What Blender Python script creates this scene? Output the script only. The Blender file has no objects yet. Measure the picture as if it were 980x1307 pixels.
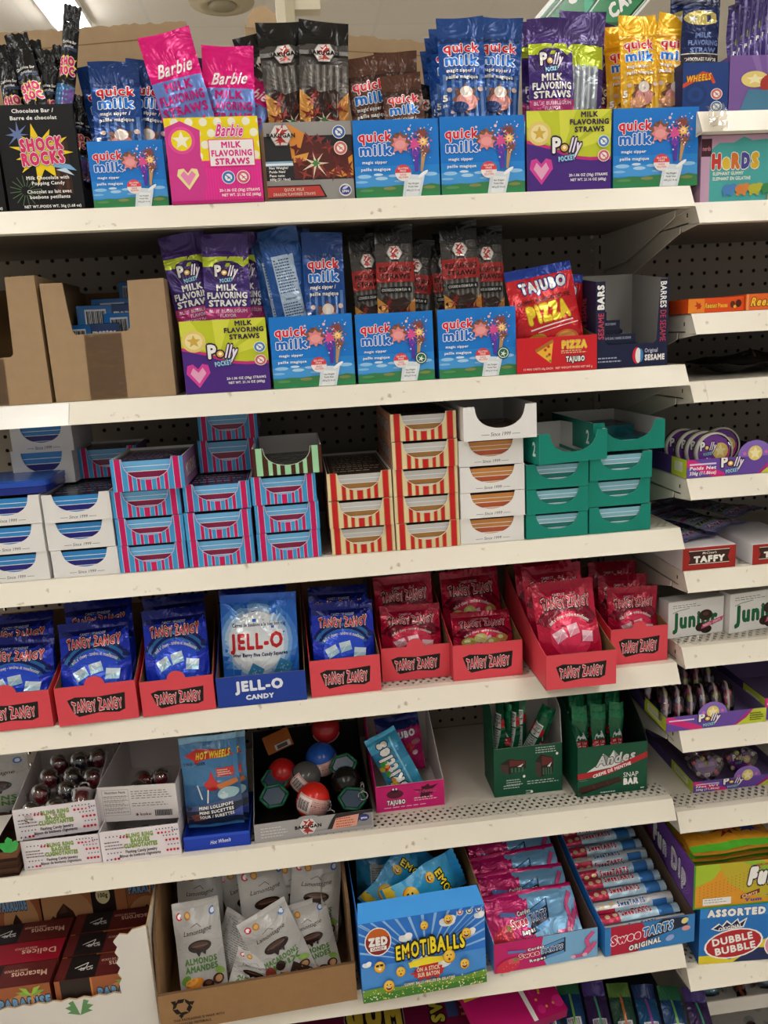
import bpy, bmesh, math, random
from mathutils import Vector as V, Matrix, Euler
sc = bpy.context.scene
COL = sc.collection
PI = math.pi
R = math.radians
rnd = random.Random(7)
# ---------------------------------------------------------------- camera numbers
FPX = 1000.0
CAM = V((-.6006, -1.153, 1.5))
YAW, PITCH, ROLL = .1022, -.2193, -.056
def _basis():
    cy, sy = math.cos(YAW), math.sin(YAW)
    f = V((sy*math.cos(PITCH), cy*math.cos(PITCH), math.sin(PITCH)))
    r = V((cy, -sy, 0)); u = r.cross(f)
    return r*math.cos(ROLL)+u*math.sin(ROLL), u*math.cos(ROLL)-r*math.sin(ROLL), f
CR, CU, CF = _basis()
def ray(px, py):
    return CR*((px-490)/FPX) - CU*((py-653.5)/FPX) + CF
def PT(px, py, Y):            # where a sight line meets the upright plane at depth Y
    d = ray(px, py); return CAM + d*((Y-CAM.y)/d.y)
def XA(px, Y, Z):             # x of the point at depth Y and height Z
    k = (px-490)/FPX; a = CR - CF*k
    return CAM.x - (a.y*(Y-CAM.y) + a.z*(Z-CAM.z))/a.x
def HZ(px, py, Z):            # where a sight line meets the level plane at height Z
    d = ray(px, py); return CAM + d*((Z-CAM.z)/d.z)
def base2(bl, br, Z):
    """front-left corner, width and turn of something whose front bottom edge is seen from bl to br"""
    a, b = HZ(*bl, Z), HZ(*br, Z); return a, (b-a).length, math.atan2(b.y-a.y, b.x-a.x)
def ZA(py, X, Y):
    k = -(py-653.5)/FPX; a = CU - CF*k
    return CAM.z - (a.y*(Y-CAM.y) + a.x*(X-CAM.x))/a.z
# ---------------------------------------------------------------- materials
def lin(h):
    h = h.lstrip('#'); h = ''.join(c*2 for c in h) if len(h) == 3 else h
    o = []
    for i in (0, 2, 4):
        c = int(h[i:i+2], 16)/255
        o.append(c/12.92 if c <= .04045 else ((c+.055)/1.055)**2.4)
    return (*o, 1)
KIND = {  # rough, metallic, bump strength, bump scale, specular
    'card': (.48, 0, 0, 0, .28), 'gloss': (.25, 0, 0, 0, .5), 'film': (.2, 0, .35, 26, .5),
    'foil': (.21, .2, .5, 26, .45), 'metal': (.38, 0, 0, 0, .5), 'matt': (.8, 0, 0, 0, .2),
    'kraft': (.8, 0, .15, 400, .2), 'plastic': (.22, 0, 0, 0, .5), 'shiny': (.2, .8, .5, 40, .5),
}
_M = {}
def mat(h, kind='card'):
    k = (h, kind)
    if k in _M: return _M[k]
    m = bpy.data.materials.new(kind+'_'+h.strip('#')); m.use_nodes = True
    nt = m.node_tree; b = nt.nodes['Principled BSDF']
    ro, me, bs, bsc, sp = KIND[kind]
    b.inputs['Base Color'].default_value = lin(h)
    b.inputs['Roughness'].default_value = ro
    b.inputs['Metallic'].default_value = me
    b.inputs['Specular IOR Level'].default_value = sp
    if bs:
        tc = nt.nodes.new('ShaderNodeTexCoord'); n = nt.nodes.new('ShaderNodeTexNoise'); bp = nt.nodes.new('ShaderNodeBump')
        n.inputs['Scale'].default_value = bsc; n.inputs['Detail'].default_value = 3
        n.inputs['Distortion'].default_value = 1.2 if kind in ('foil', 'film', 'shiny') else 0
        bp.inputs['Strength'].default_value = bs; bp.inputs['Distance'].default_value = .012 if kind != 'kraft' else .001
        nt.links.new(tc.outputs['Object'], n.inputs['Vector']); nt.links.new(n.outputs['Fac'], bp.inputs['Height'])
        nt.links.new(bp.outputs['Normal'], b.inputs['Normal'])
    if kind == 'kraft':
        tc = nt.nodes.new('ShaderNodeTexCoord'); n = nt.nodes.new('ShaderNodeTexNoise'); r = nt.nodes.new('ShaderNodeMixRGB')
        n.inputs['Scale'].default_value = 60; n.inputs['Detail'].default_value = 5
        c = lin(h); r.inputs[1].default_value = (c[0]*.88, c[1]*.88, c[2]*.88, 1); r.inputs[2].default_value = (c[0]*1.1, c[1]*1.1, c[2]*1.1, 1)
        nt.links.new(tc.outputs['Object'], n.inputs['Vector']); nt.links.new(n.outputs['Fac'], r.inputs[0]); nt.links.new(r.outputs[0], b.inputs['Base Color'])
    _M[k] = m; return m
def clear(tint='#ffffff', amount=.12, rough=.06, bump=.3):
    k = ('clear', tint, amount, rough, bump)
    if k in _M: return _M[k]
    m = bpy.data.materials.new('clear_'+tint.strip('#')); m.use_nodes = True
    nt = m.node_tree; b = nt.nodes['Principled BSDF']
    out = nt.nodes['Material Output']
    t = nt.nodes.new('ShaderNodeBsdfTransparent'); t.inputs[0].default_value = lin(tint)
    g = nt.nodes.new('ShaderNodeBsdfGlossy'); g.inputs['Roughness'].default_value = rough
    mx = nt.nodes.new('ShaderNodeMixShader'); fr = nt.nodes.new('ShaderNodeFresnel'); fr.inputs[0].default_value = 1.5
    ad = nt.nodes.new('ShaderNodeMath'); ad.operation = 'ADD'; ad.inputs[1].default_value = amount; ad.use_clamp = True
    nt.links.new(fr.outputs[0], ad.inputs[0]); nt.links.new(ad.outputs[0], mx.inputs[0])
    nt.links.new(t.outputs[0], mx.inputs[1]); nt.links.new(g.outputs[0], mx.inputs[2]); nt.links.new(mx.outputs[0], out.inputs[0])
    if bump:
        tc = nt.nodes.new('ShaderNodeTexCoord'); n = nt.nodes.new('ShaderNodeTexNoise'); bp = nt.nodes.new('ShaderNodeBump')
        n.inputs['Scale'].default_value = 35; bp.inputs['Strength'].default_value = bump; bp.inputs['Distance'].default_value = .01
        nt.links.new(tc.outputs['Object'], n.inputs['Vector']); nt.links.new(n.outputs['Fac'], bp.inputs['Height'])
        nt.links.new(bp.outputs[0], g.inputs['Normal']); nt.links.new(bp.outputs[0], fr.inputs['Normal'])
    nt.nodes.remove(b); _M[k] = m; return m
# ---------------------------------------------------------------- printed art
_T = {}
def text_geo(s, off, sp=1):
    k = (s, off, sp)
    if k not in _T:
        cu = bpy.data.curves.new('t', 'FONT'); cu.body = s; cu.size = 1; cu.offset = off; cu.resolution_u = 2; cu.space_character = sp
        ob = bpy.data.objects.new('t', cu)
        me = bpy.data.meshes.new_from_object(ob)
        vs = [(v.co.x, v.co.y) for v in me.vertices]; fs = [tuple(p.vertices) for p in me.polygons]
        bpy.data.meshes.remove(me); bpy.data.objects.remove(ob); bpy.data.curves.remove(cu)
        _T[k] = (vs, fs)
    return _T[k]
class Art:
    """flat print: W x H units, layered polygons"""
    def __init__(s, W, H, bg=None):
        s.W, s.H, s.v, s.f, s.c, s.L, s.cache = W, H, [], [], [], 0, {}
        if bg: s.rect(0, 0, W, H, bg)
    def tri(s, vs, fs, c):
        n = len(s.v); s.v += [(x, y, s.L) for x, y in vs]
        s.f += [tuple(i+n for i in f) for f in fs]; s.c += [c]*len(fs); s.L += 1; return s
    def poly(s, pts, c): return s.tri(pts, [tuple(range(len(pts)))], c)
    def rect(s, x, y, w, h, c): return s.poly([(x, y), (x+w, y), (x+w, y+h), (x, y+h)], c)
    def circ(s, x, y, r, c, ry=None, n=20, rot=0, a0=0, a1=2*PI):
        ry = ry or r; p = []
        full = a1-a0 > 6.28
        for i in range(n if full else n+1):
            a = a0+(a1-a0)*i/n; X, Y = r*math.cos(a), ry*math.sin(a)
            p.append((x+X*math.cos(rot)-Y*math.sin(rot), y+X*math.sin(rot)+Y*math.cos(rot)))
        return s.poly(p, c)
    def dots(s, pts, r, c, n=8):
        vs, fs = [], []
        for q in pts:
            x, y = q[:2]; rr = q[2] if len(q) > 2 else r
            k = len(vs); vs += [(x+rr*math.cos(2*PI*i/n), y+rr*math.sin(2*PI*i/n)) for i in range(n)]; fs.append(tuple(range(k, k+n)))
        return s.tri(vs, fs, c)
    def rects(s, rs, c):
        vs, fs = [], []
        for x, y, w, h in rs:
            k = len(vs); vs += [(x, y), (x+w, y), (x+w, y+h), (x, y+h)]; fs.append((k, k+1, k+2, k+3))
        return s.tri(vs, fs, c)
    def star(s, x, y, r1, r2, n, c, rot=0, jit=0, sy=1):
        g = random.Random(n*31+int(x*7)); p = []
        for i in range(2*n):
            a = rot+PI*i/n; rr = (r1 if i % 2 == 0 else r2)*(1+g.uniform(-jit, jit)); p.append((x+rr*math.cos(a), y+rr*math.sin(a)*sy))
        k = len(p); return s.tri(p+[(x, y)], [(i, (i+1) % k, k) for i in range(k)], c)
    def line(s, pts, w, c):
        vs, fs = [], []
        for (x0, y0), (x1, y1) in zip(pts, pts[1:]):
            d = math.hypot(x1-x0, y1-y0) or 1; nx, ny = -(y1-y0)/d*w/2, (x1-x0)/d*w/2
            k = len(vs); vs += [(x0-nx, y0-ny), (x1-nx, y1-ny), (x1+nx, y1+ny), (x0+nx, y0+ny)]; fs.append((k, k+1, k+2, k+3))
        return s.tri(vs, fs, c)
    def text(s, t, x, y, h, c, w=None, bold=.012, al='C', out=None, rot=0, shear=0, arc=0, maxw=None, wav=None):
        """cap height h, baseline y; out = [(colour, extra bold), ...] drawn first"""
        sp = round(1+1.6*bold/.55+.5*max([o[1] for o in out or []] or [0])/.55, 3)
        base = [(X+e, Y) for X, Y in text_geo(t, 0, sp)[0] for e in (-bold, bold)]
        if not base: return s
        x0, x1 = min(p[0] for p in base), max(p[0] for p in base)
        k = h/.73; kx = k
        if w: kx = w/(x1-x0)
        elif maxw and (x1-x0)*k > maxw: kx = maxw/(x1-x0)
        ax = {'L': x0, 'C': (x0+x1)/2, 'R': x1}[al]
        for col, ob in (out or [])+[(c, 0)]:
            d_ = bold+ob
            if d_ <= .015: parts = [(0, 0)]; v0, f0 = text_geo(t, d_, sp)
            else:      # heavier strokes: the outline repeated around a small circle, each a hair above the last
                v0, f0 = text_geo(t, 0, sp); nd = 4 if d_ < .03 else 6 if d_ < .06 else 10
                parts = [(d_*math.cos(2*PI*(i+.5)/nd), d_*math.sin(2*PI*(i+.5)/nd)) for i in range(nd)]
                if d_ > .075: parts += [(.05*math.cos(PI/2*i), .05*math.sin(PI/2*i)) for i in range(4)]
            vs, fs = [], []
            for ca, sa in parts: fs += [tuple(j+len(vs) for j in f) for f in f0]; vs += [(X+ca, Y+sa) for X, Y in v0]
            q = []
            for X, Y in vs:
                X = (X-ax)*kx; Y = Y*k; X += shear*Y
                if wav: Y = Y*(1+wav[0]*math.sin(X*wav[1]+1)) + wav[2]*math.sin(X*wav[1]*.7)
                if arc:
                    a = X/arc; rr = abs(arc)+(Y if arc > 0 else -Y)
                    if arc > 0: X, Y = rr*math.sin(a), rr*math.cos(a)-arc
                    else: a = X/-arc; X, Y = rr*math.sin(a), -rr*math.cos(a)-arc
                q.append((x+X*math.cos(rot)-Y*math.sin(rot), y+X*math.sin(rot)+Y*math.cos(rot)))
            n0 = len(s.v); s.tri(q, fs, col)
            if len(parts) > 1:
                m_ = len(v0); s.v[n0:] = [(x, y, l+.13*(i//m_)) for i, (x, y, l) in enumerate(s.v[n0:])]; s.L += 1
        return s
    def lines(s, x, y, w, n, dy, c, th=.5, seed=1, al='L'):
        """small print as the rows of words one cannot read"""
        g = random.Random(seed); r = []
        for i in range(n):
            X = x; end = x+w*(g.uniform(.75, 1))
            while X < end:
                l = g.uniform(.05, .14)*w; r.append((X, y-i*dy, min(l, end-X+.01), th)); X += l+.03*w
        return s.rects(r, c)
    def put(s, o, x, y, sx, sy=None, rot=0):
        sy = sy or sx; n = len(s.v); c_, s_ = math.cos(rot), math.sin(rot)
        s.v += [(x+a*sx*c_-b*sy*s_, y+a*sx*s_+b*sy*c_, s.L+l) for a, b, l in o.v]
        s.f += [tuple(i+n for i in f) for f in o.f]; s.c += o.c; s.L += o.L; return s
    def cut(s, nu, nv):
        if (nu, nv) in s.cache: return s.cache[(nu, nv)]
        bm = bmesh.new(); vs = [bm.verts.new((min(max(p[0], 0), s.W), min(max(p[1], 0), s.H), p[2])) for p in s.v]; cols = sorted(set(s.c)); bm.verts.ensure_lookup_table()
        for f, c in zip(s.f, s.c):
            try: bm.faces.new([vs[i] for i in f]).material_index = cols.index(c)
            except ValueError: pass
        for k in range(1, nu):
            bmesh.ops.bisect_plane(bm, geom=bm.verts[:]+bm.edges[:]+bm.faces[:], plane_co=(s.W*k/nu, 0, 0), plane_no=(1, 0, 0))
        for k in range(1, nv):
            bmesh.ops.bisect_plane(bm, geom=bm.verts[:]+bm.edges[:]+bm.faces[:], plane_co=(0, s.H*k/nv, 0), plane_no=(0, 1, 0))
        big = [f for f in bm.faces if len(f.verts) > 4]
        if big: bmesh.ops.triangulate(bm, faces=big)
        bm.verts.index_update()
        out = ([tuple(v.co) for v in bm.verts], [tuple(v.index for v in f.verts) for f in bm.faces], [cols[f.material_index] for f in bm.faces])
        bm.free(); s.cache[(nu, nv)] = out; return out
EPS = .00005
class MB:
    def __init__(s): s.v, s.f, s.m, s.mats, s.sm = [], [], [], [], []
    def mi(s, m):
        if isinstance(m, str): m = mat(m)
        if m not in s.mats: s.mats.append(m)
        return s.mats.index(m)
    def add(s, vs, fs, m, smooth=False):
        k = len(s.v); s.v += [tuple(p) for p in vs]; s.f += [tuple(i+k for i in f) for f in fs]
        if isinstance(m, list): s.m += [s.mi(x) for x in m]
        else: s.m += [s.mi(m)]*len(fs)
        s.sm += [smooth]*len(fs); return s
    def box(s, x0, y0, z0, x1, y1, z1, m):
        return s.add([(x0, y0, z0), (x1, y0, z0), (x1, y1, z0), (x0, y1, z0), (x0, y0, z1), (x1, y0, z1), (x1, y1, z1), (x0, y1, z1)],
                     [(0, 3, 2, 1), (4, 5, 6, 7), (0, 1, 5, 4), (1, 2, 6, 5), (2, 3, 7, 6), (3, 0, 4, 7)], m)
    def plate(s, pts, o, u, v, t, m, me=None):
        """outline pts (2D, anticlockwise) in the plane o+u,v, thickened against u x v"""
        o, u, v = V(o), V(u), V(v); n = u.cross(v).normalized()*t; k = len(pts)
        a = [o+u*x+v*y for x, y in pts]; b = [p-n for p in a]
        s.add(a+b, [tuple(range(k))], m); s.f, s.m, s.sm = s.f, s.m, s.sm
        q = len(s.v)-2*k; mb = s.mi(me or m)
        s.f.append(tuple(q+k+i for i in reversed(range(k)))); s.m.append(mb); s.sm.append(False)
        for i in range(k):
            j = (i+1) % k; s.f.append((q+i, q+k+i, q+k+j, q+j)); s.m.append(mb); s.sm.append(False)
        return s
    def art(s, a, o, u, v, kind='card', off=.0002, clipper=None):
        o, u, v = V(o), V(u), V(v); n = u.cross(v).normalized()
        cl = a.W > 2
        vs = [o+u*((min(max(x, 0), a.W) if cl else x)/a.W)+v*((min(max(y, 0), a.H) if cl else y)/a.H)+n*(off+l*EPS) for x, y, l in a.v]
        return s.add(vs, a.f, [mat(c, kind) for c in a.c])
    def artf(s, a, fn, nu, nv, kind='foil', smooth=True, mats=None):
        vs, fs, cs = a.cut(nu, nv)
        return s.add([fn(x/a.W, y/a.H, l*EPS*1.6) for x, y, l in vs], fs, [(mats or {}).get(c) or mat(c, kind) for c in cs], smooth)
    def lathe(s, prof, m, n=24, c=(0, 0, 0), axis='z', a0=0, a1=2*PI):
        vs, fs = [], []
        for r, z in prof:
            for i in range(n):
                a = a0+(a1-a0)*i/n; p = (r*math.cos(a), r*math.sin(a), z)
                if axis == 'y': p = (p[0], p[2], p[1])
                if axis == 'x': p = (p[2], p[0], p[1])
                vs.append((c[0]+p[0], c[1]+p[1], c[2]+p[2]))
        for j in range(len(prof)-1):
            for i in range(n): fs.append((j*n+i, j*n+(i+1) % n, (j+1)*n+(i+1) % n, (j+1)*n+i))
        return s.add(vs, fs, m, True)
    def tube(s, pts, r, m, n=10):
        vs, fs = [], []; P = [V(p) for p in pts]
        for i, p in enumerate(P):
            d = (P[min(i+1, len(P)-1)]-P[max(i-1, 0)]).normalized(); a = d.orthogonal().normalized(); b = d.cross(a)
            rr = r[i] if isinstance(r, (list, tuple)) else r
            vs += [p+(a*math.cos(2*PI*k/n)+b*math.sin(2*PI*k/n))*rr for k in range(n)]
        for i in range(len(P)-1):
            for k in range(n): fs.append((i*n+k, i*n+(k+1) % n, (i+1)*n+(k+1) % n, (i+1)*n+k))
        e = (len(P)-1)*n
        fs += [tuple(reversed(range(n))), tuple(range(e, e+n))]
        return s.add(vs, fs, m, True)
    def grid(s, fn, nu, nv, m, smooth=True, flip=False):
        vs = [fn(i/nu, j/nv, 0) for j in range(nv+1) for i in range(nu+1)]; w = nu+1
        fs = [(j*w+i, j*w+i+1, (j+1)*w+i+1, (j+1)*w+i) for j in range(nv) for i in range(nu)]
        if flip: fs = [tuple(reversed(f)) for f in fs]
        return s.add(vs, fs, m, smooth)
    def mesh(s, name):
        me = bpy.data.meshes.new(name); me.from_pydata(s.v, [], s.f)
        for m in s.mats: me.materials.append(m)
        me.polygons.foreach_set('material_index', s.m); me.polygons.foreach_set('use_smooth', s.sm); me.update()
        return me
def obj(name, mb, parent=None, loc=(0, 0, 0), rot=(0, 0, 0), scale=(1, 1, 1)):
    me = mb.mesh(name) if isinstance(mb, MB) else mb
    o = bpy.data.objects.new(name, me); COL.objects.link(o); o.parent = parent
    o.location = loc; o.rotation_euler = rot; o.scale = scale
    return o
def tag(o, label, cat, group=None, kind=None):
    if label: o['label'] = label
    if cat: o['category'] = cat
    if group: o['group'] = group
    if kind: o['kind'] = kind
    return o
def thing(name, label, cat, loc=(0, 0, 0), rot=(0, 0, 0), group=None):
    o = bpy.data.objects.new(name, None); COL.objects.link(o); o.empty_display_size = .02
    o.location = loc; o.rotation_euler = rot
    return tag(o, label, cat, group)
def copy_tree(o, parent=None):
    c = o.copy(); COL.objects.link(c)
    if parent: c.parent = parent
    for ch in list(o.children): copy_tree(ch, c)
    return c
# ---------------------------------------------------------------- generic packages
def fit(px0, px1, pytop, Zs, Y):
    """front-left corner, width and height of a box front standing at depth Y on a shelf top Zs"""
    x0, x1 = XA(px0, Y, Zs), XA(px1, Y, Zs)
    return V((x0, Y, Zs+.0006)), x1-x0, ZA(pytop, (x0+x1)/2, Y)-Zs
T = .0012
def carton(name, label, cat, loc, w, d, hf, hb, front=None, body='#8a6a45', inner=None, rz=0, group=None, kind='card', curve=0,
           side=None, sideart=None, notch=None, backart=None, hs=None):
    """an open display carton: floor, back and two sloping sides in one piece, front panel a part"""
    inner = inner or body
    r = thing(name, label, cat, loc, (0, 0, rz), group)
    m = MB(); bm, im = mat(body, kind), mat(inner, 'kraft' if inner in KRAFT else 'card')
    m.box(0, T, 0, w, d, T, im)
    m.plate([(0, 0), (w, 0), (w, hb), (0, hb)], (0, d-T, 0), (1, 0, 0), (0, 0, 1), T, im, bm)
    prof = [(0, 0), (d, 0), (d, hs or hb)]+([(.012, hs), (.005, hf)] if hs else [])
    if curve:
        for i in range(1, 9):
            t = i/9; y = d*(1-t); prof.append((y, hf+(hb-hf)*(1-t)**curve))
    prof.append((0, hf))
    m.plate(prof, (w, 0, 0), (0, 1, 0), (0, 0, 1), T, mat(side or body, kind), im)
    m.plate(prof, (T, 0, 0), (0, 1, 0), (0, 0, 1), T, im, mat(side or body, kind))
    if sideart:
        m.art(sideart, (-.0001, d, 0), (0, -d, 0), (0, 0, min(hf, hb)), kind)
    obj('carton_body', m, r)
    if front:
        f = MB(); pts = notch or [(0, 0), (w, 0), (w, hf), (0, hf)]
        f.plate(pts, (0, 0, 0), (1, 0, 0), (0, 0, 1), T, bm, im)
        f.art(front, (0, 0, 0), (w, 0, 0), (0, 0, hf), kind)
        obj('front_panel', f, r)
    return r
KRAFT = ('#8a6a45', '#a9825a', '#9a7650', '#7a5c3e', '#b08a60', '#6e5238')
def solid(name, label, cat, loc, w, d, h, front, col, rz=0, group=None, top=None, sideart=None, kind='card', rx=0):
    """a closed box; lid flap a part"""
    r = thing(name, label, cat, loc, (rx, 0, rz), group)
    m = MB(); m.box(0, 0, 0, w, d, h, mat(col, kind)); m.art(front, (0, 0, 0), (w, 0, 0), (0, 0, h), kind)
    if sideart: m.art(sideart, (0, d, 0), (0, -d, 0), (0, 0, h), kind)
    obj('box_body', m, r)
    l = MB(); l.box(.0005, .0005, h, w-.0005, d-.0005, h+.0008, mat(col, kind))
    if top: l.art(top, (0, 0, h+.0008), (w, 0, 0), (0, d, 0), kind)
    obj('lid_flap', l, r)
    return r
_P = {}
def pouch_mesh(key, w, h, t, art, back, hdr=None, hdrh=.12, kind='foil', seed=1, nu=8, nv=12, jag=0, power=2.4, mats=None, pillow=1, wb=1):
    """(film mesh, top seal mesh, bottom seal mesh): x centred, base at z 0, front towards -y"""
    if key in _P: return _P[key]
    g = random.Random(seed); ph = [g.uniform(0, 6.3) for _ in range(8)]
    def bul(u, v):
        a = 1-abs(2*u-1)**power; b = min(1, 1-abs(2*v-1)**(3.2*pillow)); b = max(b, 0)
        return a*b
    def wob(u, v):
        return wb*(.0035*math.sin(3*v*3+ph[0]+2*u)+.0022*math.sin(7*u+ph[1]+4*v))
    z0, z1 = h*.035, h*(1-hdrh)
    def fr(u, v, l): # front
        b = bul(u, v); k = 1-.07*b
        y = -t*.55*b+wob(u, v)*.8-l-.0004
        y += .0016*math.sin(u*17+ph[2]+v*6)*(1-b)*.8
        return ((u-.5)*w*k, y, z0+(z1-z0)*v)
    def bk(u, v, l):
        b = bul(u, v); k = 1-.07*b
        return ((u-.5)*w*k, t*.45*b+wob(u, v)*.8, z0+(z1-z0)*v)
    m = MB(); m.grid(bk, nu, nv, mat(back, kind), flip=True); m.artf(art, fr, nu, nv, kind, mats=mats)
    s = MB(); hc = mat(hdr or back, kind)
    def top(side):
        def f(u, v, l):
            x = (u-.5)*w; z = z1+(h-z1)*v+(jag*((i_(u)) % 2) if v > .99 else 0)
            return (x*(1+.015*v), wob(u, 1)*.8+.004*v*v*math.sin(3*u+ph[3])-.0003*side-.0002, z)
        return f
    i_ = lambda u: round(u*nu*2)
    s.grid(top(1), nu*2, 4, hc); s.grid(top(-1), nu*2, 4, hc, flip=True)
    e = MB()
    def bot(side): return lambda u, v, l: ((u-.5)*w, wob(u, 0)*.8-.0003*side, z0*v)
    e.grid(bot(1), nu, 1, mat(back, kind)); e.grid(bot(-1), nu, 1, mat(back, kind), flip=True)
    _P[key] = (m.mesh(key+'_film'), s.mesh(key+'_seal'), e.mesh(key+'_base')); return _P[key]
def pouch(key, name, label, cat, loc, rot=(0, 0, 0), group=None, sx=1, sz=1, sy=1):
    a, b, c = _P[key]
    r = thing(name, label, cat, loc, rot, group)
    for nm, me in (('printed_film', a), ('top_seal', b), ('bottom_seal', c)): obj(nm, me, r, scale=(sx, sy, sz))
    return r
BOXES = []
def hang(key, name, label, cat, top, low, Y, dY=0, group=None, sx=1, yaw=0, sy=1, zmin=None, sz=1):
    """stand a pouch so that its top centre is seen at pixel top at depth Y+dY and its axis passes pixel low at depth Y"""
    h = _P[key][3]
    a, b = PT(*top, Y+dY), PT(*low, Y); ax = (a-b).normalized()
    if zmin is not None: sz = min(sz, (a.z-zmin-.005)/(ax.z*h))
    base = a-ax*h*sz
    if zmin is not None:
        for bl, bw, bd, brz, zs in BOXES:
            M2 = Matrix.Rotation(brz, 3, 'Z'); q = M2.transposed()@(base-bl)
            if abs(zs-zmin) < .006 and -.006 < q.x < bw+.006 and -.06 < q.y < bd+.03:
                if bw < _P[key][4]*1.5: sx = min(sx, (bw-.013)/_P[key][4])
                hw = sx*_P[key][4]*.5; ty = _P[key][5]*.55+.006; mg_ = .004 if bw < _P[key][4]*1.5 else .008; lo, hi = hw+mg_, bw-hw-mg_
                q.x = min(max(q.x, lo), hi) if lo < hi else bw/2; q.y = min(max(q.y, ty), bd-ty)
                nb = bl+M2@q; nb.z = base.z
                if bw < _P[key][4]*1.5:
                    qa = M2.transposed()@(a-nb); lim = .004; qa.x = min(max(qa.x, -lim), lim); a = nb+M2@qa
                sz *= (a-nb).length/(a-base).length; base = nb; ax = (a-base).normalized(); yaw += brz; sz = (a-base).length/h; break
    X = V((math.cos(yaw), math.sin(yaw), 0)); X = (X-ax*X.dot(ax)).normalized(); Yv = ax.cross(X)
    m = Matrix((X, Yv, ax)).transposed()
    if zmin is not None:      # lift so that the lower corner of a tilted pouch just clears the floor it stands on
        dr = zmin+.003+sx*_P[key][4]*.5*abs(X.z)+_P[key][5]*.3*abs(Yv.z)-base.z
        if dr > 0: base = base+ax*(dr/ax.z); sz -= dr/ax.z/h
    return pouch(key, name, label, cat, base, m.to_euler(), group, sx=sx, sy=sy, sz=sz)
def pmesh(key, w, h, t, art, back, **k):
    pouch_mesh(key, w, h, t, art, back, **k); _P[key] = _P[key][:3]+(h, w, t)
_pp = pouch
def pouch(key, *a, **k):
    full = _P[key]; _P[key] = full[:3]
    try: return _pp(key, *a, **k)
    finally: _P[key] = full
# ================================================================ setting
def perforated(name, col, pitch, rad, diamond=False, y0=None, y1=None, stag=False, rough=.45):
    """painted sheet whose holes are really see-through"""
    m = bpy.data.materials.new(name); m.use_nodes = True; nt = m.node_tree
    b = nt.nodes['Principled BSDF']; b.inputs['Base Color'].default_value = lin(col); b.inputs['Roughness'].default_value = rough
    out = nt.nodes['Material Output']; tc = nt.nodes.new('ShaderNodeTexCoord'); sx = nt.nodes.new('ShaderNodeSeparateXYZ')
    nt.links.new(tc.outputs['Object'], sx.inputs[0])
    def M(op, a, b_=None, c=None):
        n = nt.nodes.new('ShaderNodeMath'); n.operation = op
        for i, x in enumerate((a, b_, c)):
            if x is None: continue
            if isinstance(x, (int, float)): n.inputs[i].default_value = x
            else: nt.links.new(x, n.inputs[i])
        return n.outputs[0]
    X, Y = sx.outputs[0], sx.outputs[1 if stag else 2]
    row = M('FLOOR', M('DIVIDE', Y, pitch))
    fy = M('MULTIPLY', M('SUBTRACT', M('FRACT', M('DIVIDE', Y, pitch)), .5), pitch)
    if stag: X = M('ADD', X, M('MULTIPLY', M('MODULO', M('ABSOLUTE', row), 2), .0065))
    px = .013 if stag else pitch
    fx = M('MULTIPLY', M('SUBTRACT', M('FRACT', M('DIVIDE', X, px)), .5), px)
    if diamond: d = M('ADD', M('ABSOLUTE', fx), M('ABSOLUTE', fy))
    else: d = M('SQRT', M('ADD', M('MULTIPLY', fx, fx), M('MULTIPLY', fy, fy)))
    hole = M('LESS_THAN', d, rad)
    if y0 is not None: hole = M('MULTIPLY', hole, M('MULTIPLY', M('GREATER_THAN', Y, y0), M('LESS_THAN', Y, y1)))
    t = nt.nodes.new('ShaderNodeBsdfTransparent'); mx = nt.nodes.new('ShaderNodeMixShader')
    nt.links.new(hole, mx.inputs[0]); nt.links.new(b.outputs[0], mx.inputs[1]); nt.links.new(t.outputs[0], mx.inputs[2]); nt.links.new(mx.outputs[0], out.inputs[0])
    return m
CREAM = '#ebe3d2'
def wornpaint():
    m = bpy.data.materials.new('worn_cream_paint'); m.use_nodes = True; nt = m.node_tree; b = nt.nodes['Principled BSDF']
    b.inputs['Roughness'].default_value = .36
    tc = nt.nodes.new('ShaderNodeTexCoord'); n = nt.nodes.new('ShaderNodeTexNoise'); n.inputs['Scale'].default_value = 55; n.inputs['Detail'].default_value = 6
    r = nt.nodes.new('ShaderNodeValToRGB'); r.color_ramp.elements[0].position = .26; r.color_ramp.elements[0].color = lin('#b9ab92')
    r.color_ramp.elements[1].position = .34; r.color_ramp.elements[1].color = lin(CREAM)
    n2 = nt.nodes.new('ShaderNodeTexNoise'); n2.inputs['Scale'].default_value = 9
    r2 = nt.nodes.new('ShaderNodeMapRange'); r2.inputs[3].default_value = .28; r2.inputs[4].default_value = .5
    nt.links.new(tc.outputs['Object'], n.inputs['Vector']); nt.links.new(n.outputs['Fac'], r.inputs[0]); nt.links.new(r.outputs[0], b.inputs['Base Color'])
    nt.links.new(tc.outputs['Object'], n2.inputs['Vector']); nt.links.new(n2.outputs['Fac'], r2.inputs[0]); nt.links.new(r2.outputs[0], b.inputs['Roughness'])
    return m
PAINT = wornpaint()
DECK = perforated('perforated_deck', '#d9d2c4', 0.0092, .0042, True, .0328, .0696, True)
PEG = perforated('peg_panel', '#9c9284', .0254, .0034, rough=.6)
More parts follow.
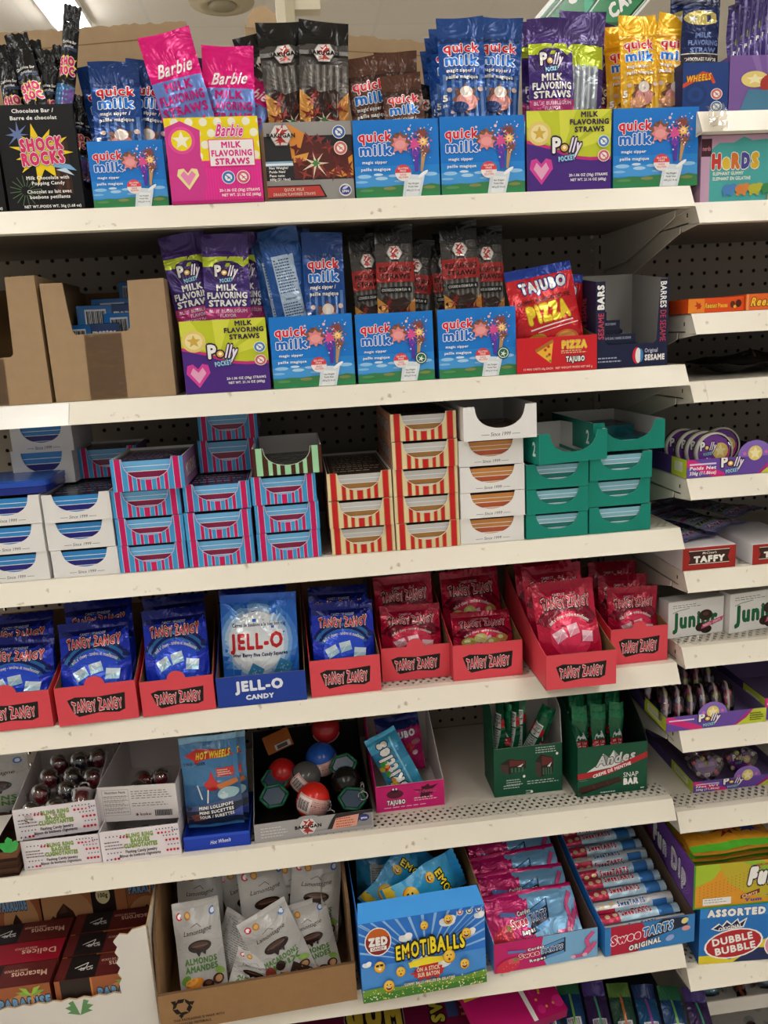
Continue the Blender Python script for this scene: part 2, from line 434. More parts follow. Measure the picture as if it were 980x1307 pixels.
# floor, ceiling
m = MB(); m.box(-6, -6, -.05, 6, 7, 0, mat('#e2dbcd', 'card')); tag(obj('floor', m), None, None, kind='structure')
def ceil_mat():
    m = bpy.data.materials.new('ceiling_tiles'); m.use_nodes = True; nt = m.node_tree; b = nt.nodes['Principled BSDF']; b.inputs['Roughness'].default_value = .9
    tc = nt.nodes.new('ShaderNodeTexCoord'); mp = nt.nodes.new('ShaderNodeMapping'); br = nt.nodes.new('ShaderNodeTexBrick'); n = nt.nodes.new('ShaderNodeTexNoise'); mx = nt.nodes.new('ShaderNodeMixRGB')
    br.offset = 0; br.inputs['Scale'].default_value = 1; br.inputs['Brick Width'].default_value = .61; br.inputs['Row Height'].default_value = 1.22
    br.inputs['Mortar Size'].default_value = .011; br.inputs['Color1'].default_value = lin('#efe8dd'); br.inputs['Color2'].default_value = lin('#ece5da'); br.inputs['Mortar'].default_value = lin('#e8e3da')
    n.inputs['Scale'].default_value = 160; mx.blend_type = 'MULTIPLY'; mx.inputs[0].default_value = .22
    nt.links.new(tc.outputs['Object'], mp.inputs[0]); nt.links.new(mp.outputs[0], br.inputs[0]); nt.links.new(tc.outputs['Object'], n.inputs['Vector'])
    nt.links.new(br.outputs[0], mx.inputs[1]); nt.links.new(n.outputs['Fac'], mx.inputs[2]); nt.links.new(mx.outputs[0], b.inputs['Base Color'])
    return m
CZ = 3.2
m = MB(); m.box(-6, 7, 0, 6, 7.1, 3.2, mat('#c9bfae', 'matt')); tag(obj('wall_back', m), None, None, kind='structure')
m = MB(); m.box(-6, -6, CZ, 6, 7, CZ+.05, ceil_mat()); tag(obj('ceiling', m), None, None, kind='structure')
# fluorescent fixtures
EM = bpy.data.materials.new('lamp_diffuser'); EM.use_nodes = True
_b = EM.node_tree.nodes['Principled BSDF']; _b.inputs['Emission Color'].default_value = (1, .985, .955, 1); _b.inputs['Emission Strength'].default_value = LAMP if 'LAMP' in globals() else 18.8
fx = None
for i, (x, y0, y1, lab) in enumerate([(-1.61, 1.15, 3.56, 'long white fluorescent ceiling light glowing above the chocolate bar carton'),
        (-1.61, -1.5, .9, 'long white fluorescent ceiling light over the aisle, in line above the chocolate bars'),
        (.85, -1.5, .9, 'long white fluorescent ceiling light over the aisle above the shelf joint'),
        (3.3, -1.5, .9, 'added unseen fluorescent ceiling light far along the aisle past the lilac box'), (3.3, 1.6, 4.0, 'added unseen fluorescent ceiling light past the back of the far bay'), (-4.0, -1.5, .9, 'added unseen fluorescent ceiling light far along the aisle before the chocolate bars'), (-4.0, 1.6, 4.0, 'added unseen fluorescent ceiling light over the next aisle behind the brown carton'),  # unseen outer rows, added to brighten the floor and ceiling
        (-1.61, -4.2, -1.8, 'long white fluorescent ceiling light far behind the viewer on the chocolate bar side'),
        (.85, -4.2, -1.8, 'long white fluorescent ceiling light far behind the viewer on the peg panel side')]):
    t = thing('ceiling_light', lab, 'light', (x, y0, CZ), group='fluorescent lights on the ceiling')
    f = MB(); f.box(-.095, 0, -.03, -.07, y1-y0, 0, 'fl'.replace('fl', '#f2efe8')); f.box(.07, 0, -.03, .095, y1-y0, 0, '#f2efe8'); f.box(-.07, 0, -.03, .07, .02, 0, '#f2efe8'); f.box(-.07, y1-y0-.02, -.03, .07, y1-y0, 0, '#f2efe8')
    obj('light_frame', f, t); d = MB(); d.box(-.062, .022, -.068, .062, y1-y0-.022, -.005, EM); obj('diffuser', d, t)
c = CAM+ray(283, 3)*((CZ-CAM.z)/ray(283, 3).z)
t = thing('ceiling_vent', 'round beige vent in the ceiling above the pink straw pouches', 'vent', (c.x, c.y, CZ))
m = MB(); m.lathe([(.0, -.012), (.075, -.012), (.085, -.02), (.115, -.02), (.125, -.008), (.16, -.006), (.165, 0)], mat('#b3a78c', 'matt'), 32); obj('vent_cover', m, t)
m = MB(); m.lathe([(0, -.022), (.07, -.022), (.07, -.012)], mat('#9a8f78', 'matt'), 28); obj('vent_grille', m, t)
# post behind the shelf
a = PT(366, 40, .95)
t = thing('ceiling_post', 'beige square metal post with a short arm behind the black pouches', 'post', (a.x, .95, 0))
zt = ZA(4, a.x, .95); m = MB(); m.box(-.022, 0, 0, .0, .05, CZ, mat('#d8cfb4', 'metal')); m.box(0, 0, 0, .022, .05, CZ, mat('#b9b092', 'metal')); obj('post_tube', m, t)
m = MB(); m.box(.022, .005, zt-.012, .085, .045, zt+.03, mat('#d8cfb4', 'metal')); obj('post_arm', m, t)
# green sign
t = thing('hanging_sign', 'green hanging aisle sign with white letters behind the yellow pouches', 'sign', PT(676, 30, 1.6))
k = (PT(776, 30, 1.6)-PT(676, 30, 1.6)).x/100
A = Art(1, 1)
def sp(p): return [((x-676), (30-y)) for x, y in p]
m = MB(); m.plate([(x*k, y*k) for x, y in sp([(676, 30), (806, 30), (866, -30), (736, -30)])], (0, 0, 0), (1, 0, 0), (0, 0, 1), .03, mat('#2f8a55', 'gloss'))
A.poly(sp([(676, 30), (683, 30), (743, -30), (736, -30)]), '#f4f4ef'); A.line(sp([(688, 30), (748, -30)]), 1.2, '#0b1d12'); A.line(sp([(691, 30), (751, -30)]), 1, '#e8f0ea'); A.line(sp([(694, 30), (754, -30)]), 1.5, '#0b1d12')
A.poly(sp([(745, 30), (756, 30), (757, -30), (746, -30)]), '#2fb184'); A.line(sp([(740, 30), (790, -30)]), 1, '#0b1d12'); A.line(sp([(743, 30), (793, -30)]), 1.2, '#eef3ee')
A.line(sp([(797, 30), (857, -30)]), 1.5, '#0b1d12'); A.line(sp([(800, 30), (860, -30)]), 1, '#eef3ee'); A.poly(sp([(802, 30), (806, 30), (866, -30), (862, -30)]), '#f4f4ef')
A.text('8', 54, 22, 17, '#f6f6f2', bold=.05, shear=.3); A.text('CANDY', 105, 3, 15, '#f6f6f2', bold=.06, al='L', rot=R(38), w=70, shear=.15)
m.art(A, (0, 0, 0), (k, 0, 0), (0, 0, k), 'gloss', .0006); obj('sign_board', m, t)
for dx in (70, 150):
    m = MB(); m.tube([(dx*k, .012, 60*k), (dx*k, .012, CZ-PT(676, 30, 1.6).z)], .004, mat('#cfcabd', 'metal')); obj('hanging_rod', m, t)
# gondola
YB = .357
def shelf(x0, x1, zb, yf, label, ends=(1, 1), side='main'):
    """zb: bottom of the front lip. Root at the lip's lower corner"""
    zt = zb+.031; r = thing('metal_shelf', label, 'shelf', (x0, yf, zb), group='shelves of the '+side+' bay'); w = x1-x0; d = YB-.004-yf
    m = MB(); m.box(0, .0302, .0297, w, d, .031, DECK); obj('shelf_deck', m, r)
    m = MB(); m.box(0, .034, .003, w, d-.01, .005, mat('#6b6357', 'metal')); obj('under_shade_sheet', m, r)  # underside sheet, coloured dark to put shade into the deck holes
    m = MB(); m.plate([(0, 0), (.0175, .031), (.03, .031), (.03, .0296), (.0185, .0296), (.0022, .0012), (.02, .0012), (.02, 0)], (w, 0, 0), (0, 1, 0), (0, 0, 1), w, PAINT); obj('price_channel', m, r)
    for e, x in ((ends[0], 0), (ends[1], w-.0015)):
        if not e: continue
        m = MB(); y = d
        m.plate([(0, -.0005), (.05, -.006), (.055, -.006), (.056, .003), (.06, .003), (.061, -.007), (.24, -.055), (y, -.062), (y, .0305), (.0175, .0305)], (x+.0015, 0, 0), (0, 1, 0), (0, 0, 1), .0015, mat('#e4dccd', 'metal'))
        m.plate([(.036, .013), (.039, .013), (.039, .019), (.036, .019)], (x-.0002 if x == 0 else x+.0017, 0, 0), (0, 1, 0), (0, 0, 1), .0002, mat('#2a2620', 'matt'))
        obj('shelf_bracket', m, r)
    return r
XL = -1.2192
SB = [1.662, 1.4028, 1.1424, .909, .6529]
SZ = [z+.031 for z in SB]+[.4285]
YF = [0]*5+[-.051]
for z, y, lab in zip(SB+[.3975], YF, ['long cream metal shelf at the top holding straw cartons', 'long cream metal shelf under brown cartons and the sesame bar carton', 'long cream metal shelf under the stacks of striped boxes',
        'long cream metal shelf under the red candy cartons', 'long cream metal shelf with holes showing under the green mint cartons', 'long cream metal shelf under the almond carton and the smiley carton']):
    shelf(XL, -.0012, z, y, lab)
RB = [1.762, 1.638, 1.478, 1.3753, 1.2216, 1.0672, .9347, .781, .6252, .3483]
RZ = [z+.031 for z in RB]
for z, lab in zip(RB, ['cream shelf beyond the joint holding the navy and lilac straw boxes', 'cream shelf beyond the joint under the teal gummy box', 'cream shelf beyond the joint under the thin orange boxes', 'cream shelf beyond the joint under the flat black bags',
        'cream shelf beyond the joint under the tray of round tins', 'cream shelf beyond the joint under the taffy boxes', 'cream shelf beyond the joint under the white mint boxes', 'cream shelf beyond the joint under the tray of bracelet discs',
        'cream shelf beyond the joint under the tray of heart tins', 'lowest cream shelf beyond the joint under the blue bubble gum box']):
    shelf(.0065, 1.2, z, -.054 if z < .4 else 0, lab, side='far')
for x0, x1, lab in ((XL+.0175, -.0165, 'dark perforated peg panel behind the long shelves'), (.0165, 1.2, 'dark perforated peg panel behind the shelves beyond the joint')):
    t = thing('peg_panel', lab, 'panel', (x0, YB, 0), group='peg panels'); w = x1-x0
    m = MB(); m.add([(0, 0, .02), (w, 0, .02), (w, 0, 1.8), (0, 0, 1.8)], [(0, 1, 2, 3)], PEG); o = obj('panel_sheet', m, t)
    m = MB(); m.box(0, .03, .015, w, .04, 1.8, mat('#3a362f', 'matt')); obj('panel_shade_backing', m, t)  # dark backing sheet, its colour stands in for shade behind the peg holes
for x, lab in ((0, 'slotted steel upright post at the joint between the two shelf bays'), (XL, 'slotted steel upright post at the far end of the long shelves')):
    t = thing('upright_post', lab, 'post', (x, YB-.004, 0)); m = MB(); m.box(-.016, 0, 0, .016, .03, 1.83, mat('#a89f90', 'metal')); pc = obj('post_channel', m, t)
    m = MB()
    for k in range(60): 
        for sx in (-.006, .006): m.box(sx-.0015, -.0004, .12+k*.028, sx+.0015, .0002, .135+k*.028, mat('#1d1a16', 'matt'))
    obj('slot', m, pc)
t = thing('base_deck', 'cream base deck under the lowest long shelf holding magenta boxes', 'shelf', (XL, -.06, 0)); m = MB(); m.box(0, .02, .03, 2.42, .415, .125, mat('#cfc7b8', 'metal')); obj('deck_top', m, t)
m = MB(); m.box(0, 0, 0, 2.42, .02, .13, PAINT); obj('kick_plate', m, t)
# camera, world, exposure
cd = bpy.data.cameras.new('camera'); cd.sensor_fit = 'HORIZONTAL'; cd.sensor_width = 36; cd.lens = FPX/980*36; cd.clip_start = .01
co = bpy.data.objects.new('camera', cd); COL.objects.link(co)
co.matrix_world = Matrix(((CR.x, CU.x, -CF.x, CAM.x), (CR.y, CU.y, -CF.y, CAM.y), (CR.z, CU.z, -CF.z, CAM.z), (0, 0, 0, 1))); sc.camera = co
w = bpy.data.worlds.new('store_light'); sc.world = w; w.use_nodes = True
w.node_tree.nodes['Background'].inputs[0].default_value = (1, .985, .965, 1); w.node_tree.nodes['Background'].inputs[1].default_value = .34
sc.view_settings.view_transform = 'Standard'; sc.view_settings.look = 'None'; sc.view_settings.gamma = 1; sc.view_settings.exposure = .0
sc.cycles.max_bounces = 6; sc.cycles.transparent_max_bounces = 12
# ================================================================ straw cartons and pouches
WH = '#f7f5f0'
def seal_badge(a, x, y, r, col, txt='FREE'):
    a.circ(x, y, r, WH); a.circ(x, y, r*.9, col); a.circ(x, y, r*.55, WH); a.line([(x-r*.6, y+r*.6), (x+r*.6, y-r*.6)], r*.14, col); a.star(x, y, r*.4, r*.12, 3, col)
def qm_logo(a, x, y, s, w, red='#e4223a', blue='#1b6fd2'):
    a.text('quick', x, y+1.22*s, s*.92, red, w=w, bold=.04, out=[('#f5f7fb', .045)]); a.text('milk', x, y, s, blue, w=w*.97, bold=.045, out=[('#f5f7fb', .045)])
def splash(a, x, y, s):
    a.poly([(x-7*s, y-40*s), (x-2*s, y-40*s), (x-1*s, y-16*s), (x-8*s, y-14*s)], '#5a3aa8'); a.poly([(x+1*s, y-40*s), (x+4*s, y-40*s), (x+10*s, y-12*s), (x+3*s, y-14*s)], '#c79a63')
    a.star(x-6*s, y-14*s, 9*s, 4*s, 9, '#6a3fb4', jit=.25); a.star(x-6*s, y-2*s, 11*s, 5*s, 10, '#e0559a', jit=.25); a.star(x+5*s, y+12*s, 13*s, 4.5*s, 11, '#8a4a3c', jit=.3)
    a.star(x+8*s, y-12*s, 10*s, 4*s, 9, '#8f5638', jit=.3); a.star(x+6*s, y+1*s, 9*s, 4.5*s, 10, '#f2b54a', jit=.2); a.star(x+6*s, y+1*s, 5*s, 3*s, 8, '#ffe3a0')
    g = random.Random(3); a.dots([(x+g.uniform(-20, 20)*s, y+g.uniform(-26, 24)*s, g.uniform(.5, 1.3)*s) for _ in range(26)], 1, '#f0e2e8'); a.dots([(x+g.uniform(-16, 18)*s, y+g.uniform(-22, 26)*s, g.uniform(.6, 1.4)*s) for _ in range(16)], 1, '#d35a8a')
def qm_box(vegan=False):
    a = Art(110, 98, '#1b7cd6'); a.rect(0, 0, 110, 40, '#2a8add'); a.rect(0, 14, 110, 14, '#4a9fe4')
    for x, y, r, q, c in [(12, 27, 9, 2.5, '#9ccdf2'), (34, 24, 8, 2.2, '#b4d9f5'), (30, 29, 6, 1.6, '#d3e8f8'), (50, 27, 7, 1.8, '#a5d1f3'), (98, 28, 9, 2.5, '#9ccdf2'), (8, 20, 8, 1.6, '#8cc4f0'), (58, 20, 8, 1.6, '#8cc4f0')]: a.circ(x, y, r, c, q)
    a.poly([(0, 0), (110, 0), (110, 14), (98, 16), (86, 13), (70, 15), (52, 15), (38, 13), (22, 14), (10, 12), (0, 13)], '#3f8350'); a.circ(44, 11, 8, '#8d8f52', 2); a.circ(96, 11, 8, '#86904f', 2); a.rect(0, 0, 110, 5, '#2e8e55'); a.circ(14, 9, 9, '#5a9a58', 1.8)
    qm_logo(a, 28, 54, 14, 43)
    a.text('magic sipper', 26, 43, 3.8, WH, w=32, bold=.03); a.text('paille magique', 27, 34, 3.8, WH, w=38, bold=.03)
    a.circ(58, 72, 8, '#6b4436', 9); a.star(59, 69, 15, 9, 9, '#8a5a46', jit=.15); a.star(60, 66, 12, 8, 8, '#e58a8c', jit=.12); a.circ(60, 66, 7, '#f0a3a2', 5.5); a.dots([(47, 84, 1.6), (72, 85, 2), (51, 55, 1.5), (75, 76, 1.3)], 1, '#f3c9c6')
    a.poly([(60, 0), (84, 0), (90, 26), (72, 28), (64, 24)], '#dfe8ee'); a.poly([(64, 0), (80, 0), (85, 20), (68, 22)], '#f1f5f7'); a.circ(88, 28, 8, '#f6f9fb', 2.2, rot=.6)
    splash(a, 84, 68, .92)
    a.circ(62, 30, 10.5, '#f4eeec'); a.circ(62, 30, 10.5, '#e0454d', a0=0, a1=PI, n=14); a.text('GLUTEN', 62, 34.5, 2.6, WH, w=13); a.text('FREE', 62, 31.2, 2.4, WH, w=8); a.text('SANS', 62, 26.5, 2.4, '#e0454d', w=8); a.text('GLUTEN', 62, 23.2, 2.4, '#e0454d', w=12)
    a.text('Net Weight/', 75, 15, 2.3, '#2a3a44', w=14); a.text('Poids Net:', 74.5, 11, 2.3, '#2a3a44', w=13); a.text('600 g (21.16 oz)', 74, 6.5, 2.2, '#2a3a44', w=17)
    if vegan: a.circ(91, 32, 8.6, '#10241c'); a.circ(91, 32, 7.4, '#e9f1ea'); a.circ(91, 32, 6.2, '#2b6b4a'); a.star(91, 31, 5, 1.6, 5, '#e9f1ea')
    return a
def qm_film(bg, dk, lt, fl, H, milk='#1d78d8', stripe=None):
    a = Art(52, H, bg); y = H-26
    a.rect(0, H-6, 52, 6, dk)
    for i, x in enumerate((3, 12, 21, 30, 39, 46)): a.rect(x, 0, 3.6, H-44, stripe or lt)
    a.rect(8, y-24, 38, 36, bg)
    qm_logo(a, 26, H-33, 13, 41, '#d8202f', milk)
    a.text('magic sipper /', 24, H-42, 4.6, WH, w=34, bold=.035, out=[(dk, .05)]); a.text('paille magique', 25, H-50, 4.6, WH, w=38, bold=.035, out=[(dk, .05)])
    cy = H-76; a.star(28, cy, 19, 13, 8, '#7d5446', jit=.12); a.circ(29, cy-3, 13, '#d9938e', 11); a.circ(29, cy+9, 8, '#eadfd6', 7); a.circ(20, cy-10, 11, dk if dk != '#d79a16' else '#e2a57e', 7); a.dots([(9, cy+12, 3), (46, cy+13, 3.2), (11, cy-16, 2)], 1, '#e6cbbf')
    a.rect(0, 0, 52, max(H-100, 6), lt if stripe is None else stripe)
    a.text('5', 4, H-78, 8, WH, bold=.05, out=[(dk, .04)]); a.text('pk', 4, H-85, 3.6, WH)
    if H > 112:
        for i, t in enumerate(fl): a.text(t, 26, H-107-i*7, 4.4, WH, maxw=44, bold=.03, out=[(dk, .06)])
    return a
FB = ['cookies and', 'cream flavour /', 'saveur de biscuits']; FC = ['chocolate', 'flavour / saveur']; FV = ['vanilla flavour', 'arome vanille']
PW = .0655
pmesh('qb', PW, .265, .009, qm_film('#1d4f9e', '#15366f', '#5f87c4', FB, 182), '#1d4f9e', hdr='#1f4688', hdrh=.12, wb=.3, seed=2)
pmesh('qbs', PW, .215, .009, qm_film('#1c4a94', '#15366f', '#5f87c4', FB, 148), '#1d4f9e', hdr='#203f7c', hdrh=.14, wb=.3, seed=3)
pmesh('qc', PW*.94, .2, .009, qm_film('#5d3a2c', '#3b2219', '#76503c', FC, 138), '#4f3024', hdr='#543427', hdrh=.14, wb=.3, seed=4)
pmesh('qy', PW*1.02, .265, .009, qm_film('#f3b51d', '#d79a16', '#f6d67c', FV, 182, stripe='#f5c84e'), '#eeb01a', hdr='#f4b81e', hdrh=.12, wb=.3, seed=5)
def back_film():
    a = Art(52, 150, '#2a5ba6'); a.rect(10, 2, 30, 138, '#b9cfe8'); a.lines(12, 134, 26, 12, 3.4, '#39557e', 1.5, 3); a.text('INGREDIENTS', 25, 88, 2.4, '#223a60', w=16); a.lines(12, 83, 26, 9, 3.2, '#39557e', 1.4, 4); a.text('INGREDIENTS', 25, 50, 2.4, '#223a60', w=16); a.lines(12, 46, 26, 4, 3.2, '#39557e', 1.4, 5)
    for i, t in enumerate(('Net Weight', 'Poids Net', '30g (1.06oz)')): a.text(t, 25, 24-i*6, 4, '#16253e', w=24, bold=.03)
    return a
pmesh('qbk', PW, .22, .009, back_film(), '#2a5ba6', hdr='#2c5390', wb=.3, seed=6)
def barbie_film():
    a = Art(58, 150, '#e6127f'); a.rect(0, 80, 58, 48, '#6d8fd6'); a.rect(0, 66, 58, 15, '#8aa6de'); a.rect(0, 0, 58, 66, '#e6127f'); a.rect(0, 20, 58, 40, '#7d9ada')
    a.text('Barbie', 29, 133, 15, WH, w=40, bold=.02, shear=.35, out=[('#e9539f', .03)], rot=.05)
    for i, t in enumerate(('MILK', 'FLAVORING', 'STRAWS')): a.text(t, 29, 115.5-i*13.5, 10, '#c5127a', maxw=52, bold=.05)
    a.text('Strawberry Flavor', 30, 72, 5.5, WH, w=50, bold=.02); return a
pmesh('barb', .07, .225, .009, barbie_film(), '#e6127f', hdr='#e0127c', hdrh=.16, wb=.3, seed=7)
def bak_film(red=False):
    a = Art(54, 180, '#4b4744'); g = random.Random(8); T_ = 104 if red else 128
    for i in range(7): a.rect(2+i*7.6, 0, 4.6, T_+26, '#6b6661'); a.rect(4+i*7.6, 0, 1, T_+26, '#98938d')
    a.poly([(0, T_-20), (10, T_), (22, T_-8), (40, T_-4), (54, T_-18), (54, T_-90), (0, T_-90)], '#33211b'); a.poly([(0, T_-4), (14, T_-18), (14, T_-50), (0, T_-40)], '#c58a3e'); a.poly([(54, T_-6), (42, T_-22), (46, T_-48), (54, T_-54)], '#b97a34')
    for i in range(20): x, y = g.uniform(6, 48), g.uniform(T_-74, T_-10); a.star(x, y, g.uniform(5, 11), 2.2, 4, g.choice(['#7d2018', '#6a1a14', '#96301f', '#4c1511', '#8a2a1e']), rot=g.random()*3, jit=.35)
    a.star(27, T_-42, 14, 3, 7, '#d9d0bc', jit=.35); a.star(27, T_-42, 6, 2.5, 6, '#3d6b42')
    a.v = [(min(max(x, 0), 54), min(max(y, 0), 180), l) for x, y, l in a.v]
    if red:
        a.rect(0, 122, 54, 30, '#9b2926')
        for i, t in enumerate(('MILK FLAVORING', 'STRAWS')): a.text(t, 27, 138-i*11, 7.5, '#2a0d0c', maxw=46, bold=.04)
        a.rect(4, 106, 46, 9, '#1b1a1a'); a.text('COOKIES & CREAM FLAVOR', 27, 108.5, 4, '#d8d6d2', w=42); hexa(a, 27, 166, 12, '')
    else:
        a.rect(0, 0, 54, 62, '#8e1f1c'); a.rect(0, 166, 54, 5, '#8b8a88'); hexa(a, 27, 168, 13, ''); a.text('BAKUGAN', 27, 165.5, 5.4, '#141212', w=34, bold=.05); a.text('QUICK MILK', 27, 50, 6, '#3c0d0c', w=38, bold=.04); a.text('MAGIC SIPPER', 27, 42, 5, '#3c0d0c', w=38)
    return a
def hexa(a, x, y, r, t):
    a.circ(x, y, r, '#8f8c8a', n=6); a.circ(x, y, r*.93, '#dcd5d1', n=6); a.star(x+r*.05, y+r*.25, r*.62, r*.3, 6, '#b3322f', rot=.3, jit=.25); a.star(x-r*.1, y-r*.35, r*.5, r*.2, 5, '#a82d2a', rot=.9, jit=.3)
    a.poly([(x-r*.35, y+r*.05), (x+r*.1, y+r*.6), (x+r*.2, y+r*.55), (x-r*.2, y)], '#efe8e4'); a.poly([(x-r*.05, y-r*.1), (x+r*.45, y+r*.2), (x+r*.4, y+r*.05), (x+r*.1, y-r*.2)], '#efe8e4'); a.poly([(x-r*.6, y-r*.7), (x-r*.1, y-r*.45), (x+r*.1, y-r*.45), (x+r*.6, y-r*.7), (x+r*.15, y-r*.6), (x-r*.15, y-r*.6)], '#b3322f')
    if t: a.text(t, x, y-r*.14, r*.32, '#141212', w=r*2.1, bold=.05)
pmesh('bak', .068, .265, .009, bak_film(), '#201d1b', hdr='#161514', hdrh=.13, wb=.3, seed=9)
pmesh('bakr', .056, .205, .009, bak_film(True), '#201d1b', hdr='#141312', hdrh=.13, wb=.3, seed=10)
def polly_logo(a, x, y, s):
    a.text('P', x-1.15*s, y, 1.5*s, WH, w=.9*s, bold=.05, out=[('#2a1840', .09)]); a.circ(x-.35*s, y+.42*s, .5*s, '#2a1840'); a.circ(x-.35*s, y+.42*s, .36*s, '#e8b34a'); a.circ(x-.35*s, y+.45*s, .18*s, '#fdf3dc')
    a.text('lly', x+.65*s, y-.02*s, 1.45*s, '#f1e6f6', w=1.15*s, bold=.05, shear=.15, rot=-.12, out=[('#2a1840', .09)])
    a.text('POCKET', x-.1*s, y-.85*s, .5*s, '#a9d6ef', w=1.7*s, bold=.05, rot=.12, out=[('#235a8c', .1)])
def polly_film():
    a = Art(54, 170, '#4b2f7d'); a.rect(0, 150, 54, 13, '#b9c92c'); a.circ(27, 138, 25, '#3d2669', 20); a.rect(0, 96, 54, 36, '#46307c'); polly_logo(a, 28, 138, 9.5)
    for i, t in enumerate(('MILK', 'FLAVORING', 'STRAWS')): a.text(t, 27, 119-i*10, 8, WH, maxw=48, bold=.045)
    a.rect(0, 77, 54, 20, '#b9387a'); a.text('BLUE BUBBLEGUM', 27, 90.5, 4.4, '#efd7e6', w=46, bold=.02); a.text('FLAVOR', 27, 84.5, 4.4, '#efd7e6', w=20, bold=.02); a.text('ARTIFICIALLY FLAVORED', 27, 79, 3.2, '#efd7e6', w=46)
    a.rect(0, 0, 54, 77, '#3d6f78')
    for i in range(7): a.rect(1.2+i*7.6, 0, 5.6, 77, '#a6e0da'); a.rect(3+i*7.6, 0, 1.4, 77, '#cdf2ee')
    return a
pmesh('pol', .0655, .265, .009, polly_film(), '#4b2f7d', hdr='#45306f', hdrh=.11, wb=.3, seed=11)
def polly_back():
    a = Art(54, 170, '#4a3a72'); a.rect(0, 132, 54, 26, '#b9c92c'); a.rect(4, 22, 44, 110, '#9b97ad')
    for i in range(6): a.rect(6+i*7, 60, 5, 74, '#a9b7bd'); a.rect(8+i*7, 60, 1.4, 74, '#e4ecee')
    polly_logo(a, 30, 64, 13); a.rect(0, 0, 54, 40, '#a8b83a'); a.text('QUICK MILK', 27, 26, 7, '#2a2440', w=44, bold=.03); a.text('PAILLES', 27, 14, 7, '#2a2440', w=36, bold=.03); return a
pmesh('polb', .068, .27, .009, polly_back(), '#4b2f7d', hdr='#45306f', hdrh=.13, wb=.3, seed=12)
def hw_film():
    a = Art(54, 170, '#1b2a5a'); a.circ(27, 150, 26, '#c9b86a', 12); a.star(14, 148, 8, 3, 5, WH)
    for i, t in enumerate(('MILK', 'FLAVORING', 'STRAW')): a.text(t, 30, 118-i*12, 8, '#6e86c8', maxw=44, bold=.01, out=[('#9fb2e0', .03)])
    a.rect(0, 66, 54, 26, '#3e3436'); a.rect(0, 91, 54, 1.5, WH); a.text('CHOCOLATE FLAVOR', 27, 80, 5.5, WH, w=48, bold=.03); a.text('ARTIFICIALLY FLAVORED', 27, 70, 4, '#c8c2be', w=46)
    a.rect(0, 0, 54, 66, '#4c4a52')
    for i in range(6): a.rect(2+i*8.6, 0, 5.4, 66, '#8d8a8a')
    return a
pmesh('hw', .066, .25, .009, hw_film(), '#1b2a5a', hdr='#141d3c', hdrh=.1, wb=.3, seed=13)
# ---- box fronts
QM, QMV = qm_box(), qm_box(True)
def barbie_box():
    a = Art(118, 108, '#f3dc15'); a.dots([(x*18+(9 if y % 2 else 0)+4, 60+y*14, 5.2) for x in range(7) for y in range(4)], 5, '#f7f3dc', 14)
    a.rect(0, 0, 118, 54, '#e82f95'); a.rects([(x*3.4, 0, .7, 54) for x in range(35)], '#ea3f9d'); a.poly([(0, 0), (40, 0), (48, 30), (42, 60), (44, 92), (20, 104), (0, 96)], '#d63c92')
    a.circ(20, 80, 17, '#e9509f'); a.circ(20, 80, 13, '#f3dc15'); a.star(20, 80, 12, 5, 5, '#f7f3dc', rot=PI/2); a.poly([(24, 18), (10, 36), (12, 44), (19, 45), (24, 39), (29, 45), (36, 44), (38, 36)], '#f3e7a0'); a.poly([(24, 23), (14, 37), (19, 42), (24, 36), (29, 42), (34, 37)], '#f08cc0')
    a.text('Barbie', 80, 84, 15, '#ea2f93', w=34, bold=.035, shear=.25, rot=-.02, out=[('#fbfaf6', .06), ('#b81c74', .085)][::-1])
    a.rect(53, 46, 58, 34, '#f0398f'); a.rect(54, 47, 56, 32, '#f7f1f1')
    for i, t in enumerate(('MILK', 'FLAVORING', 'STRAWS')): a.text(t, 82, 69.5-i*10.4, 7.6, '#e2318f', maxw=52, bold=.05)
    seal_badge(a, 75, 32, 8.5, '#3a7cc0'); seal_badge(a, 94, 32, 8.5, '#d9607a'); a.text('20-1.06 OZ (30g) STRAWS', 88, 14, 3.6, WH, w=52, bold=.03); a.text('NET WT. 21.16 OZ (600g)', 90, 8, 3.6, WH, w=50, bold=.03); a.rect(0, 0, 118, 4, '#c41f78'); return a
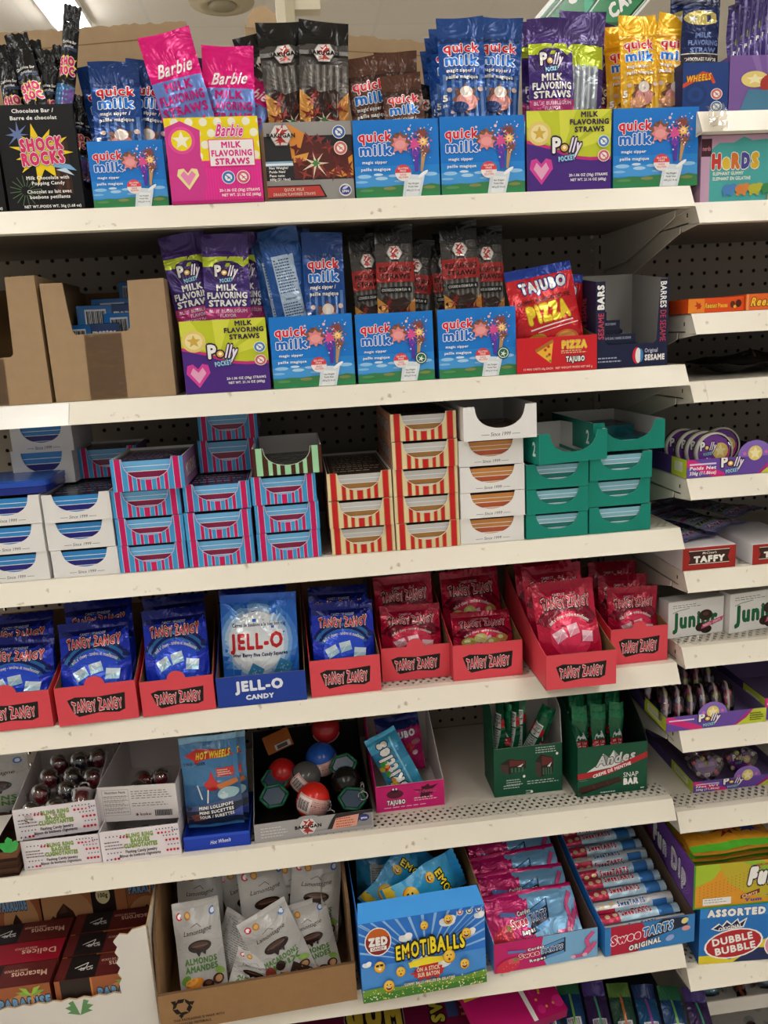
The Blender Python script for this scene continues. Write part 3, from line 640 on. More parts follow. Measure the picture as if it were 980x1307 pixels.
def bak_box():
    a = Art(112, 98, '#9b9894'); a.rect(0, 26, 112, 55, '#2b2b2e'); a.rect(0, 44, 36, 6, '#8fb4d2'); a.rect(0, 45, 36, 2.6, '#eef4f8'); g = random.Random(5)
    a.poly([(32, 96), (54, 82), (74, 70), (112, 60), (112, 28), (36, 28), (34, 60)], '#5a2a26'); a.poly([(30, 97), (52, 84), (46, 66), (34, 52)], '#dd8f3c'); a.poly([(36, 56), (56, 60), (52, 50), (36, 48)], '#e2a04a'); a.poly([(80, 34), (92, 42), (104, 30), (96, 28)], '#e59a3e'); a.poly([(106, 52), (112, 56), (112, 30), (108, 30)], '#e59a3e')
    for i in range(26): x, y = g.uniform(38, 108), g.uniform(31, 78); a.star(x, y, g.uniform(5, 12), 2.6, 4, g.choice(['#7a3230', '#8a3a34', '#5f2422', '#6d2b28', '#963f36']), rot=g.random()*3, jit=.35)
    a.star(64, 46, 17, 4, 7, '#e9dcc2', jit=.3); a.star(64, 46, 6, 3, 6, '#4f8a4c'); hexa(a, 22, 82, 15, ''); a.text('BAKUGAN', 22, 79, 5.4, '#111', w=36, bold=.04)
    seal_badge(a, 96, 84, 8.4, '#3d66ae'); seal_badge(a, 97, 64, 8.6, '#d9756c')
    for i, t in enumerate(('Net Weight/', 'Poids Net/', 'Peso neto', '600g (21.16oz)')): a.text(t, 4, 40-i*4.8, 3.2, WH, al='L', maxw=26, bold=.03)
    a.poly([(0, 3), (76, 3), (68, 19), (0, 19)], '#1f1a1a'); a.poly([(0, 4.5), (73, 4.5), (67, 17.5), (0, 17.5)], '#c2413c'); a.text('QUICK MILK', 34, 12, 3.8, '#f0b9a8', w=26, bold=.05, out=[('#5b1714', .05)]); a.text('DRAGON FLAVORED STRAWS', 34, 6.4, 3.6, '#f0b9a8', w=54, bold=.05, out=[('#5b1714', .05)][:1])
    a.circ(100, 11, 8, '#e8e6ea'); a.circ(100, 11, 7, '#3c4390', 6); a.text('SPIN', 100, 8, 3, WH, w=9, bold=.04); a.circ(100, 14, 4, '#cfd6ee', 1.6, rot=.4); return a
def polly_box():
    a = Art(108, 100, '#c6cf2e')
    for i in range(10): t0, t1 = .12+i*.33, .12+i*.33+.15; a.poly([(44, 46), (44+150*math.cos(t0), 46+150*math.sin(t0)), (44+150*math.cos(t1), 46+150*math.sin(t1))], '#dce04a')
    a2 = [(0, 0), (108, 0), (108, 37), (80, 37), (56, 40), (30, 52), (0, 60)]; a.poly([(x, y+4 if y else 0) for x, y in a2], '#c9307e'); a.poly(a2, '#4d2a84')
    a.v = [(min(max(x, 0), 108), min(y, 100), l) for x, y, l in a.v]
    a.circ(16, 72, 15, '#e9cf74'); a.circ(16, 72, 11, '#f3e3a6'); a.star(16, 72, 9, 4, 5, '#d9b14a', rot=PI/2); a.poly([(18, 8), (3, 28), (5, 39), (12, 41), (18, 34), (24, 41), (31, 39), (33, 28)], '#d6429a'); a.poly([(18, 14), (8, 28), (12, 36), (18, 29), (24, 36), (28, 28)], '#e9a9c9')
    for i, t in enumerate(('MILK', 'FLAVORING', 'STRAWS')): a.text(t, 80, 91-i*9.2, 6.6, '#3a2547', maxw=50, bold=.05)
    polly_logo(a, 52, 48, 12.5); seal_badge(a, 98, 60, 7.6, '#4d86c6'); seal_badge(a, 98, 42, 7.6, '#d56a72'); a.text('20-1.06 OZ (30g) STRAWS', 78, 17, 3.4, WH, w=50, bold=.03); a.text('NET WT. 21.16 OZ (600g)', 78, 11, 3.4, WH, w=46, bold=.03); return a
POL = polly_box()
def shock_box():
    a = Art(96, 136, '#131215'); a.rect(62, 20, 22, 70, '#3b241b'); a.rect(66, 22, 4, 66, '#553427'); a.rect(76, 22, 4, 66, '#553427')
    a.text('Chocolate Bar /', 46, 126, 5, WH, w=52, bold=.03); a.text('Barre de chocolat', 46, 117, 5, WH, w=58, bold=.03)
    for i in range(16): t = i*PI/8+.1; a.line([(24+6*math.cos(t), 26+6*math.sin(t)), (24+20*math.cos(t), 26+20*math.sin(t))], .9, '#5f7a52')
    a.star(48, 74, 40, 20, 11, '#f6d51c', jit=.25, sy=.85); a.star(24, 98, 16, 5, 8, '#6c7fb0', jit=.3); a.poly([(62, 56), (92, 50), (84, 58), (66, 62)], '#7fb6e6'); a.poly([(66, 52), (88, 44), (78, 54)], '#d6e9f7')
    for t, y, w in (('SHOCK', 78, 54), ('ROCKS', 60, 54)): a.text(t, 52, y, 15.5, '#e0336a', w=w, bold=.07, rot=.06, out=[('#f9f3f0', .05), ('#1a1114', .08)][::-1])
    for i, t in enumerate(('Milk Chocolate with', 'Popping Candy')): a.text(t, 54, 40-i*7, 4.6, WH, maxw=54, bold=.03)
    for i, t in enumerate(('Chocolat au lait avec', 'bonbons petillants')): a.text(t, 54, 22-i*7, 4.6, WH, maxw=56, bold=.03)
    a.text('NET WT./POIDS WT. 36g (1.68 oz)', 56, 3, 3.6, WH, w=72, bold=.03); return a
def shock_film():
    a = Art(24, 150, '#121114'); a.rect(1, 118, 22, 4, '#3b4a66'); a.text('Chocolate Bar', 12, 126, 3.4, WH, w=20); a.text('chocolat', 12, 121, 3.2, WH, w=14); a.star(12, 100, 15, 8, 9, '#f6d51c', jit=.2); a.v = [(min(max(x, 0), 24), y, l) for x, y, l in a.v]
    a.text('SHO', 12, 101, 9, '#e0336a', w=20, bold=.08, rot=.1, out=[('#fbf7f4', .06)]); a.text('ROC', 13, 90, 9, '#e0336a', w=20, bold=.08, rot=.1, out=[('#fbf7f4', .06)])
    a.rect(0, 40, 24, 38, '#2c5a86'); a.dots([(2+i % 5*5, 42+i//5*6, 1.6) for i in range(30)], 1.6, '#59a0c8'); a.poly([(6, 40), (24, 40), (24, 76), (12, 70)], '#7a5aa6'); a.circ(16, 48, 6, '#c78a6a', 7); a.rect(0, 0, 24, 40, '#15141a'); return a
pmesh('shock', .03, .19, .013, shock_film(), '#101013', hdr='#0d0d0f', hdrh=.11, seed=14, nu=4, jag=.002)
# ---------------------------------------------------------------- shelf 1
Z1 = SZ[0]; G = 'straw cartons on the top shelf'
def mount(name, label, cat, x0, x1, yt, Zs, Y, d, front, body, inner='#8a6a45', group=G, hb=None, **k):
    loc, w, h = fit(x0, x1, yt, Zs, Y); BOXES.append((loc, w, d, 0, Zs))
    if group == G or k.get('rz') is None and group == 'straw cartons on the second shelf': k.setdefault('hs', .03)
    return carton(name, label, cat, loc, w, d, h, (hb or h*1.02) if not isinstance(hb, float) or hb > .5 else hb, front, body, inner, group=group, **k)
C_ = 'display carton'
mount('display_carton', 'tall black carton with a yellow star burst holding chocolate bars', C_, 13, 109, 134, Z1, .022, .075, shock_box(), '#131215', '#2a2320')
mount('display_carton', 'second black bar carton, mostly outside, at the very start of the top shelf', C_, -90, 9, 138, Z1, .024, .075, shock_box(), '#131215', '#2a2320')
mount('display_carton', 'blue sky straw carton beside the black bar carton on the top shelf', C_, 121, 216, 180, Z1, .026, .085, QM, '#1a6fc0', hb=.09)
mount('display_carton', 'yellow and hot pink straw carton with white dots', C_, 220, 337, 150, Z1, .018, .09, barbie_box(), '#d9257f')
mount('display_carton', 'grey and black straw carton with red and orange shards', C_, 343, 453, 156, Z1, .024, .09, bak_box(), '#86827e')
mount('display_carton', 'blue sky straw carton holding brown pouches on the top shelf', C_, 455, 562, 153, Z1, .022, .09, QM, '#1a6fc0')
mount('display_carton', 'blue sky straw carton holding tall blue pouches on the top shelf', C_, 564, 670, 148.5, Z1, .022, .09, QM, '#1a6fc0')
mount('display_carton', 'lime and purple straw carton on the top shelf', C_, 673, 779, 141, Z1, .022, .09, POL, '#4d2a84')
mount('display_carton', 'blue sky straw carton holding yellow pouches at the end of the top shelf', C_, 782, 889, 138, Z1, .02, .095, QM, '#1a6fc0')
GB = 'chocolate bars in the black carton'
def bars(L):
    for lab, t, l, Y, dY, sx in L: hang('shock', 'chocolate_bar', lab, 'chocolate bar', t, l, Y, dY, GB, sx=sx, zmin=Z1)
bars([('black chocolate bar sticking out tallest above its carton, showing its narrow edge', (93, 8), (82, 134), .05, .0, .75), ('black chocolate bar with pink letters leaning at the front of the black carton', (20, 44), (46, 134), .045, .01, 1),
      ('black chocolate bar with bent top behind the leaning front bar', (37, 52), (52, 134), .065, 0, 1), ('short black chocolate bar in the middle of the black carton', (56, 64), (64, 134), .055, 0, .9),
      ('black chocolate bar half hidden beside the tallest bar', (79, 60), (76, 134), .07, 0, .8), ('black chocolate bar at the outer side of the black carton', (2, 58), (10, 134), .058, 0, .9),
      ('black chocolate bar peeping out between the black and blue cartons', (99, 122), (103, 200), .075, 0, .6), ('black chocolate bar lowest behind the gap of the black and blue cartons', (110, 128), (113, 200), .1, 0, .6)])
GP = 'straw pouches on the top shelf'
def hp(key, lab, t, l, Y, dY=.008, sx=1, zs=Z1, g=GP, yaw=0): return hang(key, 'straw_pouch', lab, 'pouch', t, l, Y, dY, g, sx, yaw, zmin=zs+.002)
hp('qbs', 'dark blue straw pouch nearest the black carton on the top shelf', (144, 80), (152, 180), .042)
hp('qbs', 'dark blue straw pouch touching the tilted pink pouch', (192, 80), (198, 180), .06)
hp('qbs', 'dark blue straw pouch peeping out behind its two neighbours by the black carton', (128, 84), (136, 180), .08)
hp('barb', 'hot pink straw pouch tilting towards the dark blue pouches', (208, 41), (240, 150), .036, .0)
hp('barb', 'hot pink straw pouch standing upright above the dotted carton', (290, 58), (297, 150), .05)
hp('barb', 'hot pink straw pouch slumped behind the upright pink pouch', (336, 82), (304, 130), .072)
hp('hw', 'navy straw pouch hidden between the two pink pouches', (257, 74), (262, 150), .092)
hp('bak', 'black straw pouch with grey badge next to the pink pouches', (357, 28), (374, 155), .06)
hp('bak', 'black straw pouch with grey badge next to the brown pouches', (413, 27), (419, 155), .044)
hp('bak', 'black straw pouch leaning steeply behind the pink pouches', (326, 42), (362, 150), .08, .0)
hp('bak', 'black straw pouch barely showing behind the short brown pouch', (544, 108), (546, 150), .088, 0, .7)
hp('qc', 'brown straw pouch beside the black badge pouch', (464, 72), (477, 152), .058, .005)
hp('qc', 'brown straw pouch standing behind the other two brown ones', (504, 66), (508, 150), .085)
hp('qc', 'shortest brown straw pouch, in front beside the tall blue pouches', (510, 95), (517, 152), .04, .005, .92)
hp('qb', 'tall blue straw pouch beside the brown pouches on the top shelf', (586, 22), (592, 150), .04)
hp('qb', 'tall blue straw pouch beside the purple pouches on the top shelf', (638, 22), (643, 150), .055)
for i, (x, y, lab) in enumerate([(566, 35, 'blue straw pouch edge just behind the front tall blue pouch'), (560, 46, 'blue straw pouch edge third in the fan by the brown pouches'), (554, 62, 'blue straw pouch edge lowest in the fan by the brown pouches')]):
    hp('qb', lab, (x+10, y), (x+14, 150), .07+i*.013, .004)
hp('pol', 'purple straw pouch with lime band in front on the top shelf', (701, 24), (704, 143), .04)
hp('polb', 'purple straw pouch turned backwards showing clear straws', (744, 14), (739, 143), .06)
hp('pol', 'purple straw pouch hidden behind the lime carton near the yellow pouches', (767, 30), (765, 140), .092)
hp('pol', 'purple straw pouch hidden beside the tall blue pouch', (692, 28), (694, 140), .078)
hp('qy', 'yellow straw pouch nearest the purple pouches, bulging in front', (813, 19), (817, 140), .04, .01, .85)
hp('qy', 'yellow straw pouch closest to the navy boxes', (869, 19), (858, 140), .06, .01)
hp('qy', 'yellow straw pouch half hidden beside the purple pouches', (795, 33), (800, 140), .078, 0, .9)
hp('qy', 'yellow straw pouch half hidden between the two front yellow ones', (846, 26), (846, 140), .092, 0, .9)
# brown shipping cartons behind
def torn(w, h, n, amp, seed):
    g = random.Random(seed); return [(0, 0), (w, 0)]+[(w*(1-i/n), h+g.uniform(-amp, amp)) for i in range(n+1)]
def shipper(label, pxs, ytops, Y, d, seed, flap=None):
    x0, x1 = XA(pxs[0], Y, 1.9), XA(pxs[1], Y, 1.9); h0 = ZA(ytops[0], x0, Y)-Z1; h1 = ZA(ytops[1], x1, Y)-Z1; w = x1-x0
    t = thing('shipping_carton', label, 'carton', (x0, Y, Z1+.0006), group='brown cartons behind the straw cartons'); g = random.Random(seed); n = 46
    pts = [(0, 0), (w, 0)]+[(w*(1-i/n), h1+(h0-h1)*i/n+g.uniform(-.0018, .0018)) for i in range(n+1)]
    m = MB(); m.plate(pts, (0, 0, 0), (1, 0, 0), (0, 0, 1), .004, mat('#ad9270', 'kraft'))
    a = Art(w, 1); a.line([(0, h0-.026), (w, h1-.02)], .0016, '#8a6a45'); m.art(a, (0, 0, 0), (w, 0, 0), (0, 0, 1), 'kraft'); obj('front_wall', m, t)
    m = MB(); hb = min(h0, h1)-.01
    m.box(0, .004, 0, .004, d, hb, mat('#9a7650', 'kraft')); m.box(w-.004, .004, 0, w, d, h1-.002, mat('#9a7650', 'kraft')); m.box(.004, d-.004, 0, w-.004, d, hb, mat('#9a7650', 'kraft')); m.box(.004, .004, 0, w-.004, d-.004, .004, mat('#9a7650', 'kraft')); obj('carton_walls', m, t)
    if flap:
        fx, fw, fh = flap; m = MB(); pp = [(0, 0), (fw, 0), (fw*.95, fh*.6), (fw*.6, fh), (fw*.2, fh*.85), (0, fh*.4)]
        m.plate(pp, (fx, 0, h0-.002), (1, 0, 0), (0, .35, 1), .003, mat('#ad9270', 'kraft')); obj('torn_flap', m, t)
shipper('brown carton with torn top edge behind the chocolate bars and dark blue pouches', (-60, 244), (48, 27), .17, .17, 3)
shipper('brown carton with a torn flap behind the black and brown pouches', (318, 556), (34, 55), .19, .15, 4, (.005, .045, .035))
# ---------------------------------------------------------------- far bay, upper boxes
def hwbox():
    a = Art(70, 80, '#1e3f82'); a.circ(20, 30, 18, '#1a3873'); a.circ(20, 30, 12, '#1f4488'); a.circ(20, 30, 6, '#1a3873')
    a.poly([(-0, 46), (30, 66), (44, 62), (50, 48), (46, 46), (42, 54), (30, 56), (0, 40)], '#d84a2a'); a.text('WHEELS', 24, 51, 10, '#f3b32a', w=38, bold=.05, shear=.2, rot=.12, out=[('#7c1b14', .05)]); seal_badge(a, 52, 30, 9, '#d2706c'); seal_badge(a, 52, 10, 9, '#4f80b4'); a.v = [(max(x, 0), max(y, 0), l) for x, y, l in a.v]; return a
r = mount('display_carton', 'dark navy straw carton beyond the yellow pouches', C_, 870, 928, 80, RZ[0], .03, .1, hwbox(), '#1b2a5a', group='straw cartons of the far bay')
def polly_box2():
    a = Art(110, 90, '#7c5a9e')
    for i in range(9): a.poly([(40, 0), (20+i*14, 90), (27+i*14, 90)], '#8d6cae')
    a.v = [(min(x, 110), y, l) for x, y, l in a.v]; a.circ(24, 52, 13, '#e6cf7a'); a.circ(40, 44, 11, '#a8332c', 16); a.poly([(10, 0), (44, 0), (40, 34), (18, 36)], '#4a7f9c'); a.star(24, 52, 9, 4, 5, '#f3e9b8', rot=PI/2); polly_logo(a, 80, 66, 15); seal_badge(a, 57, 13, 7.5, '#3f78bd'); return a
mount('display_carton', 'lilac straw carton crammed with purple straws at the edge of view', C_, 929, 1075, 70, RZ[0], .03, .1, polly_box2(), '#6d4b90', group='straw cartons of the far bay')
hp('hw', 'navy straw pouch with clear bottom above the navy carton', (902, -8), (903, 80), .06, 0, .95, RZ[0], 'straw pouches of the far bay')
hp('hw', 'navy straw pouch cropped beside the last yellow pouch', (862, -10), (868, 80), .075, 0, .9, RZ[0], 'straw pouches of the far bay')
def pstraw():
    a = Art(12, 160, '#3a2a6a'); a.rect(0, 60, 12, 44, '#43307e'); a.rect(0, 104, 12, 10, '#9db32a'); a.rect(0, 30, 12, 30, '#b82f7c'); a.rect(0, 0, 12, 30, '#9fc87e'); a.rect(3, 0, 1.6, 160, '#7d76a4'); a.text('F', 6, 88, 6, WH, bold=.05); return a
pmesh('pst', .0155, .21, .01, pstraw(), '#3a2a6a', hdr='#3c2f5c', hdrh=.06, seed=21, nu=3, nv=8)
lab = ['first purple straw stick leaning by the navy carton', 'second purple straw stick from the navy carton', 'third purple straw stick from the navy carton', 'fourth purple straw stick from the navy carton', 'fifth purple straw stick from the navy carton', 'purple straw stick sixth from the navy carton', 'purple straw stick seventh from the navy carton', 'purple straw stick at the very edge of the lilac carton']
for i, L in enumerate(lab): hang('pst', 'straw_stick', L, 'straw', (936+i*8.5, 8-i*9), (934+i*7.2, 70-i*2), .05+.004*(i % 2), 0, 'purple straws in the lilac carton', zmin=RZ[0]+.002)
def herds():
    a = Art(150, 90, '#c9a2bd'); a.poly([(12, 0), (150, 0), (150, 20), (110, 30), (104, 78), (88, 84), (70, 82), (58, 88), (44, 80), (24, 80), (12, 70)], '#4fb0ae'); a.rect(0, 62, 14, 24, '#4a2430'); a.text('nerds', 7, 70, 6, '#d8889a', w=11, bold=.04); a.circ(130, 70, 20, '#c9a2bd', 26)
    x = 14
    for ch, c, w in (('H', '#cf3f3a', 13), ('e', '#e9c339', 11), ('R', '#d8762e', 12), ('D', '#4b4ba0', 12), ('S', '#e0b52e', 11)): a.text(ch, x+w/2, 46, 19, c, w=w, bold=.09, out=[('#f3efe6', .05)]); x += w+1.5
    a.text('ELEPHANT GUMMY', 16, 36, 4.6, WH, al='L', w=42, bold=.03); a.text('ELEPHANT EN GELATINE', 16, 29, 4.6, WH, al='L', w=52, bold=.03)
    for i, c in enumerate(('#4f86c4', '#d98746', '#b9b83a', '#3f8f55', '#8a4a74')): a.circ(38+i*18, 16, 9, c, 7); a.circ(45+i*18, 19, 5, c); a.dots([(33+i*18, 9, 2.4), (42+i*18, 9, 2.4)], 2, c)
    a.rect(92, 0, 58, 8, '#d3b26a'); return a
loc, w, h = fit(893, 1030, 172, RZ[1], .022)
solid('gummy_box', 'teal and pink gummy candy box with multicoloured letters', 'candy box', loc, w, .06, h, herds(), '#c9a2bd')

t = thing('tape_scrap', 'crumpled clear tape scrap stuck over the shelf edge under the navy straw carton', 'tape', (XA(905, 0, 1.775), 0, 1.765)); g = random.Random(5)
m = MB(); m.grid(lambda u, v, l: (u*.026+g.uniform(-.002, .002), -.006+.016*v+g.uniform(-.003, .001), v*.036+g.uniform(-.003, .003)), 5, 6, clear('#f4efe4', .16, .2, .6), False); obj('tape_film', m, t)
for x0, px, zb, lab in ((XL+.002, 86, SB[1], 'whiter label sleeve on the shelf edge under the two open brown cartons'), (.03, 905, RB[3], 'pale label sleeve on the far shelf edge below the thin orange boxes')):
    x1 = XA(px, 0, zb+.015); w_ = abs(x1-x0); xa = min(x0, x1)
    t = thing('label_sleeve', lab, 'label sleeve', (xa, 0, zb)); m = MB(); m.plate([(-.0012, .0), (.0155, .03), (.0147, .03), (-.0005, .0)], (w_, 0, 0), (0, 1, 0), (0, 0, 1), w_, mat('#f6f3ec', 'gloss')); obj('sleeve_strip', m, t)
# ================================================================ second shelf
Z2 = SZ[1]; G2 = 'straw cartons on the second shelf'
def ship2(label, x0, x1, yt, notch, Y=.026, d=.24):
    loc, w, h = fit(x0, x1, yt, Z2, Y)
    nx0, nx1, ny = [XA(notch[0], Y, Z2+.07)-loc.x, XA(notch[1], Y, Z2+.07)-loc.x, ZA(notch[2], loc.x+w/2, Y)-Z2]
    nx0 = max(nx0, .006); nx1 = min(nx1, w-.006)
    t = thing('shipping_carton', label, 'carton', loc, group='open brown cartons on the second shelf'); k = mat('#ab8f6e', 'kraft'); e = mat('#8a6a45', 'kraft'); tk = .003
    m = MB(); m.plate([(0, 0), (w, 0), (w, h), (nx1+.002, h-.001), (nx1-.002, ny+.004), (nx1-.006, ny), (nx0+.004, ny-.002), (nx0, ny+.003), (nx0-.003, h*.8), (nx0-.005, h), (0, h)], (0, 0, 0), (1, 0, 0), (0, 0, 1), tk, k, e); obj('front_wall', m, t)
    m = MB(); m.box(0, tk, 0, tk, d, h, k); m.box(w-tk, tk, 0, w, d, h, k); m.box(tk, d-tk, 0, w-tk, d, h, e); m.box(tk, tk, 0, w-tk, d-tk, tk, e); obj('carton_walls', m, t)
    m = MB(); c = (nx0+nx1)/2; m.add([(c-.028, -.0006, .001), (c+.024, -.0006, .001), (c+.026, -.0006, ny-.002), (c-.026, -.0006, ny-.002)], [(0, 1, 2, 3)], clear('#efe6d6', .03, .22, .6)); obj('packing_tape', m, t)
    return loc, w, h
ship2('open brown carton at the start of the second shelf, showing white and navy inside', -112, 67, 356, (-60, 19, 459))
cl, cw, ch = ship2('open brown carton with a cut window full of blue gum boxes', 72, 225, 359, (96, 171, 424))
def gum():
    a = Art(70, 28, '#1f78c8'); a.rect(0, 0, 70, 9, '#2f93dd'); a.rect(8, 3, 22, 21, '#e9eef2')
    for i in range(11): a.rect(9.5+i*1.8, 5, .9+.5*(i % 3 == 0), 17, '#1a1d24')
    a.rect(36, 0, 34, 28, '#17407e'); a.text('mentos', 52, 16, 7, '#e9f2fb', w=28, bold=.04); a.text('CINNAMON', 52, 5, 4.5, '#bcd9f2', w=26); return a
GM = gum()
t = thing('cardboard_tray', 'brown cardboard tray under the pile of blue gum boxes', 'tray', cl+V((.006, .006, .0035))); m = MB(); m.box(0, 0, 0, cw-.012, .2, .034, mat('#8a6a45', 'kraft')); obj('tray_body', m, t)
gb = None
for lab, x, y, z, rz, tip, w in [('blue gum box with a barcode at the front of the carton window', .062, .035, .004, .04, 0, .085), ('blue gum box on edge at the inner side of the carton window', .11, .062, .004, -.05, 0, .06), ('blue gum box lying behind the barcode box', .04, .075, .03, .1, .1, .085),
        ('dark blue gum box farther back on the gum pile', .1, .1, .045, -.1, .05, .085), ('blue gum box leaning across the middle of the pile', .065, .115, .06, .18, .15, .1), ('dark navy gum box across the rear of the pile', .09, .15, .07, -.04, .05, .12), ('bright blue gum box topmost on the gum pile', .095, .19, .098, .05, .1, .055), ('blue gum box at the bottom rear of the gum pile', .06, .13, .004, .02, 0, .1)]:
    if gb is None: solid('gum_box', lab, 'gum box', (0, 0, 0), .085, .022, .038, GM, '#1c66b4', group='gum boxes in the brown carton', kind='gloss', top=GM); gb = bpy.data.objects['gum_box']; o = gb
    else: o = copy_tree(gb)
    o['label'] = lab; o.location = cl+V((x-.042*(w/.085), y, z+.04)); o.rotation_euler = (-tip, 0, rz); o.scale = (w/.085, 1, 1)
loc = V((XA(0, .06, Z2), .06, Z2+.004)); solid('gum_box', 'white and navy candy box low inside the first brown carton', 'gum box', loc+V((-.06, 0, 0)), .085, .03, .042, Art(70, 28, '#dfe3ec').rect(0, 0, 70, 20, '#27327e').rect(0, 0, 70, 6, '#e8e8ea'), '#27327e')
mount('display_carton', 'lime and purple straw carton beside the brown carton with gum', C_, 238, 346, 408.5, Z2, .024, .09, POL, '#4d2a84', group=G2)
mount('display_carton', 'blue sky straw carton beside the lime carton on the second shelf', C_, 350, 454, 403, Z2, .026, .09, QM, '#1a6fc0', group=G2)
mount('display_carton', 'middle blue sky straw carton of the second shelf, round green stamp, between two like it', C_, 458, 555, 399.5, Z2, .022, .09, QMV, '#1a6fc0', group=G2)
mount('display_carton', 'blue sky straw carton with green stamp touching the red pizza carton', C_, 561, 659, 393.5, Z2, .024, .09, QMV, '#1a6fc0', group=G2)
GP2 = 'straw pouches on the second shelf'
def h2(key, lab, t, l, Y, dY=.006, sx=1, yaw=0): hp(key, lab, t, l, Y, dY, sx, Z2, GP2, yaw)
h2('pol', 'purple straw pouch tilting towards the brown carton on the second shelf', (230, 299), (246, 408), .06, .012)
h2('pol', 'purple straw pouch standing in front in the lime carton of the second shelf', (286, 299), (292, 405), .042, .01)
h2('pol', 'purple straw pouch half hidden next to the back-turned pouch', (312, 296), (317, 405), .08, 0, .8)
h2('qbk', 'pale blue straw pouch turned backwards showing printed ingredients', (352, 291), (378, 402), .056, .005, .88)
h2('qbk', 'pale blue straw pouch behind the back-turned one', (341, 300), (362, 402), .074, .005, .85)
h2('qbk', 'third pale blue pouch edge beside the front blue pouch', (371, 291), (394, 402), .094, 0, .8)
h2('qbs', 'blue straw pouch facing forward next to the back-turned pouches', (410, 297), (418, 402), .04, .008, .9)
for lab, t, l, Y, sx in [('black foil straw pouch in front in the middle carton of the second shelf', (501, 287), (506, 397), .04, 1), ('black foil straw pouch deeper beside the blue pouch on the second shelf', (465, 298), (469, 397), .056, .9), ('black foil straw pouch half hidden in the middle of the second shelf row', (531, 305), (537, 397), .072, 1), ('black foil straw pouch lost in shadow behind the middle carton', (485, 290), (488, 397), .09, .8),
        ('black foil straw pouch in front beside the pizza bag', (583, 283), (591, 392), .042, 1), ('black foil straw pouch behind, touching the pizza bag', (619, 289), (631, 390), .058, .9), ('black foil straw pouch first in the fan between the two stamped cartons', (561, 303), (571, 392), .074, .7), ('black foil straw pouch second in the fan between the two stamped cartons', (568, 297), (577, 392), .092, .7)]:
    h2('bakr', lab, t, l, Y, .006, sx)
# pizza gummy carton
def pizza_front():
    a = Art(102, 44, '#d3222b'); a.poly([(24, 26), (46, 38), (43, 11)], '#f2b93a'); a.line([(24, 27), (46, 39)], 4, '#b5772e'); a.dots([(36, 28), (41, 22), (40, 32)], 2, '#c8402e'); a.dots([(42, 14), (38, 20)], 1.6, '#7a9a3a')
    a.text('PIZZA', 73, 29, 9, '#f5d23c', w=32, bold=.07, out=[('#b81f22', .03), ('#fbe9a8', .06)][::-1]); a.lines(56, 25, 34, 2, 2.4, '#f0c9a0', 1.1)
    a.text('TAJUBO', 74, 12, 6.5, '#f7f3ee', w=24, bold=.06, out=[('#12182e', .12)]); a.text('13 MINI UNITS 65g EACH   NET WEIGHT POIDS NET 845 g', 52, 3.5, 2.6, '#f7dcd0', w=88, bold=.02); return a
mount('display_carton', 'short red carton with a pizza slice picture', C_, 660, 761.5, 430, Z2, .02, .11, pizza_front(), '#c9222b', '#8a6a45', None, hb=.085, curve=1.6)
def pizza_bag():
    a = Art(84, 100, '#d2232c'); a.text('TAJUBO', 44, 82, 13, '#f4f3f2', w=60, bold=.07, out=[('#1c4da0', .07), ('#0e1f52', .11)][::-1], rot=.05); a.text('GUMMY BONBON GELIFIE', 42, 68, 5, '#3a2018', w=70, bold=.03, rot=.05); a.text('PIZZA', 44, 44, 20, '#f6d632', w=58, bold=.09, out=[('#c4801c', .05)], rot=.06)
    a.line([(16, 34), (74, 40)], 1.6, '#f6e6e4'); a.line([(24, 30), (80, 36)], 1, '#f6e6e4'); a.circ(22, 20, 13, '#dd9f3c', 9); a.circ(60, 16, 18, '#e0793c', 12); a.circ(60, 18, 13, '#f0a65a', 8); a.dots([(18, 22), (27, 18), (22, 14)], 2, '#8a4a22'); return a
pmesh('pizza', .104, .15, .022, pizza_bag(), '#c91f28', hdr='#1f3fa0', hdrh=.1, seed=31)
hang('pizza', 'candy_bag', 'red bag with a blue top and big yellow lettering above the pizza carton', 'candy bag', (684, 341), (704, 440), .036, .02, 'pizza gummy bags', zmin=Z2+.0085)
hang('pizza', 'candy_bag', 'red bag with a blue top hidden in shadow behind the pizza bag', 'candy bag', (727, 350), (728, 440), .075, .01, 'pizza gummy bags', zmin=Z2+.004, sx=.8)
# sesame bars
loc, w, h = fit(760, 851, 358, Z2, .026)
def ses(t, c1, t2, c2):
    a = Art(20, 100, '#1c2142'); a.text(t, 14, 4, 9, c1, al='L', rot=PI/2, w=36, bold=.03); a.text(t2, 14, 43, 9, c2, al='L', rot=PI/2, w=40, bold=.05); return a
fr = Art(100, 100); fr.poly([(0, 0), (100, 0), (100, 100), (89, 100), (84, 30), (80, 27), (18, 27), (13, 30), (13, 100), (0, 100)], '#1c2142')
fr.text('SESAME', 11, 34, 8, '#c9455a', al='L', rot=PI/2, w=30, bold=.02); fr.text('BARS', 11, 68, 9, WH, al='L', rot=PI/2, w=28, bold=.06)
fr.text('BARRES', 89, 97, 8.5, WH, al='L', rot=-PI/2, w=30, bold=.03); fr.text('DE SESAME', 89, 64, 8.5, '#c9455a', al='L', rot=-PI/2, w=36, bold=.0)
fr.circ(58, 13, 7, '#d8243c', 10, a0=PI/2, a1=PI*1.5); fr.circ(59, 13, 4, '#f2f0ee', 9); fr.circ(62, 13, 4, '#3f86c4', 8, a0=-PI/2, a1=PI/2); fr.text('Original', 68, 16, 5, '#cfd3e4', al='L', w=18); fr.text('SESAME', 68, 7, 6.5, WH, al='L', w=28, bold=.06)
fr.lines(3, 11, 34, 2, 4, '#aab0c8', 1.6)
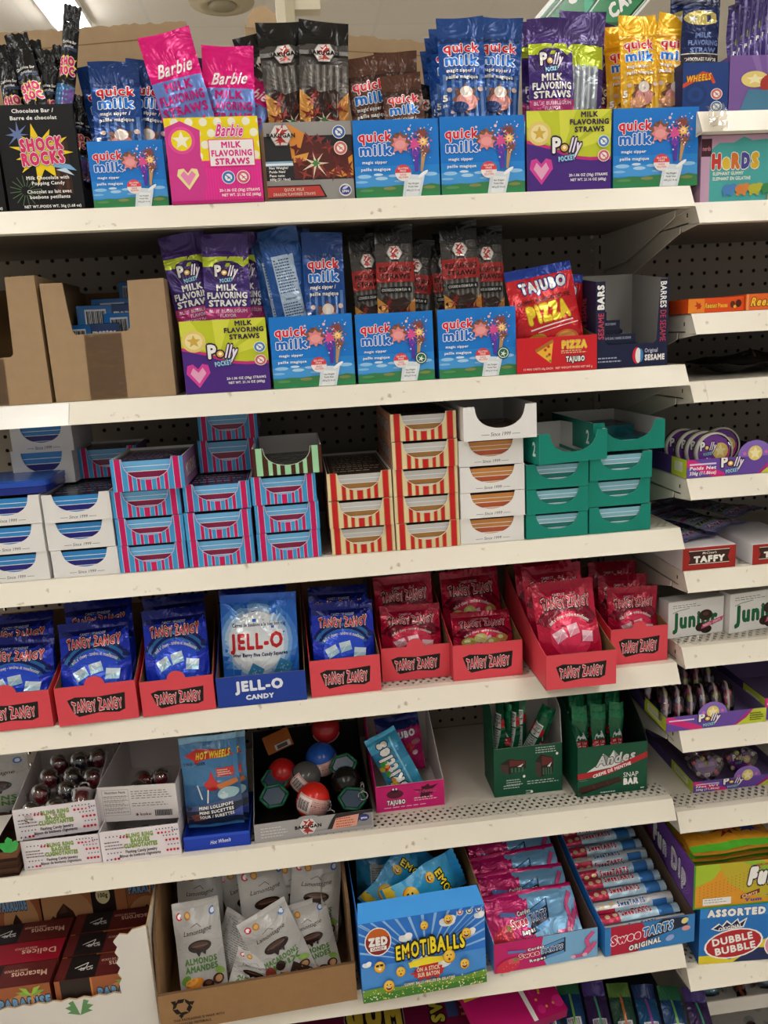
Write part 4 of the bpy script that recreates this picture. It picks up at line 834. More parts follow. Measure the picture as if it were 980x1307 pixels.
sa = ses('BARRES', WH, 'DE SESAME', '#c9455a'); sa2 = Art(100, 100, '#1c2142'); sa2.put(sa, 42, 0, 2, 1); 
carton('display_carton', 'tall navy sesame bar carton with a big cut-out front and grey inside', C_, loc, w, .13, h, h*1.13, fr, '#1c2142', '#9a9894', notch=[(0, 0), (w, 0), (w, h), (w*.89, h), (w*.84, h*.3), (w*.8, h*.27), (w*.18, h*.27), (w*.13, h*.3), (w*.13, h), (0, h)], sideart=sa2, side='#1c2142')
def sbar():
    a = Art(70, 14, '#1c2244'); a.text('SESAME BARS / BARRES DE SESAME', 34, 7, 3.4, '#cfd4e6', w=54, bold=.02); return a
SBA = sbar(); sb0 = None
for lab, x, y, z, ww in [('navy sesame bar lying in front at the bottom of the sesame carton', .048, .03, .028, .062), ('navy sesame bar beneath the front one in the sesame carton', .046, .028, .004, .066), ('navy sesame bar on the middle stack in the sesame carton', .04, .065, .05, .055), ('navy sesame bar under the middle stack in the sesame carton', .038, .062, .026, .058), ('navy sesame bar on the rear stack in the sesame carton', .034, .1, .064, .05), ('navy sesame bar under the rear stack in the sesame carton', .034, .098, .036, .05)]:
    if sb0 is None:
        sb0 = o = thing('sesame_bar', lab, 'snack bar', (0, 0, 0), group='sesame bars'); m = MB()
        m.plate([(.001, 0), (.069, 0), (.062, .02), (.012, .02)], (-.035, 0, 0), (1, 0, 0), (0, 0, 1), .026, mat('#1c2244', 'gloss')); m.plate([(.001, 0), (.069, 0), (.069, .006), (.001, .006)], (-.035, -.0004, .002), (1, 0, 0), (0, 0, 1), .0003, mat('#141834', 'gloss')); m.art(SBA, (-.034, -.0004, .006), (.066, 0, 0), (0, 0, .014), 'gloss'); obj('wrapper', m, o)
        m = MB(); m.box(-.039, .002, .001, -.0335, .024, .006, mat('#141834', 'foil')); m.box(.0335, .002, .001, .039, .024, .006, mat('#141834', 'foil')); obj('end_crimp', m, o)
    else: o = copy_tree(sb0)
    o['label'] = lab; o.location = loc+V((x, y, z)); o.scale = (ww/.07, 1, 1.1)
# far bay: thin orange boxes and black bags
def orange():
    a = Art(76, 18, '#e8521a'); a.rect(0, 0, 22, 18, '#ef8a2a'); a.star(14, 9, 6, 3, 6, '#c43a14', jit=.3); a.text('Reeses', 22, 6, 6.5, '#f6c33a', al='L', w=16, bold=.05, shear=.2, out=[('#5a2410', .05)]); a.text('Pieces', 40, 6, 5.5, '#f6c33a', al='L', w=13, bold=.05); a.circ(60, 9, 3.4, '#5a2a18', 4.5); a.circ(68, 10, 4, '#4a2012', 5); a.circ(63, 6, 2, '#f0b83c'); return a
def orange2():
    a = Art(76, 18, '#ee6a2c'); a.rect(0, 0, 3, 18, '#f59a5c'); a.text("Reese's", 5, 5, 9.5, '#f6c33a', al='L', w=38, bold=.05, shear=.25, out=[('#5a2410', .06)]); a.circ(60, 9, 7, '#f2b83a', 5); return a
z3 = RZ[2]; loc, w, h = fit(878, 950, 381, z3, .022); solid('candy_box', 'flat orange candy box with brown rounds at the shelf corner', 'candy box', loc, w, .1, h, orange(), '#e8521a', group='thin orange candy boxes', rz=.02)
loc2, w2, h2_ = fit(951, 1030, 375, z3, .02); solid('candy_box', 'flat orange candy box with yellow script, at the edge of view', 'candy box', loc2+V((.001, 0, 0)), w2, .1, h2_*1.02, orange2(), '#ee6a2c', group='thin orange candy boxes')
lb = Art(90, 60, '#2b2422'); lb.line([(10, 20), (40, 44), (80, 30)], 1.4, '#7a6a62'); lb.text('dark', 60, 24, 8, '#8a7a70', bold=.02)
pmesh('black', .11, .16, .03, lb, '#2a2321', hdr='#241e1c', hdrh=.1, seed=33)
pouch('black', 'candy_bag', 'flat black candy bag lying across the empty shelf of the far bay', 'candy bag', (XA(905, .1, RZ[3]), .13, RZ[3]+.018), (R(-90), 0, R(-80)), 'black candy bags')
pouch('black', 'candy_bag', 'second black candy bag lying behind at the edge of view', 'candy bag', (XA(952, .2, RZ[3]), .2, RZ[3]+.018), (R(-90), 0, R(-95)), 'black candy bags')
# ================================================================ third shelf: window boxes
Z3 = SZ[2]; BW, BH, BD = .1035, .0405, .22
def notch_y(x, rx=34, ry=25, H=38):
    t = (x-50)/rx
    return H if abs(t) >= 1 else H-ry*math.sqrt(1-t*t)**.8
def notch_pts(x0, x1, n):
    return [(x0+(x1-x0)*i/n, notch_y(x0+(x1-x0)*i/n)) for i in range(n+1)]
def wface(bg, st=None, edge=None, txt=None, line=None):
    a = Art(100, 38); a.poly([(0, 0), (100, 0)]+notch_pts(100, 0, 60), bg)
    for x0, x1, c in st or []:
        a.poly([(x0, 0), (x1, 0)]+notch_pts(x1, x0, 8), c)
        if edge:
            for q in (x0, x1): a.poly([(q-.45, 0), (q+.45, 0), (q+.45, notch_y(q+.45)), (q-.45, notch_y(q-.45))], edge)
    if line: a.line([p for p in notch_pts(15.6, 84.4, 40)], .8, line)
    if txt: a.text(txt, 50, 4.2, 4.4, '#241f22', w=27, bold=.0, shear=.25); a.rects([(24, 5.6, 11, .5), (66, 5.6, 11, .5)], '#4a4548')
    return a
SX = [(5, 14), (22, 28), (34, 39), (45.5, 54.5), (61, 66), (72, 78), (86, 95)]
STY = {
 'pink': (wface('#45a0da', [(*q, '#cf1560') for q in SX], '#a9dcf3', line='#e6c3da'), '#45a0da', ('#6db4e6', '#8a1a48', '#8fc8f0', '#2c2440'), '#c8b0d0'),
 'white': (wface('#eeecea', txt='Since 1999'), '#eeecea', ('#2f8ad0', '#1a1c7c', '#2f8ad0', '#26262e'), '#9aa0b8'),
 'gold': (wface('#e9d6a8', [(*q, '#c91d22') for q in SX], '#b98f45', line='#f3ead2'), '#e9d6a8', ('#c9c6c2', '#a1743a', '#dad6d0', '#3a2a24'), '#c9b8a0'),
 'orange': (wface('#efedea', txt='Since 1999'), '#efedea', ('#c9853f', '#b5552c', '#e2ab52', '#5a3420'), '#c9a080'),
 'teal': (wface('#0d8775'), '#0d8775', ('#7fb6c8', '#0b6f69', '#8fc4d6', '#1d3c40'), '#9fc8c8'),
 'mint': (wface('#4a2617', [(*q, '#a3dcae') for q in SX], None, line='#c9d8c0'), '#4a2617', ('#5a5450', '#3a2a24', '#8a8682', '#2a2422'), '#8a8a84'),
}
SIDE = {}
def wside(st, bg):
    a = Art(170, 38, bg)
    if st == 'pink': a.rects([(i*12+3, 0, 6, 38) for i in range(14)], '#cf1560')
    elif st == 'gold': a.rects([(i*12+3, 0, 6, 38) for i in range(14)], '#c91d22')
    elif st == 'mint': a.rects([(i*12+3, 0, 5, 38) for i in range(14)], '#a3dcae')
    elif st == 'teal': a.text('2', 150, 10, 18, '#e8f2ee', bold=.03)
    if st in ('pink', 'gold', 'mint'): a.text('MOUNTAINS', 85, 10, 17, '#e9e4e4', w=120, bold=.04, out=[('#3a2030', .05)])
    return a
def pack_front(b):
    a = Art(100, 34, b[1]); a.rect(0, 22, 100, 12, b[0]); a.rect(0, 21, 100, .9, '#f0eef0'); a.rect(0, 27, 100, .8, '#e6eef2'); a.rect(0, 0, 100, 13, b[2]); a.rect(0, 13, 100, .9, '#f2f0f2'); a.rect(0, 8, 100, .6, '#e8eef2'); return a
def pack_top(b, c):
    a = Art(100, 170, b[3]); a.lines(10, 150, 80, 9, 16, c, 4.5, 4); a.rect(4, 60, 92, 1.2, c); a.rects([(3, 3, 1, 164), (96, 3, 1, 164)], c); return a
_W = {}
def wproto(st, packed=True, d=BD, level=.92):
    k = (st, packed, d)
    if k not in _W:
        face, body, b, c = STY[st]; t = .0012; r = []
        m = MB(); im = mat('#efedea', 'card'); bm = mat(body, 'card')
        m.box(0, t, 0, BW, d, t, im); m.plate([(0, 0), (BW, 0), (BW, BH), (0, BH)], (0, d-t, 0), (1, 0, 0), (0, 0, 1), t, im, bm)
        m.box(0, t, t, t, d-t, BH, im); m.box(BW-t, t, t, BW, d-t, BH, im); sa = wside(st, body)
        m.art(sa, (0, d-t, 0), (0, -(d-t), 0), (0, 0, BH), 'card', .0003); m.art(sa, (BW, t, 0), (0, d-t, 0), (0, 0, BH), 'card', .0003); r.append(('carton_body', m.mesh('window_carton_'+st)))
        f = MB(); pts = [(0, 0), (BW, 0)]+[(x*BW/100, y*BH/38) for x, y in notch_pts(100, 0, 40)]
        f.plate(pts, (0, 0, 0), (1, 0, 0), (0, 0, 1), t, im, bm); f.art(face, (0, 0, 0), (BW, 0, 0), (0, 0, BH), 'card'); r.append(('window_front', f.mesh('window_front_'+st)))
        if packed:
            p = MB(); z = BH*level; y1 = d-.004; p.box(.002, .003, .0015, BW-.002, y1, z, mat(b[3], 'gloss')); p.art(pack_front(b), (.002, .003, .0015), (BW-.004, 0, 0), (0, 0, z-.0015), 'gloss'); p.art(pack_top(b, c), (.002, .003, z), (BW-.004, 0, 0), (0, y1-.003, 0), 'gloss'); r.append(('candy_pack', p.mesh('candy_pack_'+st)))
        _W[k] = r
    return _W[k]
GW = {'pink': 'pink and blue striped boxes', 'white': 'white boxes with blue windows', 'gold': 'red and gold striped boxes', 'orange': 'white boxes with orange windows', 'teal': 'teal window boxes', 'mint': 'mint and brown striped boxes'}
def wbox(st, label, loc, sx=1, sz=1, rz=0, packed=True, d=BD, sy=1, rx=0, cat='candy box'):
    r = thing('window_box', label, cat, loc, (rx, 0, rz), GW[st])
    for n, me in wproto(st, packed, d): obj(n, me, r, scale=(sx, sy, sz))
    return r
ORD = ['bottom', 'second up', 'third up', 'fourth up', 'topmost']
def column(st, px0, px1, yt, n, where, Y=.022, z0=None, d=BD, seed=0, skip=0):
    z0 = z0 if z0 is not None else Z3+.0006
    x0, x1 = XA(px0, Y, z0), XA(px1, Y, z0); w = x1-x0; H = (ZA(yt, (x0+x1)/2, Y)-z0)/n; g = random.Random(seed)
    desc = {'pink': 'pink striped candy box', 'white': 'white candy box with blue window', 'gold': 'red gold striped box', 'orange': 'white candy box with orange window', 'teal': 'teal candy box with window'}[st]
    for i in range(n):
        pos = ORD[i] if i < n-1 or n == 1 else 'top'
        wbox(st, '%s, %s, stack %s' % (desc, pos, where), (x0+g.uniform(-.001, .001), Y+g.uniform(-.002, .003), z0+i*H), w/BW*.995, H/BH*.985, g.uniform(-.012, .012), d=d)
    return z0+n*H
zA = column('white', -22, 65, 634, 3, 'under the blue tin', seed=1)
zB = column('white', 68, 153, 629, 3, 'touching the tallest pink stack', seed=2)
zC = column('pink', 155, 241, 624, 3, 'touching the white boxes', seed=3)
zD = column('pink', 243, 327, 616, 3, 'just before the mint tray stack', seed=4)
zE = column('pink', 330, 411, 606, 3, 'under the mint striped tray', seed=5)
zF = column('gold', 424, 505, 602, 3, 'of only three boxes', seed=6)
zG = column('gold', 507, 588, 526, 5, 'of five boxes', seed=7)
zH = column('orange', 589, 670, 560, 4, 'beside the teal boxes', seed=8)
zI = column('teal', 672, 750, 590, 3, 'beside the orange window boxes', seed=9)
zJ = column('teal', 752, 830, 577, 3, 'nearest the shelf joint', seed=10)
def onstack(st, label, px0, px1, yt, z, Y, rz=0, packed=True, d=.15, n=1, sy=1):
    x0, x1 = XA(px0, Y, z), XA(px1, Y, z); H = ZA(yt, (x0+x1)/2, Y)-z
    return wbox(st, label, (x0, Y, z+.0008), (x1-x0)/BW, H/BH, rz, packed, d, sy)
onstack('pink', 'pink and blue striped box jutting out on top of the tallest pink stack', 145, 237, 585, zC, .006, -.02, d=.13)
onstack('white', 'white candy box with blue window, lower of two behind the blue tin', 20, 97, 575, zB, .12, 0, d=.12)
z = zB+ZA(575, -.95, .12)-zB; 
onstack('white', 'white candy box with blue window, upper of two behind the blue tin', 17, 95, 542, z, .12, 0, d=.12)
onstack('pink', 'pink and blue striped candy box lying behind the white stack', 104, 178, 571, zB, .15, 0, d=.09)
onstack('pink', 'pink striped candy box, lower of two stacked behind the middle pink stack', 256, 331, 561, zD, .12, 0, d=.12)
z = ZA(561, -.7, .12)
onstack('pink', 'pink striped candy box, upper of two stacked behind the middle pink stack', 255, 330, 528, z, .12, 0, d=.12)
onstack('mint', 'open tray with mint and brown stripes on top of the pink boxes', 324, 412, 571, zE, .018, 0, False, d=.16)
x0 = XA(330, .02, zE); bx = thing('snack_bar', 'dark wrapped bar lying inside the mint and brown tray', 'snack bar', (x0+.006, .028, zE+.003)); m = MB(); m.box(0, 0, 0, .085, .13, .012, mat('#3a2a24', 'foil')); obj('wrapper', m, bx); m = MB(); m.box(.01, .01, .012, .075, .1, .0126, mat('#8c8a86', 'shiny')); obj('foil_label', m, bx)
onstack('orange', 'white open tray jutting out on top of the orange window boxes', 592, 685, 518, zH, .002, .0, False, d=.19)
x0 = XA(600, .02, zH); bx = thing('snack_bar', 'orange wrapped bar lying in the jutting white tray', 'snack bar', (x0, .012, zH+.003)); m = MB(); m.box(0, 0, 0, .095, .15, .012, mat('#6a4a34', 'foil')); obj('wrapper', m, bx); m = MB(); m.box(0, -.0005, .001, .095, 0, .011, mat('#d98a3c', 'gloss')); obj('wrapper_edge', m, bx)
zt_ = zI+.001
x0 = XA(690, -.006, zI)
wbox('teal', 'empty teal tray set askew on top of the stack beside the orange window boxes', (x0, .0, zt_), 1.12, 1.16, R(9), False, .15)
onstack('teal', 'half full teal tray on top of the stack nearest the shelf joint', 757, 848, 538, zJ, .03, .0, False, d=.2)
x0 = XA(764, .05, zJ); bx = thing('snack_bar', 'teal wrapped bar lying in the half full teal tray', 'snack bar', (x0, .05, zJ+.003)); m = MB(); m.box(0, 0, 0, .092, .16, .016, mat('#1f5560', 'foil')); m.box(.005, .06, .016, .085, .15, .028, mat('#16606a', 'foil')); obj('wrapper', m, bx); m = MB(); m.box(0, -.0006, .004, .092, 0, .012, mat('#9fd0da', 'gloss')); obj('wrapper_edge', m, bx)
# blue tin
x0, x1 = XA(-40, .03, zA), XA(62, .03, zA); t = thing('candy_tin', 'glossy blue tin lying on the white boxes at the start of the third shelf', 'tin', (x0, .024, zA+.001)); w = x1-x0; h = ZA(613, x1, .03)-zA
def rr(w, d, r, n=5):
    p = []
    for cx, cy, a in ((w-r, r, -PI/2), (w-r, d-r, 0), (r, d-r, PI/2), (r, r, PI)): p += [(cx+r*math.cos(a+PI/2*i/n), cy+r*math.sin(a+PI/2*i/n)) for i in range(n+1)]
    return p
m = MB(); m.plate(rr(w, .12, .015), (0, 0, h*.55), (1, 0, 0), (0, 1, 0), h*.55, mat('#1a2c86', 'plastic')); obj('tin_base', m, t)
m = MB(); m.plate(rr(w+.002, .122, .016), (-.001, -.001, h), (1, 0, 0), (0, 1, 0), h*.42, mat('#2450b8', 'plastic')); m.plate(rr(w-.012, .108, .012), (.006, .006, h+.0008), (1, 0, 0), (0, 1, 0), .0008, mat('#2e6fd0', 'plastic')); obj('tin_lid', m, t)
# far bay: round tins in a tray, taffy boxes
def polly_tray(nm):
    a = Art(120, 22, '#6a4aa4'); a.poly([(0, 22), (6, 22), (42, 4), (44, 0), (30, 0), (0, 14)], '#d8287e'); a.poly([(84, 0), (120, 0), (120, 22), (104, 22), (96, 10)], '#c3cf36'); a.poly([(80, 0), (84, 0), (96, 10), (104, 22), (100, 22)], '#b02a8a')
    for i, t in enumerate(nm): a.text(t, 3, 9.5-i*6, 4, WH, al='L', w=30, bold=.04, shear=.15)
    a.rect(3, 15, 30, 2, '#e6d8f0'); polly_logo(a, 52, 11, 8.5); a.lines(100, 15, 17, 4, 3.4, '#3a4020', 1.6); return a
def tray(label, px0, px1, yt, Zs, Y, d, nm, hd, group):
    loc, w, h = fit(px0, px1, yt, Zs, Y); a = polly_tray(nm)
    sd = Art(100, 22, '#5a3f8c'); sd.rect(70, 0, 30, 22, '#c3cf36'); sd.rect(76, 6, 16, 12, '#dfe3c8')
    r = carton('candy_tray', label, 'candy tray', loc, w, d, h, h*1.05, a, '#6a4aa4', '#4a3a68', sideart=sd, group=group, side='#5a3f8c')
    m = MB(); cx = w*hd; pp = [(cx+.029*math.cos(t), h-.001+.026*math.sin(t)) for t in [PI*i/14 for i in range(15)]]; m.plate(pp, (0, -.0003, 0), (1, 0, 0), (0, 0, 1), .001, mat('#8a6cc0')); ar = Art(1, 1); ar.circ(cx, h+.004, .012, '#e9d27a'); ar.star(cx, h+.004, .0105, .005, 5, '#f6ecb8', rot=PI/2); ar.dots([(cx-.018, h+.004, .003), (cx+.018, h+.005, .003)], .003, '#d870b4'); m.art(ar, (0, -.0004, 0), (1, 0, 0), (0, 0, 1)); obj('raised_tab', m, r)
    return loc, w, h
GT = 'purple candy trays of the far bay'
tl, tw, th = tray('purple and lime tray of round tins in the far bay', 876, 1010, 583, RZ[4], .02, .17, ('Poids Net', '336g (11.86oz)'), .64, GT)
def tin_art():
    a = Art(100, 100); a.circ(50, 50, 50, '#7a3fa0'); a.circ(50, 50, 50, '#c9438e', a0=-2.2, a1=.2); a.circ(70, 52, 24, '#eacb6a'); a.star(70, 52, 20, 9, 5, '#f6e6a8', rot=PI/2); polly_logo(a, 34, 56, 17); a.text('3+', 34, 24, 10, WH, bold=.05); return a
TA = tin_art(); pr = None
def disc_tin(rad, t, face, nm, heart=False):
    r = thing(nm, '', '', (0, 0, 0)); m = MB()
    m.lathe([(0, 0), (rad*.96, 0), (rad, t*.15), (rad, t*.5)], mat('#7a6a72', 'plastic'), 32, axis='y'); obj('tin_back', m, r)
    m = MB(); m.lathe([(rad*1.01, t*.5), (rad*1.01, t*.85), (rad*.97, t), (rad*.86, t*1.02)], mat('#c9c2b8', 'plastic'), 32, axis='y'); obj('clear_rim', m, r)
    m = MB(); m.art(face, (-rad*.86, 0, -rad*.86), (rad*1.72, 0, 0), (0, 0, rad*1.72), 'gloss'); o = obj('printed_face', m, r, loc=(0, 0, 0))
    return r
def place_tins():
    global pr
    rad = .0325
    for lab, x, y, z, rz in [('round clear tin with printed face at the front of the tray', .058, .022, 0, 0.02), ('round clear tin edge right behind the front tin', .052, .042, 0, .02), ('round clear tin edge third from the front', .046, .062, 0, .05), ('round clear tin rearmost in its row in the tray', .04, .09, 0, .02), ('round clear tin standing behind, second row of the tray', .1, .075, 0, -.05)]:
        if pr is None:
            pr = o = thing('round_tin', lab, 'tin', group='round tins in the tray')
            m = MB(); m.lathe([(0, .014), (rad*.93, .014), (rad, .011), (rad, .006), (rad*.97, .002), (rad*.9, 0)], clear('#efe6ea', .18, .1, .2), 32, axis='y'); obj('clear_case', m, o)
            m = MB(); m.lathe([(0, .003), (rad*.86, .003), (rad*.86, .006), (0, .006)], mat('#8a4a94', 'gloss'), 32, axis='y'); m.art(TA, (-rad*.86, .0026, -rad*.86), (rad*1.72, 0, 0), (0, 0, rad*1.72), 'gloss'); obj('printed_insert', m, o)
            m = MB(); m.lathe([(rad*.9, -.0005), (rad*.98, -.0005), (rad, .003), (rad, .006)], mat('#cfc8be', 'plastic'), 32, axis='y'); obj('tin_rim', m, o)
        else: o = copy_tree(pr)
        o['label'] = lab; o.location = tl+V((x, y, rad+.003+z)); o.rotation_euler = (0, 0, rz)
place_tins()
def taffy():
    a = Art(68, 30, '#a3261f'); a.poly([(7, 7), (61, 7), (58, 15), (61, 26), (7, 26), (10, 15)], '#3a2018'); a.rects([(8, 7.5, 52, .8), (8, 25, 52, .8)], '#efe6d6'); a.text("McCraw's", 34, 20.5, 3.2, '#efe6d6', w=18, shear=.25); a.text('TAFFY', 34, 10, 8.2, '#f3efe6', w=40, bold=.07); return a
for i, (x0, x1, lab) in enumerate([(870.5, 938, 'white sided box with red brown front and white capital letters at the shelf corner'), (959.5, 1028, 'white sided box with red brown front, second one, cut by the edge of view')]):
    loc, w, h = fit(x0, x1, 698-i*5, RZ[5], .02); solid('taffy_box', lab, 'candy box', loc, w, .14, h, taffy(), '#e9e4e6', group='taffy boxes')
def wrapart():
    a = Art(60, 150, '#8e8eb8'); g = random.Random(4)
    for i in range(12): y = 6+i*12; a.rect(0, y, 60, 5, g.choice(['#7fa05f', '#a8486c', '#7f97c4', '#6f8f62'])); a.text('TAFFY CHEW', 30, y+.5, 6, g.choice(['#2c3550', '#b9c6d8', '#402038']), w=56, bold=.04)
    return a
pmesh('slab', .085, .23, .008, wrapart(), '#7a7aa4', hdr='#c9c2cc', hdrh=.1, seed=41)
zt6 = ZA(698, .08, .02)
for i, (x, y, rz, dz, lab) in enumerate([(900, .03, 12, .006, 'long flat taffy strip draped over the gap between taffy boxes'), (940, .04, 22, .014, 'long flat taffy strip lying across the first, bright end forward'), (885, .1, 8, .006, 'long flat taffy strip pushed back in the shadow'), (965, .1, 28, .018, 'long flat taffy strip topmost at the edge of view')]):
    pouch('slab', 'taffy_strip', lab, 'candy strip', (XA(x, y, zt6), y+.02, zt6+dz*1.6), (R(-90), 0, R(180-180+rz)), 'taffy strips')
# ================================================================ fourth shelf: red tangy cartons
Z4 = SZ[3]; GZ = 'red candy bag cartons'
def tz_logo(a, x, y, h, w, rot=0, black=True):
    a.text('TANGY ZANGY', x, y, h, '#cc2a40', w=w, bold=.04, wav=(.14, .35, .5), rot=rot, out=([('#17100f', .09)] if black else [('#1c0f18', .12)])+[('#f6f0ee', .04)])
def tz_front():
    a = Art(100, 46, '#e04a56'); a.poly([(14, 30), (24, 33), (50, 31), (86, 33), (84, 13), (76, 10), (52, 12), (26, 9), (20, 14)], '#17100f'); tz_logo(a, 50, 15, 13, 62); return a
TZF = tz_front()
def open_carton(label, bl, br, yt, Zs, d, hb, front, body, inner='#8a6a45', tab=0, curve=1.3, rz=None, group=None, name='display_carton', cat='display carton', sidecol=None, notch=None, Y=None, hmul=1, sideart=None, kind='card'):
    if Y is not None: loc, w, h = fit(bl[0], br[0], yt, Zs, Y); r = 0
    else:
        loc, w, r = base2(bl, br, Zs); h = ZA(yt, loc.x+math.cos(r)*w/2, loc.y+math.sin(r)*w/2)-Zs
    loc.z = Zs+.0006; rz = r if rz is None else rz; h *= hmul
    BOXES.append((loc.copy(), w, d, rz, Zs))
    n = None
    if tab:
        tr = w*.125; n = [(0, 0), (w, 0), (w, h)]+[(w/2+tr*math.cos(PI*i/12), h+tr*.9*math.sin(PI*i/12)) for i in range(13)]+[(0, h)]
    if notch: n = notch(w, h)
    t = carton(name, label, cat, loc, w, d, h, hb, front, body, inner, rz=rz, group=group, curve=curve, notch=n, side=sidecol, sideart=sideart, kind=kind)
    return t, loc, w, h
def tzbag(blue):
    bg, dk, lt, sk = ('#1733c4', '#0a1766', '#2a52e0', '#a9d0e6') if blue else ('#c0123a', '#6e0a24', '#e03058', '#e59aae')
    a = Art(100, 104, bg); a.rect(0, 97, 100, 7, dk if blue else '#a00f30'); a.text('CANDY / FRIANDISE', 50, 96, 3.6, '#cfd6ee' if blue else '#f2cdd6', w=38, bold=.02)
    for i in range(4): a.circ(50, 54-i*1.5, 52-i*4, (dk, '#2b6fb4' if blue else '#8c0d2c')[i % 2], 36-i*2.6, a0=.25, a1=PI-.25)
    a.circ(50, 46, 35, lt, 30); tz_logo(a, 50, 81, 12.5, 80, black=False); a.text("soft n' chewy - tendres et moelleuses", 50, 69, 5, WH, w=70, arc=62, bold=.02)
    for x, y, r in [(29, 46, .5), (52, 52, .25), (76, 42, -.1)]:
        p = [(x+12*math.cos(r+q)*1.05, y+11*math.sin(r+q)) for q in (.6, 2.4, 3.8, 5.6)]; a.poly(p, sk); a.poly([p[0], p[1], ((p[1][0]+p[2][0])/2, (p[1][1]+p[2][1])/2), ((p[0][0]+p[3][0])/2, (p[0][1]+p[3][1])/2)], '#d6e9f2' if blue else '#f3c3cf'); a.line([p[0], p[2]], .8, '#f0f6fa' if blue else '#fbe4ea')
    return a
pmesh('tzb', .118, .152, .03, tzbag(True), '#1730b4', hdr='#0d1a74', hdrh=.09, seed=51, jag=.0015)
pmesh('tzr', .118, .152, .03, tzbag(False), '#b01236', hdr='#9a0e2e', hdrh=.09, seed=52, jag=.0015)
def tz2():
    a = tzbag(False)
    for x, y, c in [(22, 50, '#c9c05a'), (42, 56, '#d8d27a'), (62, 46, '#b8b050'), (80, 54, '#c98a4a')]: a.circ(x, y, 11, c, 9); a.circ(x-2, y+2, 5, '#ece6b0', 4)
    return a
pmesh('tzm', .118, .152, .03, tz2(), '#b01236', hdr='#9a0e2e', hdrh=.09, seed=53, jag=.0015)
def jello():
    a = Art(100, 110, '#2a6fd6')
    for r, c in ((54, '#4a8ae0'), (48, '#7fb0ea'), (43, '#b9d4f0'), (38, '#e9eff6')): a.circ(46, 60, r, c, r*1.0)
    a.text('Carres de bonbons a la bleu bon sur', 50, 80, 4.4, '#1c2a58', w=72, bold=.03); a.text('JELL-O', 46, 53, 19, '#c21f2a', w=72, bold=.05, out=[('#f7f2f0', .03)]); a.text('Sour Berry Five Candy Squares', 50, 43, 4.6, '#1c2a58', w=74, bold=.04)
    for x, y, s in [(42, 22, 13), (80, 26, 13), (16, 10, 9)]: a.poly([(x-s, y-s*.5), (x-s*.2, y+s), (x+s, y+s*.3), (x+s*.4, y-s)], '#3f8fc4'); a.dots([(x+s*.25*math.cos(k*2.4)*k/4, y+s*.25*math.sin(k*2.4)*k/4) for k in range(9)], 1.1, '#8fc8e4', 6)
    return a
pmesh('jell', .122, .16, .03, jello(), '#2a62c8', hdr='#2b63cc', hdrh=.08, seed=54)
GBG = 'foil candy bags in the red and blue cartons'
def zbag(key, label, t, l, Y, dY=.04, sx=1, yaw=0, sz=1): return hang(key, 'candy_bag', label, 'candy bag', t, l, Y, dY, GBG, sx, yaw, zmin=Z4+.002, sz=sz)
F1 = dict(d=.2, hb=.125, front=TZF, body='#e04a56', group=GZ)
open_carton('red carton with blue foil bags first on the fourth shelf, partly cropped', (-40, 938), (69, 927), 886, Z4, tab=1, **F1)
open_carton('red carton with blue foil bags next to the cropped red carton', (76, 928), (178, 916), 874, Z4, tab=1, **F1)
open_carton('red carton with blue foil bags standing against the blue carton', (183, 916), (276, 905), 866.5, Z4, tab=1, **F1)
def jf():
    a = Art(114, 46, '#1c3f9c'); a.text('JELL-O', 54, 23, 15, '#e9edf6', w=62, bold=.06); a.text('CANDY', 54, 9, 7, '#e9edf6', w=36, bold=.06); return a
open_carton('blue carton with a white capital letter logo holding one large blue bag', (279, 904.5), (392, 893), 861, Z4, .19, .14, jf(), '#1c3f9c', group='blue gelatin candy carton')
open_carton('red carton with blue foil bags between the blue carton and red bags', (398, 891), (487, 881), 840, Z4, d=.19, hb=.135, front=TZF, body='#e04a56', group=GZ)
open_carton('red carton with red foil bags set back from the edge, round tab on its front', (488.5, 871), (575, 863), 825, Z4, tab=1, **F1)
open_carton('red carton with red foil bags showing green and yellow sweets', (579, 870), (667, 861), 821, Z4, **F1)
open_carton('red carton jutting out over the shelf edge with bright red foil bags', (697, 882), (782, 869), 832, Z4, d=.24, hb=.135, front=TZF, body='#e04a56', group=GZ, rz=.0)
open_carton('red carton with red foil bags last before the shelf joint', (779, 850), (851, 842), 801, Z4, tab=1, d=.18, hb=.12, front=TZF, body='#e04a56', group=GZ)
